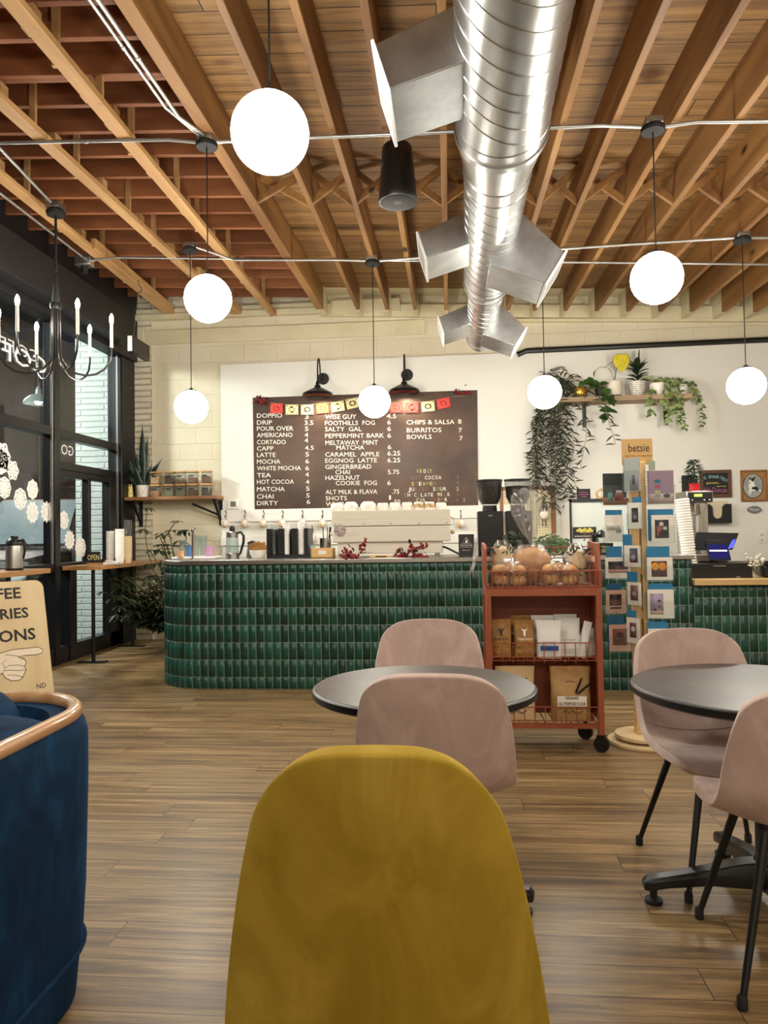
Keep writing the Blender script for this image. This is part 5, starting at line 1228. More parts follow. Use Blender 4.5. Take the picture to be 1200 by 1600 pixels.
# glass kettle
t = thing('glass_kettle', 'glass and steel electric kettle with a black handle on the counter', 'kettle', (cx(363, 6.5), 6.5, CT))
G().lathe([(.001,0),(.062,0),(.062,.045),(.056,.05),(.001,.05)], 28).build('base', m_steel, t)
G().lathe([(.056,.05),(.056,.19),(.053,.19),(.053,.052)], 28).build('jug', m_cglass, t)
G().lathe([(.054,.188),(.054,.235),(.045,.243),(.001,.243)], 28).build('collar', m_steel, t)
G().lathe([(.024,.243),(.026,.27),(.02,.29),(.001,.298)], 20).build('lid_knob', m_black, t)
G().tube([(.05,-.01,.23),(.085,-.01,.235),(.108,-.01,.20),(.105,-.01,.14),(.075,-.01,.045),(.058,-.01,.03)], [.010,.012,.012,.012,.011,.009], 8).build('handle', m_black, t)
t = thing('milk_pitcher', 'small steel milk pitcher with a black lid behind the bowl of filters', 'pitcher', (cx(394, 6.62), 6.62, CT))
G().lathe([(.001,0),(.052,0),(.055,.02),(.042,.10),(.042,.13),(.039,.13),(.001,.12)], 24).build('body', m_steel, t); G().lathe([(.042,.128),(.044,.14),(.02,.155),(.001,.157)], 20).build('lid', m_black, t)
G().tube([(.04,0,.13),(.075,0,.125),(.08,0,.08),(.05,0,.03)], .008, 8).build('handle', m_black, t)
t = thing('filter_bowl', 'white ceramic bowl holding brown paper coffee filters', 'bowl', (cx(403, 6.42), 6.42, CT))
G().lathe([(.001,0),(.05,0),(.072,.035),(.078,.075),(.074,.075),(.066,.035),(.001,.01)], 28, rib=.02, nr=7).build('bowl', m_ceram, t)
g = G(); 
for k, (x_, r_) in enumerate(((-.02, 0), (.0, .25), (.025, .5), (.01, -.3))): g.rbox((x_, .0+.01*k, .10), (.11, .003, .07), (R(-8*k+6), r_, 0))
g.build('paper_filters', m_tan, t)
# cup and lid dispenser
xa, xb = cx(417, 6.45), cx(482, 6.45); w_ = xb-xa
t = thing('cup_dispenser', 'black countertop dispenser rack holding columns of lids and cups', 'dispenser', (xa+w_/2, 6.55, CT))
g = G(); g.box(-w_/2, w_/2, -.12, .12, 0, .03); g.box(-w_/2, w_/2, .10, .12, .03, .255)
for k, (a, b) in enumerate(((-.5,-.40),(-.23,-.07),(.10,.24),(.40,.5))): g.box(a*w_, b*w_, -.12, .10, .03, .262)
g.build('rack', m_black, t, bevel=.004)
for xq, h_, r_, mm, nm, lab in ((427,.27,.028,m_cglass,'plastic_lid_stack','clear plastic lids in the left slot of the black dispenser'),(447,.265,.031,m_cup,'paper_lid_stack','white lids in the middle slot of the black dispenser'),(470.5,.29,.033,m_cup,'paper_lid_stack','white cups in the right slot, tallest stack in the black dispenser')):
    g = G(); pr = [(.001,0)]
    n = 16
    for k in range(n): z_ = h_*k/n; pr += [(r_*.9, z_), (r_, z_+h_/n*.3), (r_, z_+h_/n*.7), (r_*.9, z_+h_/n*.95)]
    pr += [(.001, h_)]; g.lathe(pr, 20); tag(g.build(nm, mm, loc=(cx(xq, 6.46), 6.475, CT+.03)), lab, 'stack of lids')
# straws, box
t = thing('straw_canister', 'steel canister of dark straws left of the espresso machine', 'canister', (cx(508, 6.6), 6.62, CT))
G().lathe([(.001,0),(.052,0),(.052,.17),(.049,.17),(.048,.01),(.001,.01)], 24).build('canister', m_steel, t)
g = G(); rnd = random.Random(4)
for k in range(7): a_ = rnd.uniform(0, 6.28); g.cyl((.02*math.cos(a_),.02*math.sin(a_),.02),(.045*math.cos(a_)+.01,.04*math.sin(a_),.27),.004,.004,6)
g.build('straws', m_blackm, t)
t = thing('wooden_box', 'small pale wooden box with a paper label left of the espresso machine', 'box', (cx(504, 6.4), 6.42, CT))
g = G(); g.box(-.10,.10,-.06,.06,0,.008); g.box(-.10,.10,-.06,-.052,0,.085); g.box(-.10,.10,.052,.06,0,.085); g.box(-.10,-.092,-.06,.06,0,.085); g.box(.092,.10,-.06,.06,0,.085); g.build('box', wood('pale_box', 'cfa468', 'e0ba80', 'x', 2), t, bevel=.002)
G().box(-.03,.035,-.062,-.06,.03,.065).build('label', m_paper, t)
g = G(); g.lathe([(.001,0),(.028,0),(.033,.11),(.03,.11),(.026,.006),(.001,.006)], 20); tag(g.build('teal_cup', M('teal_glass', 'a8c8c0', .3), loc=(cx(485, 6.5), 6.54, CT)), 'slim pale teal cup squeezed between the dispenser and wooden box', 'cup')
# espresso machine
X0, X1 = cx(519, 6.35), cx(704, 6.35); Zt = cz(812, 6.35, 600); Zr = cz(797, 6.35, 600); Zm = cz(847, 6.35, 600); Zs = cz(822, 6.35, 600)
m_em = M('machine_enamel', 'ded6c6', .3); xc = (X0+X1)/2
t = thing('espresso_machine', 'long cream enamelled espresso machine with cups on top', 'espresso machine', (xc, 6.35, CT))
h_ = lambda z: z-CT; hw = (X1-X0)/2
G().box(-hw+.04, hw-.07, .03, .42, .03, h_(Zm)+.0).build('lower_body', m_em, t, bevel=.006)
G().box(-hw, hw, 0, .46, h_(Zm), h_(Zs)).build('upper_body', m_em, t, bevel=.012, seg=3)
G().box(-hw-.004, hw+.006, -.006, .47, h_(Zs)+.003, h_(Zt)).build('front_band', m_em, t, bevel=.006)
g = G(); g.box(-hw, hw, .0, .46, h_(Zr)-.02, h_(Zr)-.012); g.box(-hw, hw, -.004, .008, h_(Zt), h_(Zr)); g.box(-hw, -hw+.01, 0, .46, h_(Zt), h_(Zr)); g.box(hw-.01, hw, 0, .46, h_(Zt), h_(Zr)); g.box(-hw, hw, .45, .46, h_(Zt), h_(Zr)+.02); g.build('cup_tray', m_em, t, bevel=.003)
for k in range(4):
    for x_ in ((-hw+.07, -hw+.07) if k < 2 else (hw-.1, hw-.1)): pass
for x_, y_ in ((-hw+.08,.08),(-hw+.08,.38),(hw-.12,.08),(hw-.12,.38)): G().cyl((x_, y_, 0),(x_, y_, .032), .02, n=14).build('foot', m_chrome, t)
for u in (.03, .27, .5, .74, .97): G().cyl((-hw+2*hw*u, -.009, (h_(Zs)+h_(Zt))/2-.008), (-hw+2*hw*u, -.004, (h_(Zs)+h_(Zt))/2-.008), .005, n=8).build('screw', m_blackm, t)
G().cyl((-hw+.065*1.1,-.008,h_(cz(829,6.35,530))),(-hw+.065*1.1,.0,h_(cz(829,6.35,530))),.052,n=32).build('badge', M('badge_mauve', 'a08a8c', .3, metal=.5, var=('c9b8b4', 22, (1,1,2.5), .45, .55)), t)['label'] = 'round mauve badge'
g = G(); text(g, '200', (-hw+.13, -.0015, h_(cz(837,6.35,560))), (1,0,0), (0,0,1), .10, .03); g.build('raised_number', M('machine_number', 'cfc6b4', .3), t)
for s_, y_ in ((-1, 6), (1, 6)):
    g = G(); x_ = s_*(hw+.0); 
    for k in range(4): g.sph((x_+s_*.018, .1+.09*k, h_(Zs)-.06), .02, 12, 8); g.cyl((x_, .1+.09*k, h_(Zs)-.06), (x_+s_*.02, .1+.09*k, h_(Zs)-.06), .008, n=8)
    g.build('side_knobs', M('knob_cream', 'c9bb95', .4), t)
G().tube([(hw, .1, h_(Zt)+.02), (hw+.03, .08, h_(Zt)+.0), (hw+.035, .08, h_(Zt)-.05), (hw, .09, h_(Zt)-.05)], .004, 6).build('tray_handle', m_chrome, t)
G().tube([(hw-.09,.1,.09),(hw-.03,.05,.07),(hw+.03,.0,.04),(hw+.07,-.02,.02)], .009, 8).build('steam_hose', m_black, t)
# cups along the top of the machine
cups = [(528,12,.062,1),(549,12.5,.07,1),(576,14,.07,1),(599,9.5,.058,0),(618,9.5,.06,0),(637,9,.06,0),(655,8.5,.06,2),(672,8.5,.06,2),(690,9,.052,0)]
m_band = M('tan_speckle', 'cdb488', .5, var=('9a7a4a', 30, (1,1,1), .5, .6))
for k, (x, rp, hh, kind) in enumerate(cups):
    r_ = px(rp, 6.45)*.98; z0_ = Zr-.0115; hh = hh+.02; kd = ('straight white cup', 'rounded white bowl cup', 'white cup with a tan speckled band')[kind]
    t = thing('upturned_cup', f'{kd}, {ordn(k)} from the left on the espresso machine', 'cup', (cx(x, 6.45), 6.45, z0_), 0, 'cups on the espresso machine')
    pr = [(r_*.95,0),(r_,.01),(r_*.98,hh*.7),(r_*.85,hh*.97),(r_*.6,hh),(.001,hh)] if kind != 1 else [(r_*.9,0),(r_,.02),(r_*1.0,hh*.45),(r_*.86,hh*.78),(r_*.55,hh*1.02),(.001,hh*1.04)]
    G().lathe([(.001,.0)]+pr, 26).build('cup', m_ceram, t)
    if kind == 2: G().lathe([(r_*.985,hh*.35),(r_*1.005,hh*.37),(r_*.995,hh*.78),(r_*.95,hh*.80)], 26).build('band', m_band, t)
# sprigs and little signs
sprig((cx(556, 6.16), 6.16, CT), 105, .15, 'dark red berry sprig drooping over the front edge of the counter', 5, 10, ysq=.9, ex=1.2)
sprig((cx(641, 6.2), 6.2, CT), 105, .15, 'dark red berry sprig lying on the counter before the espresso machine', 6, 20, ysq=.5, ex=1.3)
t = thing('wooden_nameplate', 'low pale wooden nameplate between the two berry sprigs', 'sign', (cx(594, 6.18), 6.18, CT)); G().box(-.095,.095,-.01,.02,0,.022).build('block', wood('pale_box'), t, bevel=.002)
g = G(); text(g, 'IIIIIIII', (-.04,-.0115,.006), (1,0,0), (0,0,1), .09, .012) if False else g.box(-.04,.05,-.0112,-.0105,.006,.016); g.build('dark_print', m_blackm, t)
t = thing('roaster_card', 'black card sign with a white triangle emblem on the counter', 'sign', (cx(728.5, 6.2), 6.2, CT)); hw_, H_ = px(12, 6.2), px(35, 6.2)
G().box(-hw_,hw_,-.004,.004,0,H_).build('card', M('card_black', '23211f', .5), t); G().rbox((0,.03,.03),(hw_*1.2,.004,.07),(R(35),0,0)).build('strut', m_black, t)
g = G(); tri = [(-.040,0,.112),(0,0,.162),(.040,0,.112)]; g.tube([(x,-.006,z) for x,y,z in tri], .0022, 4, loop=True); g.add([(-.012,-.0055,.116),(.01,-.0055,.116),(.012,-.0055,.13),(.0,-.0055,.15),(-.006,-.0055,.13)], [(0,1,2,3,4)])
text(g, 'IRONSIDE', (-.048,-.0048,.092), (1,0,0), (0,0,1), .096, .011); text(g, 'ROASTING CO', (-.048,-.0048,.078), (1,0,0), (0,0,1), .096, .007); text(g, 'ESPRESSO', (-.035,-.0048,.052), (1,0,0), (0,0,1), .07, .006); g.build('emblem_and_lettering', m_paper, t)
# grinders
m_bean = M('coffee_beans', '2b1a12', .6, bump=(90, 1, .02)); m_hop = glass('hopper_glass', 'eef0f0', .03, .9, .02, 'b8b8b8')
def grinder(xq, Y, lab):
    t = thing('coffee_grinder', lab, 'coffee grinder', (cx(xq, Y), Y, CT), 0, 'black coffee grinders'); f_ = px(1, Y)
    z = lambda y: cz(y, Y, 770)-CT; hw_ = 19.5*f_
    g = G(); g.box(-hw_, hw_, -.12, .14, 0, .02); g.hexa([(-hw_*.97,-.11,.02),(hw_*.97,-.11,.02),(hw_*.97,.13,.02),(-hw_*.97,.13,.02),(-hw_,-.12,z(799)),(hw_,-.12,z(799)),(hw_,.14,z(799)),(-hw_,.14,z(799))]); g.build('body', m_black, t, bevel=.01, seg=3)
    G().box(-.018,.018,-.126,-.118,z(806)-.004,z(806)+.004).build('badge', m_chrome, t); G().cyl((0,0,z(799)),(0,0,z(790)),.065,.06,24).build('hopper_collar', m_blackm, t)
    za, zb, r0, r1 = z(790), z(752), .075, 20*f_
    G().lathe([(.06,za),(r0,za+.01),(r1*.93,za+.07),(r1,zb),(r1-.004,zb),(r1*.90,za+.07),(r0-.004,za+.014)], 32).build('hopper', m_hop, t)
    hb = zb-.008 if xq < 780 else zb-.05
    G().lathe([(.001,za+.012),(r0-.008,za+.014),(r1*.88,za+.07),(r1*.95,hb),(.001,hb+.01)], 32).build('beans', m_bean, t); G().lathe([(.001,zb),(r1+.003,zb),(r1+.003,zb+.012),(.001,zb+.014)], 32).build('hopper_lid', m_blackm, t)
    return t
grinder(766, 6.5, 'black coffee grinder with a full hopper, left of the pair'); grinder(810, 6.5, 'black coffee grinder behind the plastic bag, right of the pair')
# plants and bits on the counter behind the cart
def bushy(name, lab, loc, n, r_, hh, mleaf, seed, L, Wd, drop=False, potm=None, potr=.05):
    rnd = random.Random(seed); t = thing(name, lab, 'potted plant', loc); G().lathe([(.001,0),(potr*.8,0),(potr,potr*1.6),(potr*.93,potr*1.6),(.001,potr*1.4)], 24).build('pot', potm or m_terrac, t)
    lf, st = G(), G()
    for k in range(n): vine(lf, st, (rnd.uniform(-.02,.02), 0, potr*1.5), rnd.randint(2, 6), r_*.22, (rnd.uniform(-1,1), rnd.uniform(-.9,.3), rnd.uniform(.4,1.2)), L, Wd, rnd, down=(0,0,-1 if drop else .2))
    for v in range(len(lf.v)): lf.v[v] = (lf.v[v][0], lf.v[v][1], max(lf.v[v][2], .004))
    for v in range(len(st.v)): st.v[v] = (st.v[v][0], st.v[v][1], max(st.v[v][2], .004))
    st.build('stems', m_stem, t); lf.build('foliage', mleaf, t, sharp=180); return t
m_terrac = M('clay_pot', 'a8623c', .8)
bushy('bushy_plant', 'bushy green plant on the counter behind the right of the cart', (cx(860, 6.5), 6.5, CT), 44, .15, .2, m_leafg, 31, .055, .022, True)
bushy('small_plant', 'small dark-leaved plant on the counter behind the cart, beside the grinder', (cx(801, 6.35), 6.35, CT), 7, .14, .15, m_leafd, 33, .07, .045, False, m_ceram, .035)
G_ = G(); G_.rbox((0,0,.03), (.07,.04,.06)); tag(G_.build('yellow_box', M('box_yellow', 'c9a63c', .5), loc=(cx(813, 6.25), 6.25, CT)), 'tiny yellow box on the counter behind the bread cart', 'box')
t = thing('wine_bottle', 'slim dark bottle standing near the drinks fridge', 'bottle', (cx(930, 6.62), 6.62, CT)); G().lathe([(.001,0),(.03,0),(.031,.12),(.012,.17),(.011,.21),(.001,.212)], 20).build('bottle', M('dark_glass', '14120f', .15), t); G().lathe([(.0315,.03),(.0315,.10)], 20).build('label', m_paper, t)
t = thing('french_press', 'glass and black coffee press beside the slim bottle', 'coffee press', (cx(939.5, 6.55), 6.55, CT)); G().lathe([(.001,0),(.042,0),(.042,.14),(.001,.14)], 24).build('beaker', m_cglass, t); G().lathe([(.046,.14),(.048,.17),(.02,.20),(.001,.21)], 24).build('lid', m_black, t); G().tube([(-.04,0,.17),(-.075,0,.17),(-.08,0,.08),(-.045,0,.04)], .009, 8).build('handle', m_black, t)
t = thing('opening_card', 'small black card with yellow writing beside the card rack', 'sign', (cx(947, 6.2), 6.2, CT)); G().box(-.055,.055,-.004,.004,0,.10).build('card', m_black, t); g = G(); text(g, 'Open', (-.04,-.0045,.06), (1,0,0), (0,0,1), .06, .022); g.box(-.04,.03,-.0046,-.0042,.04,.045); g.box(-.04,.02,-.0046,-.0042,.025,.03); g.build('writing', mcy, t)
# drinks fridge standing on the floor behind
a, b = P(889, 780, Y=8.3), P(985, 870, Y=8.3)
t = thing('drinks_fridge', 'white display fridge with a black-edged glass door behind the counter', 'fridge', ((a.x+b.x)/2, 8.3, 0)); hw_ = (b.x-a.x)/2; off_ = 0; H_ = a.z
g = G(); g.box(-hw_+off_, hw_+off_, .0, .62, .02, H_-.02); g.build('cabinet', m_white2, t, bevel=.01)
g = G()
for q in ((-hw_, hw_, H_-.035, H_),(-hw_, hw_, .05, .09),(-hw_, -hw_+.022, .05, H_),(hw_-.022, hw_, .05, H_)): g.box(q[0]+off_, q[1]+off_, -.03, 0, q[2], q[3])
g.build('door_frame', m_black, t); G().box(-hw_+off_+.02, hw_+off_-.02, -.012, -.006, .08, H_-.03).build('door_glass', M('frosted_door', 'd7ddd6', .12, coat=.5), t)
zc_ = P(905, 832, Y=8.27).z; g = G(); g.box(-hw_+off_+.03, -hw_+off_+.285, -.018, -.0125, zc_-.065, zc_+.06); o = g.build('door_banner', M('banner_dark', '1e1f1e', .5), t)
g = G(); 
for k in range(9): g.sph((-hw_+off_+.09+.018*k, -.019, zc_+.02+.014*math.sin(k*2)), .022, 10, 6, 1, .08, .7)
g.build('banner_lemons', M('lemon', 'c9b93a', .5, var=('e8e0b0', 20, (1,1,1), .5, .6)), o)
g = G(); text(g, 'coffee', (-hw_+off_+.05, -.0185, zc_-.045), (1,0,0), (0,0,1), .14, .02) if False else g.box(-hw_+off_+.05, -hw_+off_+.24, -.0186, -.018, zc_-.045, zc_-.038); g.build('banner_line', m_paper, o)
c = P(912, 779, Y=8.45); t = thing('small_chalk_sign', 'tiny black chalk sign standing on top of the drinks fridge', 'chalk sign', (c.x, 8.45, H_-.02)); G().rbox((0,0,.07), (.15,.012,.14), (R(-8),0,0)).build('board', m_chalk, t)
g = G()
for k, (w_, z_) in enumerate(((.09,.10),(.11,.075),(.06,.05))): g.rbox((0,-.0095+.0,z_), (w_,.002,.006), (R(-8),0,R(0)))
g.build('chalk_lines', mcp, t)
c = P(935, 779, Y=8.4); t = thing('tape_dispenser', 'wooden tape dispenser on the right of the fridge top', 'tape dispenser', (c.x, 8.4, H_-.02)); g = G(); g.prism([(-.10,0),(.06,0),(.06,.05),(.02,.05),(-.03,.025),(-.10,.02)], -.025, .025, 'xz'); g.cyl((.03,-.028,.075),(.03,.028,.075),.055,n=28); g.build('body', wood('pale_box'), t); G().cyl((.03,-.031,.075),(.03,-.028,.075),.032,n=24).build('tape_roll', m_paper, t)

# ---------------------------------------------------------------- till side
g = G(); pr = [(.001,0)]; n = 30
for k in range(n): z_ = .66*k/n; pr += [(.052, z_), (.060, z_+.006), (.060, z_+.012), (.052, z_+.019)]
pr += [(.001,.66)]
g.lathe(pr, 24); o = g.build('lid_tower', m_cup, loc=(cx(1079, 6.3)+.0, 6.3, LT), rot=(0, R(-5.5), 0)); tag(o, 'tall leaning tower of white lids beside the card rack', 'stack of lids')
yb = 6.72; f_ = px(1, yb)
t = thing('coffee_brewer', 'tall steel batch coffee brewer with a black control panel', 'coffee brewer', (cx(1088, yb), yb, LT)); z = lambda y: cz(y, yb, 1088)-LT; hw_ = 19*f_
G().box(-hw_, hw_, -.12, .2, z(786), z(768)).build('head', m_steel, t, bevel=.006); G().box(-hw_*.9, hw_*.92, -.128, -.118, z(785), z(770.5)).build('control_panel', m_black, t)
G().box(-hw_*.45, hw_*.15, -.131, -.127, z(777), z(773)).build('display', M('green_lcd', 'b5d84a', .4, emit=(.55, .85, .15), es=.8), t)
for u in (-.6, .3, .7): G().cyl((hw_*u, -.132, z(782)), (hw_*u, -.127, z(782)), .006, n=10).build('button', m_ceram, t)
G().box(-hw_*.95, hw_*.95, .0, .2, 0, z(786)).build('back_column', m_steel, t, bevel=.004); G().box(-hw_, hw_, -.12, .2, 0, .03).build('base', m_steel, t)
G().lathe([(.001,z(804)),(.055,z(804)),(.075,z(789)),(.075,z(787)),(.001,z(787))], 24, (-.01,-.05,0)).build('brew_basket', m_chrome, t); G().cyl((-.01,-.05,.03),(-.01,-.05,z(806)),.062,.060,28).build('server', m_steel, t)
t = thing('tabletop_tree', 'small green artificial christmas tree in a red pot on top of the brewer', 'christmas tree', (cx(1086, yb), yb-.02, LT+z(768)))
G().lathe([(.001,0),(.040,0),(.044,.02),(.040,.05),(.046,.07),(.001,.07)], 20).build('pot', M('red_wrap', 'b3121a', .4), t); G().cyl((0,0,.05),(0,0,.27),.005,.003,8).build('trunk', m_stem, t)
g = G(); rnd = random.Random(8)
for k in range(300):
    h = rnd.random(); a_ = rnd.uniform(0, 6.28); r_ = (.095*(1-h)**.8+.012)*rnd.uniform(.2, 1); g.leaf((r_*math.cos(a_)*.8, r_*math.sin(a_)*.8, .08+.20*h), (math.cos(a_), math.sin(a_), rnd.uniform(-.2, .7)), .05, .016)
g.build('needles', M('fir_green', '1c3a20', .7), t, sharp=180)
c = W(1076, 756); g = G(); g.box(-.08, .10, -.012, 0, -.10, .10); tag(g.build('dark_tablet', m_chalk, loc=(c.x, YB, c.z)), 'plain black panel on the wall behind the small tree', 'panel')
# cash drawer, till, displays
xa, xb = cx(1074, 6.25), cx(1172, 6.25)
t = thing('cash_drawer', 'wide black cash drawer on the wooden till counter', 'cash drawer', ((xa+xb)/2, 6.40, LT)); G().box(-(xb-xa)/2, (xb-xa)/2, -.18, .18, 0, px(22, 6.25)).build('case', m_black, t, bevel=.004); G().box(-.06,.04,-.184,-.178,.095,.102).build('pull_slot', m_steel, t); G().box(.12,.15,-.183,-.179,.005,.012).build('badge', m_steel, t)
ZD = LT+px(22, 6.25)
q = [P(*s5(355, 955), Y=6.42), P(*s5(835, 965), Y=6.42), P(*s5(765, 1150), Y=6.26), P(*s5(300, 1155), Y=6.26)]
t = thing('till_screen', 'black touchscreen till leaning back with a blue glow at its right', 'till', (0,0,0)); nrm = Vector((0,.93,-.37))*.02
g = G(); g.hexa([q[3], q[2], q[2]+nrm, q[3]+nrm, q[0], q[1], q[1]+nrm, q[0]+nrm]); g.build('case', M('till_black', '0a0a0b', .75, spec=.2), t, bevel=.004)
cm = (q[0]+q[1]+q[2]+q[3])/4; G().tube([cm+nrm, cm+Vector((0,.05,-.08)), (cm.x, 6.46, ZD+.01)], .03, 12).build('stand', m_black, t); G().rbox((cm.x, 6.46, ZD+.006), (.22,.16,.012)).build('stand_base', m_black, t)
e = [q[1].lerp(q[0], .05).lerp(q[2], .35), q[1].lerp(q[0], .04).lerp(q[2], .9), q[2].lerp(q[3], .13), q[1].lerp(q[0], .20).lerp(q[2], .5)]
g = G(); g.add([p-nrm*.08 for p in e], [(0,1,2,3)]); g.build('glowing_screen', M('blue_glow', '1a30e0', .4, emit=(.02,.05,1), es=.7), t, sharp=180)
q = [P(*s5(455, 1045), Y=6.30), P(*s5(695, 1045), Y=6.30), P(*s5(748, 1275), Y=6.22), P(*s5(490, 1275), Y=6.22)]
for p in (q[2], q[3]): p.z = max(p.z, ZD+.001)
t = thing('customer_display', 'small customer-facing display glowing dark blue before the till', 'display', (0,0,0)); nrm = Vector((0,.95,-.3))*.012
g = G(); g.hexa([q[3], q[2], q[2]+nrm, q[3]+nrm, q[0], q[1], q[1]+nrm, q[0]+nrm]); g.build('case', m_black, t, bevel=.003)
L4 = lambda u, v: (q[0].lerp(q[1], u)).lerp(q[3].lerp(q[2], u), v)-nrm*.06
g = G(); g.add([L4(.06,.22), L4(.94,.22), L4(.94,.93), L4(.06,.93)], [(3,2,1,0)]); g.build('screen', M('screen_blue', '050a50', .3, emit=(.005,.008,.2), es=.25), t, sharp=180)
g = G(); g.add([L4(.1,.50)-nrm*.04, L4(.9,.50)-nrm*.04, L4(.9,.565)-nrm*.04, L4(.1,.565)-nrm*.04], [(3,2,1,0)]); g.build('text_bar', M('screen_text', 'ffffff', .3, emit=(.8,.9,1), es=1.1), t, sharp=180)
G().rbox((cx(1106, 6.5), 6.50, ZD+.03), (.30,.14,.06)).build('receipt_printer', M('printer_grey', 'b8b0a4', .4)); tag(bpy.data.objects['receipt_printer'], 'pale grey receipt printer on the cash drawer behind the display', 'printer')
t = thing('flower_vase', 'glass vase of small white flowers right of the cash drawer', 'vase', (cx(1180, 6.25), 6.25, LT)); G().lathe([(.001,0),(.035,0),(.042,.03),(.034,.075),(.038,.09),(.035,.09),(.030,.07),(.001,.006)], 24).build('vase', m_cglass, t)
g, st = G(), G(); rnd = random.Random(9)
for k in range(26): e_ = (rnd.uniform(-.09,.05), rnd.uniform(-.05,.05), rnd.uniform(.09,.20)); st.tube([(0,0,.02), e_], .0012, 4); g.sph(e_, .011, 8, 6, 1, 1, .7)
st.build('stems', m_stem, t); g.build('blossoms', M('blossom', 'ece6d0', .7, var=('cdbb6a', 40, (1,1,1), .6, .7)), t)
t = thing('card_machine', 'black card payment machine at the right edge of the till counter', 'card machine', (cx(1197, 6.3), 6.3, LT)); G().rbox((0,0,.05), (.11,.16,.09)).build('case', m_black, t, bevel=.01); G().rbox((0,-.06,.105), (.09,.06,.03), (R(-30),0,0)).build('screen_hood', m_black, t)

# ================================================================ TERRACOTTA CART
KX0, KX1, KY0, KY1 = .205, .880, 4.40, 4.74
ck = thing('rolling_cart', 'terracotta-painted metal rolling cart with wire shelves of bread and coffee', 'cart', (0,0,0))
m_kin = m_terra
KT = .955
for (x, y) in ((KX0, KY0), (KX1-.034, KY0), (KX0, KY1-.034), (KX1-.034, KY1-.034)): G().box(x, x+.034, y, y+.034, .10, KT).build('post', m_terra, ck, bevel=.002)
G().box(KX0+.034, KX1-.034, KY1-.02, KY1-.012, .16, KT-.03).build('back_panel', m_terra, ck)
for x_ in (KX0+.012, KX1-.018): G().box(x_, x_+.006, KY0+.034, KY1-.034, .16, KT-.045).build('lower_side_panel', m_terra, ck)
g = G(); g.box(KX0+.034, KX1-.034, KY0+.002, KY0+.03, KT-.045, KT); g.box(KX0+.034, KX1-.034, KY1-.03, KY1-.002, KT-.045, KT); g.box(KX0, KX0+.034, KY0+.034, KY1-.034, KT-.045, KT); g.box(KX1-.034, KX1, KY0+.034, KY1-.034, KT-.045, KT); g.build('top_frame', m_terra, ck, bevel=.002)
G().box(KX0+.005, KX1-.005, KY0+.005, KY1-.005, KT, KT+.008).build('top_shelf', m_terra, ck)
for side, x in (('left', KX0-.002), ('right', KX1-.014)):
    g = G(); g.prism([(KY0+.0, KT+.008), (KY1, KT+.008), (KY1, 1.225), (KY0+.05, 1.215), (KY0+.0, 1.19 if side == 'left' else 1.06)], x, x+.016, 'yz'); g.build('side_panel', m_terra, ck, bevel=.002)
def wirefence(x0, x1, y, z0, z1, n, nm, par=ck, over=0):
    g = G(); r_ = .0032
    for zz_ in ((z0, z1) if not over else (z0+.012, z1)): g.tube([(x0, y, zz_), (x1, y, zz_)], r_, 6)
    for k in range(n+1): x = x0+(x1-x0)*k/n; g.tube([(x, y-.001, z0-over), (x, y-.001, z1)], r_*.85, 6)
    return g.build(nm, m_terra, par)
wirefence(KX0+.01, KX1, KY0-.004, KT+.01, 1.058, 21, 'front_wire_rail'); wirefence(KX0+.01, KX1, KY1, KT+.01, 1.19, 12, 'rear_wire_rail')
for zz_, z1 in ((.535, .635), (.165, .262)):
    g = G(); g.box(KX0+.034, KX1-.034, KY0+.006, KY0+.03, zz_-.028, zz_-.002) if zz_ < .3 else None
    for k in range(13): x = KX0+.04+(KX1-KX0-.08)*k/12; g.tube([(x, KY0+.01, zz_), (x, KY1-.03, zz_)], .0035, 6)
    g.tube([(KX0+.035, KY0+.02, zz_-.004), (KX1-.035, KY0+.02, zz_-.004)], .004, 6); g.tube([(KX0+.035, KY1-.04, zz_-.004), (KX1-.035, KY1-.04, zz_-.004)], .004, 6)
    g.build('wire_shelf', m_terra, ck)
    wirefence(KX0+.036, KX1-.036, KY0+.008, zz_+.005, z1, 10, 'wire_rail', over=.02)
for k, (x, y) in enumerate(((KX0+.017, KY0+.03), (KX1-.017, KY0+.02), (KX0+.04, KY1-.03), (KX1-.06, KY1-.05))):
    a_ = R((20, 70, 30, 60)[k]); c_, s_ = math.cos(a_), math.sin(a_); g = G()
    g.cyl((x-.012*c_, y-.012*s_, .045), (x+.012*c_, y+.012*s_, .045), .045, n=28); w_ = g.build('caster', m_blackm, ck)
    g = G(); g.rbox((x, y, .088), (.055,.05,.014), (0,0,a_)); g.rbox((x-.018*c_, y-.018*s_, .066), (.006,.05,.05), (0,0,a_)); g.rbox((x+.018*c_, y+.018*s_, .066), (.006,.05,.05), (0,0,a_)); g.cyl((x,y,.09),(x,y,.11),.012,n=10); g.build('fork', m_black, w_)
tb_ = thing('price_tag', 'pale tag strip on the inside right panel of the cart', 'tag', (KX1-.016, 4.60, 1.12)); G().box(-.0035,-.001,-.12,.12,-.018,.018).build('strip', M('tag_salmon', 'dba98e', .6), tb_)
kk = lambda x, Y: P(x, 1000, Y=Y).x
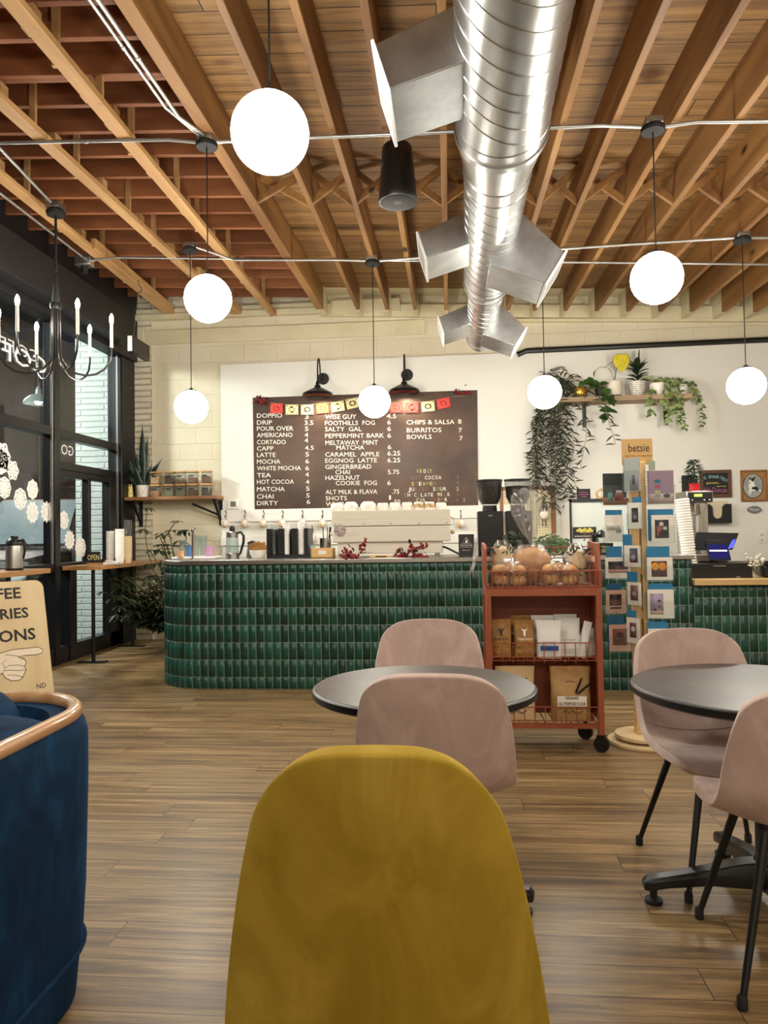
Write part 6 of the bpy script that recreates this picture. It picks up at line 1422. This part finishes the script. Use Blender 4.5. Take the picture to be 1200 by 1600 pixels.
def pouch(nm, lab, x, Y, z0, w_, h, d, mat, tilt=0, rz=0, lean=0, group=None, art=None, top=.16):
    t = thing(nm, lab, 'bag', (x, Y, z0), rz, group); N = 10; rs = []
    rnd = random.Random(int(abs(x*1000)+abs(Y*77)))
    for k in range(N+1):
        v = k/N; dd = d/2*(1 if v < .45 else max(.04, 1-(v-.45)/(1-top-.45))) if v < 1-top else d*.02; ww = w_/2*(1-.03*math.sin(v*PI)); ring = []
        for j in range(16):
            a_ = 2*PI*j/16; sx_ = math.copysign(abs(math.cos(a_))**.45, math.cos(a_)); sy_ = math.copysign(abs(math.sin(a_))**.45, math.sin(a_)); jj = rnd.uniform(-.0018, .0018)
            ring.append((ww*sx_+tilt*h*v*v*.0, (dd+.001)*sy_+jj+lean*h*v, h*v))
        rs.append(ring)
    M_ = Matrix.Rotation(tilt, 3, 'Y'); g = G(); g.rings(rs); g.mapv(lambda q: M_ @ q); b = g.build('pouch', mat, t, sharp=60)
    g = G(); zt_ = h*(1-top*.55); g.box(-w_/2*.99, w_/2*.99, -d*.03-.001+lean*zt_, d*.03+lean*zt_, zt_, zt_+.004); g.mapv(lambda q: M_ @ q); g.build('zip_seal', mat, t)
    if art: art(t, w_, h, -d/2-.0045, M_)
    return t
mb_, mw_ = m_ink, M('print_white', 'efe9dd', .6)
def goat(mat):
    def f(t, w_, h, y, M_):
        g = G(); s = w_*.5; cz_ = h*.66
        def yy(z): v = z/h; return y if v < .45 else y*max(.04, 1-(v-.45)/.39)-.004
        pl = [(-.42,.62),(-.2,.42),(0,.40),(.22,.42),(.46,.62),(.30,.30),(.18,.25),(.12,-.40),(0,-.5),(-.12,-.40),(-.2,.25),(-.3,.34)]
        g.add([(a_*s*.72, yy(cz_+b_*s*.72)-.003, cz_+b_*s*.72) for a_, b_ in pl], [tuple(range(len(pl)))[::-1]]); text(g, 'TONE WOLF', (-w_*.36, yy(h*.47)-.003, h*.465), (1,0,0), (0,0,1), w_*.72, .015, bold=.02); g.mapv(lambda q: M_ @ q); g.build('logo_print', mat, t, sharp=180)
    return f
def roaster(blue):
    def f(t, w_, h, y, M_):
        g = G(); text(g, 'IRONSIDE', (-w_*.28, y-.002, h*.42), (1,0,0), (0,0,1), w_*.56, .009); text(g, 'ROASTING CO', (-w_*.28, y-.001, h*.36), (1,0,0), (0,0,1), w_*.56, .005)
        for k in range(3): g.box(-w_*.3, w_*.3, y-.0012, y-.0008, h*(.08+.05*k), h*(.08+.05*k)+.002)
        g.mapv(lambda q: M_ @ q); g.build('print', M('print_grey', '8a8580', .7), t)
        if blue: g = G(); g.box(-w_*.36, w_*.36, y-.002, y-.001, h*.21, h*.335); g.mapv(lambda q: M_ @ q); g.build('blue_label', M('label_blue', '1c4f9c', .6), t)
    return f
SZ = .54
KB = 'kraft coffee bags on the cart'; WB = 'white coffee bags on the cart'
pouch('coffee_bag', 'kraft coffee bag with a black horned-head print at the left of the middle shelf', kk(783, 4.50), 4.50, SZ, .122, .225, .07, m_tan, group=KB, art=goat(mb_))
pouch('coffee_bag', 'kraft coffee bag with a white horned-head print on the middle shelf', kk(819, 4.50), 4.50, SZ, .122, .222, .07, m_tan, group=KB, art=goat(mw_))
pouch('coffee_bag', 'kraft coffee bag tucked behind the white-printed one', kk(813, 4.60), 4.61, SZ, .122, .235, .07, m_tan, group=KB)
pouch('coffee_bag', 'white coffee bag with a bright blue label on the middle shelf', kk(858, 4.46), 4.475, SZ-.0, .145, .22, .07, m_paper, group=WB, art=roaster(True), rz=R(-3))
pouch('coffee_bag', 'plain white coffee bag standing right of the blue-labelled one', kk(888, 4.55), 4.55, SZ, .140, .225, .07, m_paper, group=WB, art=roaster(False))
pouch('coffee_bag', 'white coffee bag hidden behind the blue-labelled one', kk(848, 4.63), 4.64, SZ, .14, .232, .07, m_paper, group=WB)
pouch('coffee_bag', 'white coffee bag at the back, right of centre on the middle shelf', kk(884, 4.65), 4.66, SZ, .14, .235, .06, m_paper, group=WB)
pouch('coffee_bag', 'narrow white coffee bag leaning right at the right end of the middle shelf', kk(906, 4.5), 4.50, SZ, .05, .215, .10, m_paper, tilt=R(14), group=WB)
pouch('coffee_bag', 'crumpled small white bag in the right corner of the middle shelf', kk(922, 4.60), 4.58, SZ, .07, .16, .10, m_paper, tilt=R(-4), group=WB)
def flour(lbl):
    def f(t, w_, h, y, M_):
        g = G(); g.box(-w_*.36, w_*.36, y-.002, y-.0012, h*.27, h*.475); g.build('white_label', mw_, t); g = G()
        text(g, 'ORGANIC', (-w_*.17, y-.0026, h*.415), (1,0,0), (0,0,1), w_*.34, .017, bold=.03); text(g, 'ALL PURPOSE FLOUR', (-w_*.33, y-.0026, h*.30), (1,0,0), (0,0,1), w_*.66, .021, bold=.015)
        def yy(z): v = z/h; return y if v < .45 else y*max(.04, 1-(v-.45)/.41)-.006
        for a0, a1, x0_, z0_ in ((R(62), .13, .02, .5), (R(35), .14, .03, .5)):
            for k in range(7): q = .015+a1*.68*k/7; cx_, cz_ = x0_+math.cos(a0)*q, h*z0_+math.sin(a0)*q; g.rbox((cx_, yy(cz_)-.001, cz_), (.020,.002,.006), (0,-a0-.5,0)); g.rbox((cx_, yy(cz_)-.001, cz_+.004), (.020,.002,.005), (0,-a0+.4,0))
        g.tube([(-.03, yy(h*.72), h*.72), (.0, yy(h*.73), h*.73), (.02, yy(h*.715), h*.715)], .0015, 4); g.tube([(-.055, y-.001, h*.17), (-.03, y-.001, h*.22), (-.02, y-.001, h*.15), (.0, y-.001, h*.21), (.03, y-.001, h*.15), (.06, y-.001, h*.2)], .0025, 4)
        g.build('print', mb_, t)
    return f
m_kraft2 = M('pale_kraft', 'b08852', .6, bump=(12, .9, .025))
pouch('flour_bag', 'big kraft bag of organic all purpose flour at the right of the bottom shelf', kk(889, 4.5), 4.50, .17, .235, .315, .12, m_kraft2, group='flour bags on the bottom shelf', art=flour(1))
pouch('flour_bag', 'big kraft flour bag half hidden behind the middle table', kk(803, 4.5), 4.50, .17, .235, .315, .12, M('pale_kraft_2', 'cfb184', .7, bump=(9, .6, .012)), group='flour bags on the bottom shelf', art=flour(1), rz=R(3))
# bread
m_bun = M('bun_crust', 'b07838', .5, var=('dcb070', 9, (1,1,1.6), .42, .6), bump=(12, .6, .02)); m_loaf = M('loaf_crust', 'a0622c', .5, var=('d09a58', 7, (1,1,1.6), .4, .6), bump=(9, .7, .02))
ZT_ = KT+.009
def film(t, c, rx, ry, h, seed, topr=.25, n=28, nk=14, jit=.09, nm='plastic_bag'):
    rnd = random.Random(seed); rs = []; ph = [rnd.uniform(0, 6.28) for _ in range(5)]
    for k in range(nk+1):
        v = k/nk; rr_ = (1.04-.02*v if v < .55 else 1.03-(1-topr)*((v-.55)/.45)**1.6); ring = []
        for j in range(n):
            a_ = 2*PI*j/n; f_ = rr_*(1+jit*(math.sin(5*a_+ph[0]+3*v)+math.sin(9*a_+ph[1]-5*v)*.6)*(.15+v)*.5+rnd.uniform(-1, 1)*jit*.12)
            ring.append((c[0]+rx*f_*math.cos(a_), c[1]+ry*f_*math.sin(a_), c[2]+h*v))
        rs.append(ring)
    g = G(); g.rings(rs); return g.build(nm, m_film, t, sharp=180)
def buns(lab, x, Y, spots, rx, ry, h, seed, r_=.048):
    t = thing('bag_of_rolls', lab, 'bread bag', (x, Y, ZT_), 0, 'bags of bread rolls on the cart')
    for k, (a_, b_, c_) in enumerate(spots): g = G(); g.sph((a_, b_, c_), r_, 20, 12, 1.05, 1, .72); g.build('bread_roll', m_bun, t)
    film(t, (0,0,.001), rx, ry, h, seed); return t
sp2 = [(-.055,-.03,.038),(-.055,-.03,.098),(.05,-.03,.036),(.05,-.035,.096),(-.05,.05,.04),(.05,.05,.04),(0,.04,.10)]
buns('clear bag of round bread rolls at the left front of the cart top', kk(797, 4.5), 4.50, sp2, .115, .10, .165, 1); buns('clear bag of round bread rolls at the right front of the cart top', kk(876, 4.5), 4.50, sp2, .115, .10, .16, 2)
t = thing('bagged_loaf', 'large round golden loaf in a clear bag in the middle of the cart top', 'bread', (kk(834, 4.60), 4.62, ZT_)); g = G(); g.sph((0,0,.115), .13, 28, 18, 1.0, .72, .88); g.build('loaf', m_loaf, t); film(t, (0,0,.001), .125, .095, .245, 3, .5)
# flared open end of a clear bag rising above the loaf
t = thing('clear_bag', 'crumpled empty clear plastic bag flaring up in front of the right grinder', 'plastic bag', (kk(834, 4.66), 4.66, ZT_+.24)); rnd = random.Random(12); rs = []
for k in range(13):
    v = k/12; ring = []; rx = .008+.062*math.sin(min(1, v*1.25)*PI/2)*(1-.25*max(0, v-.75)*4*.3); 
    for j in range(26): a_ = 2*PI*j/26; f_ = 1+.32*math.sin(4*a_+2*v)+.22*math.sin(7*a_-4*v)+rnd.uniform(-.1,.1); ring.append((-.035*v*1.2+rx*f_*math.cos(a_), rx*.55*f_*math.sin(a_), .33*v+(.03*math.sin(3*a_) if k == 12 else 0)))
    rs.append(ring)
g = G(); g.rings(rs); g.build('film', glass('crinkled_film', 'f4f4f4', .10, 2.0, .06, 'f0ece4', .02), t, sharp=180)
m_pr = M('green_print', '2c3a30', .6)
def tallbag(lab, x, Y, rx, ry, h, seed, body):
    t = thing('tall_bread_bag', lab, 'bread bag', (x, Y, ZT_), 0, 'tall printed bread bags'); g = G(); g.lathe([(.001,.01),(rx*.8,.01),(rx*.82,h*.5),(rx*.6,h*.8),(.001,h*.88)], 20, (0,0,0), 1, ry/rx); g.build('loaf', body, t)
    film(t, (0,0,.001), rx, ry, h, seed, .35); rnd = random.Random(seed); g = G()
    for k in range(46):
        a_ = rnd.uniform(-PI*.95, -.05*PI); band = rnd.random(); z_ = h*(rnd.uniform(.25, .45) if band < .6 else rnd.uniform(.72, .9)); rr_ = (1.1 if z_ < h*.5 else .93)
        g.leaf((rx*rr_*math.cos(a_), ry*rr_*math.sin(a_)-.002, z_), (rnd.uniform(-1,1), -.05, rnd.uniform(-1,1)), .03, .010, up=(0,-1,0), droop=0)
    g.build('printed_leaves', m_pr, t, sharp=180); return t
m_pale = M('pale_loaf', 'd6b98c', .6, var=('e6d3ae', 6, (1,1,1), .4, .6))
tallbag('tall clear printed bread bag at the back left of the cart top', kk(788, 4.66), 4.645, .085, .065, .275, 21, m_pale); tallbag('tall clear printed bread bag at the back right of the cart top', kk(902, 4.66), 4.645, .075, .065, .25, 22, m_pale)
t = thing('hanging_film', 'loose sheet of clear film hanging off the left side of the cart', 'plastic sheet', (KX0-.02, 4.56, 1.24)); g = G(); rs = []
vs = []; fs = []
for i in range(9):
    for j in range(7): u, v = i/8, j/6; vs.append((-.02-.045*u**1.3*math.sin(v*PI*.5+.4)+.01*math.sin(7*v+5*u), (v-.5)*.22*(.4+.6*u), -.22*u+.02*math.sin(4*v)))
for i in range(8):
    for j in range(6): a = i*7+j; fs.append((a, a+1, a+8, a+7))
g.add(vs, fs); g.build('film', m_film, t, sharp=180, solid=.001)
t = thing('cart_clip', 'small terracotta wire handle standing at the right rear of the cart', 'handle', (kk(922, 4.72), 4.73, 1.225)); G().tube([(-.02,0,0),(-.02,0,.045),(.015,0,.055),(.015,0,-.0)], .004, 6).build('wire', m_terra, t)

# ================================================================ CARD RACK
RX, RY = P(1001, 1000, Y=4.62).x, 4.62
rk = thing('card_rack', 'wooden spinner rack with clear pockets of greeting cards', 'display rack', (RX, RY, 0))
m_rack = wood('rack_pine', 'cda46c', 'dfbd88', 'z', 1, .5, c3='b58a52')
G().lathe([(.001,0),(.205,0),(.208,.004),(.208,.018),(.205,.022),(.001,.022)], 48).build('lower_disc', m_ply, rk); G().lathe([(.001,.022),(.06,.022),(.06,.036),(.001,.036)], 24).build('bearing', m_chrome, rk); G().lathe([(.001,.036),(.163,.036),(.166,.04),(.166,.054),(.163,.058),(.001,.058)], 48).build('upper_disc', m_ply, rk)
ZP = P(1001, 722, Y=4.62).z
G().box(-.045,.0,-.03,.03,.058,ZP).build('left_post', m_rack, rk, bevel=.003); G().box(.012,.045,-.035,.03,.058,ZP-.0).build('right_post', m_rack, rk, bevel=.003)
g = G()
for z_ in (.45, .75, 1.02, 1.3, 1.55): g.box(-.043,.043,-.025,.025,z_,z_+.05)
g.box(-.047,.047,-.032,.03,ZP,ZP+.012); g.build('spacer_blocks', m_rack, rk)
for z_ in (.10,.13): pass
a, b = P(972, 686, Y=4.64), P(1021, 720, Y=4.64)
G().box(a.x-RX, b.x-RX, .035, .042, b.z-.02, a.z).build('header_card', M('kraft_header', 'b8935c', .7), rk)
g = G(); q0 = P(982, 706, Y=4.655); text(g, 'betsie', (q0.x-RX, .0335, q0.z), (1,0,0), (0,0,1), px(31, 4.65), px(13, 4.65)); q0 = P(977, 714, Y=4.655); text(g, 'BETSIE STUDIOS', (q0.x-RX, .0335, q0.z), (1,0,0), (0,0,1), px(39, 4.65), px(2.4, 4.65)); g.build('header_lettering', m_ink, rk)
m_env = M('envelope_blue', '2c7ba6', .7); m_envd = M('envelope_dark', '1c5a80', .7)
m_cardw = M('card_white', 'e9e3d8', .6); m_cardp = M('card_blush', 'c9a08c', .6)
def cm_(h): return M('art_'+h, h, .6)
class Face:           # a column of pockets: origin, direction along the card, outward normal
    def __init__(s, o, ang): s.o = Vector(o); s.r = Vector((math.cos(ang), math.sin(ang), 0)); s.n = Vector((math.sin(ang), -math.cos(ang), 0)); s.ang = ang
    def uv(s, x, y):
        d = ((x-600)/FPX)*CR - ((y-800)/FPX)*CU + _f; t_ = (s.o-CO).dot(s.n)/d.dot(s.n); q = CO+d*t_-s.o; return q.dot(s.r), q.z
    def at(s, u, z, d=0): q = s.o+s.r*u+s.n*d; return Vector((q.x, q.y, s.o.z+z))
def quadbox(g, F, u0, u1, z0, z1, d0, d1):
    A = [F.at(u0,z0,d0), F.at(u1,z0,d0), F.at(u1,z0,d1), F.at(u0,z0,d1), F.at(u0,z1,d0), F.at(u1,z1,d0), F.at(u1,z1,d1), F.at(u0,z1,d1)]; g.hexa(A)
def card(F, x0, y0, x1, y1, lab, art, mat=None, env=None, grp='greeting cards in the rack', nm='greeting_card', cat='card', ring=None, dark=False):
    u0, z1 = F.uv(x0, y0); u1, z0 = F.uv(x1, y1)
    t = thing(nm, lab, cat, (0,0,0), 0, grp)
    g = G(); quadbox(g, F, u0, u1, z0, z1, .004, .007); quadbox(g, F, u0+.004, u1+.006, z0, z1-.002, -.001, .002) if nm != 'notebook' else quadbox(g, F, u0+.004, u1-.002, z0+.003, z1-.003, -.006, .003); g.build('card', mat or m_cardw, t)
    if env is not None:
        g = G(); e0, e1 = F.uv(env[0], env[1]); e2, _ = F.uv(env[2], env[1]); quadbox(g, F, e0, e2, z0+.005, e1, -.008, -.004); g.build('envelope', m_envd if dark else m_env, t)
    w_, h = u1-u0, z1-z0
    if art:
        base = None
        for k, a_ in enumerate(art):
            g = G(); kind = a_[0]
            if kind == 'r': quadbox(g, F, u0+w_*a_[1], u0+w_*a_[3], z0+h*a_[2], z0+h*a_[4], .0071+.0004*k, .0078+.0004*k)
            elif kind == 'e':
                ps = [F.at(u0+w_*(a_[1]+a_[3]*math.cos(2*PI*q/18)), z0+h*a_[2]+w_*a_[4]*math.sin(2*PI*q/18), .0080+.0004*k) for q in range(18)]; g.add(ps, [tuple(range(18))])
            o = g.build('picture' if k == 0 else 'picture_detail', cm_(a_[-1]), t if base is None else base, sharp=180)
            if base is None: base = o
    if ring is not None:
        g = G(); uu = u0 if ring == 0 else u1; n = max(8, int(h/.012))
        for k in range(n):
            zz_ = z0+h*(k+.5)/n; c = F.at(uu, zz_, 0); g.tube([c+F.r*.008*math.cos(q)+F.n*(.010*math.sin(q)+.001) for q in [k2*PI/4 for k2 in range(8)]], .0012, 4, loop=True)
        g.build('spiral_binding', m_blackm, t)
    return (u0, u1, z0, z1)
def pocket(F, b, cut=.62):
    u0, u1, z0, z1 = b; g = G(); h = (z1-z0)*cut
    quadbox(g, F, u0-.006, u1+.006, z0-.006, z0+h, .014, .016); quadbox(g, F, u0-.006, u1+.006, z0-.008, z0-.004, -.018, .016); quadbox(g, F, u0-.008, u0-.006, z0-.006, z0+h*.9, -.018, .016); quadbox(g, F, u1+.006, u1+.008, z0-.006, z0+h*.9, -.018, .016)
    g.mapv(lambda v: v-Vector((RX, RY, 0))); g.build('clear_pocket', m_acry, rk)
FA = Face((RX+.05, 4.545, 0), R(-4)); FB = Face((RX-.06, 4.60, 0), R(6)); FC = Face((RX-.07, 4.53, 0), R(-52))
A = []
b = card(FA, 1011, 736, 1053, 787, 'lavender spiral notebook with stacked macarons on its cover, right of the rack', [('r',.02,.0,.98,.30,'b59c94'),('e',.38,.24,.14,.07,'8c8f78'),('e',.38,.36,.13,.06,'c2ad7c'),('e',.38,.52,.13,.08,'a83f5c'),('e',.38,.68,.13,.08,'2d6a80'),('e',.72,.24,.14,.08,'26304f')], M('cover_lavender', '8e7688', .5), None, 'notebooks on the rack', 'notebook', 'notebook', 0); A.append((FA, b))
b = card(FA, 1017, 805, 1052, 846, 'greeting card with a red robot toy on black, second row at the right', [('r',.16,.13,.80,.82,'15120f'),('e',.46,.66,.10,.10,'c8bcae'),('e',.36,.48,.11,.13,'b03a3a'),('e',.62,.50,.10,.08,'c0b8b0'),('e',.30,.30,.06,.12,'8e2c34')], None, (1012, 796, 1052)); A.append((FA, b))
b = card(FA, 1010, 871, 1050, 906, 'greeting card showing two orange citrus halves', [('r',.18,.14,.80,.84,'5a2a20'),('e',.33,.60,.15,.16,'d99a1e'),('e',.62,.60,.15,.16,'d98a1e'),('e',.33,.60,.03,.03,'a05c10')], None, (1010, 854, 1046)); A.append((FA, b))
b = card(FA, 1011, 921, 1052, 966, 'greeting card with a lavender picture of stacked macarons', [('r',.10,.14,.62,.86,'9a849c'),('r',.10,.14,.62,.26,'c0a090'),('e',.46,.30,.08,.05,'9a8c78'),('e',.46,.42,.07,.05,'7c3a48'),('e',.46,.60,.07,.06,'2c3c50'),('e',.28,.30,.07,.05,'26304f')], None, (1014, 912, 1051)); A.append((FA, b))
b = card(FA, 1012, 982, 1052, 1022, 'greeting card with a blue envelope sinking behind the pink chair', None, None, (1012, 971, 1042)); A.append((FA, b))
b = card(FB, 941, 740, 979, 789, 'dark green notebook with a cactus and red pot on its cover', [('r',0,.0,1,.24,'8a5034'),('e',.30,.32,.11,.14,'4f8078'),('r',.19,.10,.41,.36,'4f8078'),('e',.30,.48,.07,.10,'2c4a3c'),('r',.48,.14,.86,.36,'7c2c30'),('r',.54,.34,.80,.46,'b8a89c')], M('cover_dark_green', '14221f', .5), None, 'notebooks on the rack', 'notebook', 'notebook'); A.append((FB, b))
b = card(FB, 944, 805, 972, 846, 'pale card with a small grey car sketch, second row at the left', [('r',.12,.42,.9,.70,'d8d2c6'),('e',.80,.40,.18,.14,'8f8a92'),('r',.30,.50,.55,.52,'55504c')], None, (946, 797, 972)); A.append((FB, b))
b = card(FB, 945, 871, 984, 903, 'greeting card with a black and pink picture, third row at the left', [('r',.12,.30,.92,.80,'1f1a1a'),('r',.12,.26,.92,.42,'c98a84'),('e',.55,.50,.10,.06,'6a2a30')], None, (947, 854, 972)); A.append((FB, b))
b = card(FB, 946, 922, 977, 958, 'blush card with a dark red picture, fourth row at the left', [('r',.18,.34,.80,.82,'2a100e'),('e',.50,.46,.24,.12,'7a2a1c'),('r',.2,.20,.8,.27,'1a1210')], m_cardp, (948, 912, 972), dark=True); A.append((FB, b))
b = card(FB, 951, 976, 985, 1017, 'blush card with a brown ribbon picture, lowest row at the left', [('r',.16,.22,.84,.84,'7c4a40'),('e',.5,.6,.18,.14,'4a2420'),('e',.36,.4,.12,.08,'54201c')], m_cardp, (949, 963, 975), dark=True); A.append((FB, b))
b = card(FC, 975, 717, 1000, 767, 'pale grey-green spiral notebook at the top of the rack', [('r',.4,.02,.98,.5,'948c94'),('r',.55,.2,.75,.48,'5c5660')], M('cover_sage', 'a9aea6', .5), None, 'notebooks on the rack', 'notebook', 'notebook', 0); A.append((FC, b))
b = card(FC, 982, 786, 1002, 826, 'narrow view of a greeting card with a dark portrait, top of the middle column', [('r',.30,.24,.84,.80,'242028'),('e',.58,.45,.16,.16,'6c6470')], None, (987, 777, 1001)); A.append((FC, b))
b = card(FC, 976, 852, 1000, 886, 'greeting card with a grey flower photo, second in the middle column', [('r',.38,.20,.92,.86,'3a3e50'),('e',.62,.45,.16,.14,'a8a4ac'),('e',.56,.30,.10,.07,'8a3038')], None, (972, 835, 986)); A.append((FC, b))
b = card(FC, 981, 909, 1001, 946, 'greeting card with a brown picture, its flap sticking up, third in the middle column', [('r',.26,.20,.88,.86,'6c5450'),('e',.58,.50,.18,.16,'b09490')], None, (979, 893, 995)); A.append((FC, b))
b = card(FC, 980, 964, 999, 1006, 'greeting card with a red and white picture, lowest in the middle column', [('r',.28,.22,.84,.80,'6a3a38'),('e',.56,.56,.18,.18,'d8ccc4')], None, (980, 953, 993)); A.append((FC, b))
for F, b in A: pocket(F, b)
g = G(); quadbox(g, FA, FA.uv(1014,712)[0], FA.uv(1024,712)[0], FA.uv(1014,735)[1], FA.uv(1014,720)[1], -.02, -.015); tag(g.build('notebook', M('cover_sage2', '8f9c88', .5)), 'sage green notebook peeking above the lavender one', 'notebook', 'notebooks on the rack')

# ================================================================ FLOOR PLANT AND STREET
t = thing('umbrella_plant', 'tall dark umbrella plant in a black pot between the window bar and counter', 'potted plant', (-2.98, 8.05, 0)); rnd = random.Random(17)
G().lathe([(.001,0),(.15,0),(.19,.30),(.18,.31),(.165,.28),(.001,.27)], 32).build('pot', m_blackm, t); G().lathe([(.001,.262),(.165,.27),(.001,.272)], 24).build('soil', m_soil, t)
lf, st = G(), G()
def palm(c, L, n, dn):
    for k in range(n):
        a_ = 2*PI*k/n+rnd.uniform(-.2,.2); lf.leaf(c, (math.cos(a_), math.sin(a_), dn), L*rnd.uniform(.8,1.1), L*.30, droop=.35)
for k in range(48):
    a_ = rnd.uniform(0, 2*PI); h = rnd.uniform(.35, 1.0) if k < 41 else rnd.uniform(1.05, 1.42); rr_ = rnd.uniform(.12, .62) if k < 41 else rnd.uniform(.05, .32)
    tip = (max(-.85, rr_*math.cos(a_)-.38) if k < 41 else rr_*math.cos(a_)*.9-.22, rr_*math.sin(a_)*.7, h); st.tube(spline([(rnd.uniform(-.04,.04), rnd.uniform(-.04,.04), .26), (tip[0]*.35, tip[1]*.35, h*.6), tip], 8), .006, 5)
    for q in range(6 if k < 41 else 4):
        v = 1-q*.13; c = Vector((tip[0]*v+rnd.uniform(-.05,.05), tip[1]*v+rnd.uniform(-.05,.05), max(.3, h*v))); palm(c, rnd.uniform(.11,.16), 7, rnd.uniform(-.3,.3))
st.tube(spline([(0,0,.26),(-.34,.0,.9),(-.46,.05,1.3),(-.42,.02,1.62)], 12), .006, 5); palm(Vector((-.42,.02,1.62)), .10, 8, -.2); palm(Vector((-.48,.02,1.38)), .12, 8, -.3)
st.tube(spline([(0,0,.26),(-.1,0,.8),(-.25,.05,1.2),(-.08,.0,1.46)], 12), .006, 5); palm(Vector((-.08,0,1.46)), .10, 7, .1); palm(Vector((.0,-.1,1.24)), .12, 7, -.1)
st.build('stems', m_stem, t); lf.build('foliage', m_leafd, t, sharp=180)
# bulky parked car outside
t = thing('parked_car', 'dark parked car with a pale windscreen seen through the left window', 'car', (-6.15, 8.9, -.1)); t.scale = (1, 1, 1.15); mc = M('car_paint', '191716', .4, metal=.2)
def sec(y, w_, z0, z1, wt): return [(-w_,y,z0),(w_,y,z0),(w_,y,z0+(z1-z0)*.6),(wt,y,z1),(-wt,y,z1),(-w_,y,z0+(z1-z0)*.6)]
g = G(); g.rings([sec(0,.80,.35,.80,.70), sec(.1,.92,.25,.98,.78), sec(1.1,.95,.22,1.08,.82), sec(4.2,.95,.22,1.12,.82), sec(4.4,.88,.3,1.0,.75)]); g.build('body', mc, t, bevel=.03)
g = G(); g.rings([sec(1.05,.82,1.06,1.10,.80), sec(1.75,.80,1.06,1.72,.62), sec(3.4,.80,1.06,1.74,.62), sec(4.1,.78,1.06,1.15,.7)]); g.build('cabin', mc, t, bevel=.03)
G().add([(-.74,1.10,1.12),(.74,1.10,1.12),(.60,1.72,1.68),(-.60,1.72,1.68)], [(0,1,2,3)]).mapv(lambda v: v+Vector((0,-.03,.02))).build('windscreen', M('windscreen', '6f8288', .3), t, sharp=180)
for s_ in (-1, 1):
    G().sph((s_*.66,.03,.78), .11, 14, 10, 1.2, .5, .7).build('headlight', M('headlight_glass', 'd8dcdc', .1), t)
    for y_ in (.85, 3.5): w_ = G().cyl((s_*.78,y_,.33),(s_*.96,y_,.33),.33,n=32).build('wheel', m_blackm, t); G().cyl((s_*.955,y_,.33),(s_*.97,y_,.33),.2,n=20).build('hubcap', m_steel, w_)
G().box(-.5,.5,-.02,.04,.45,.62).build('grille', m_black, t)
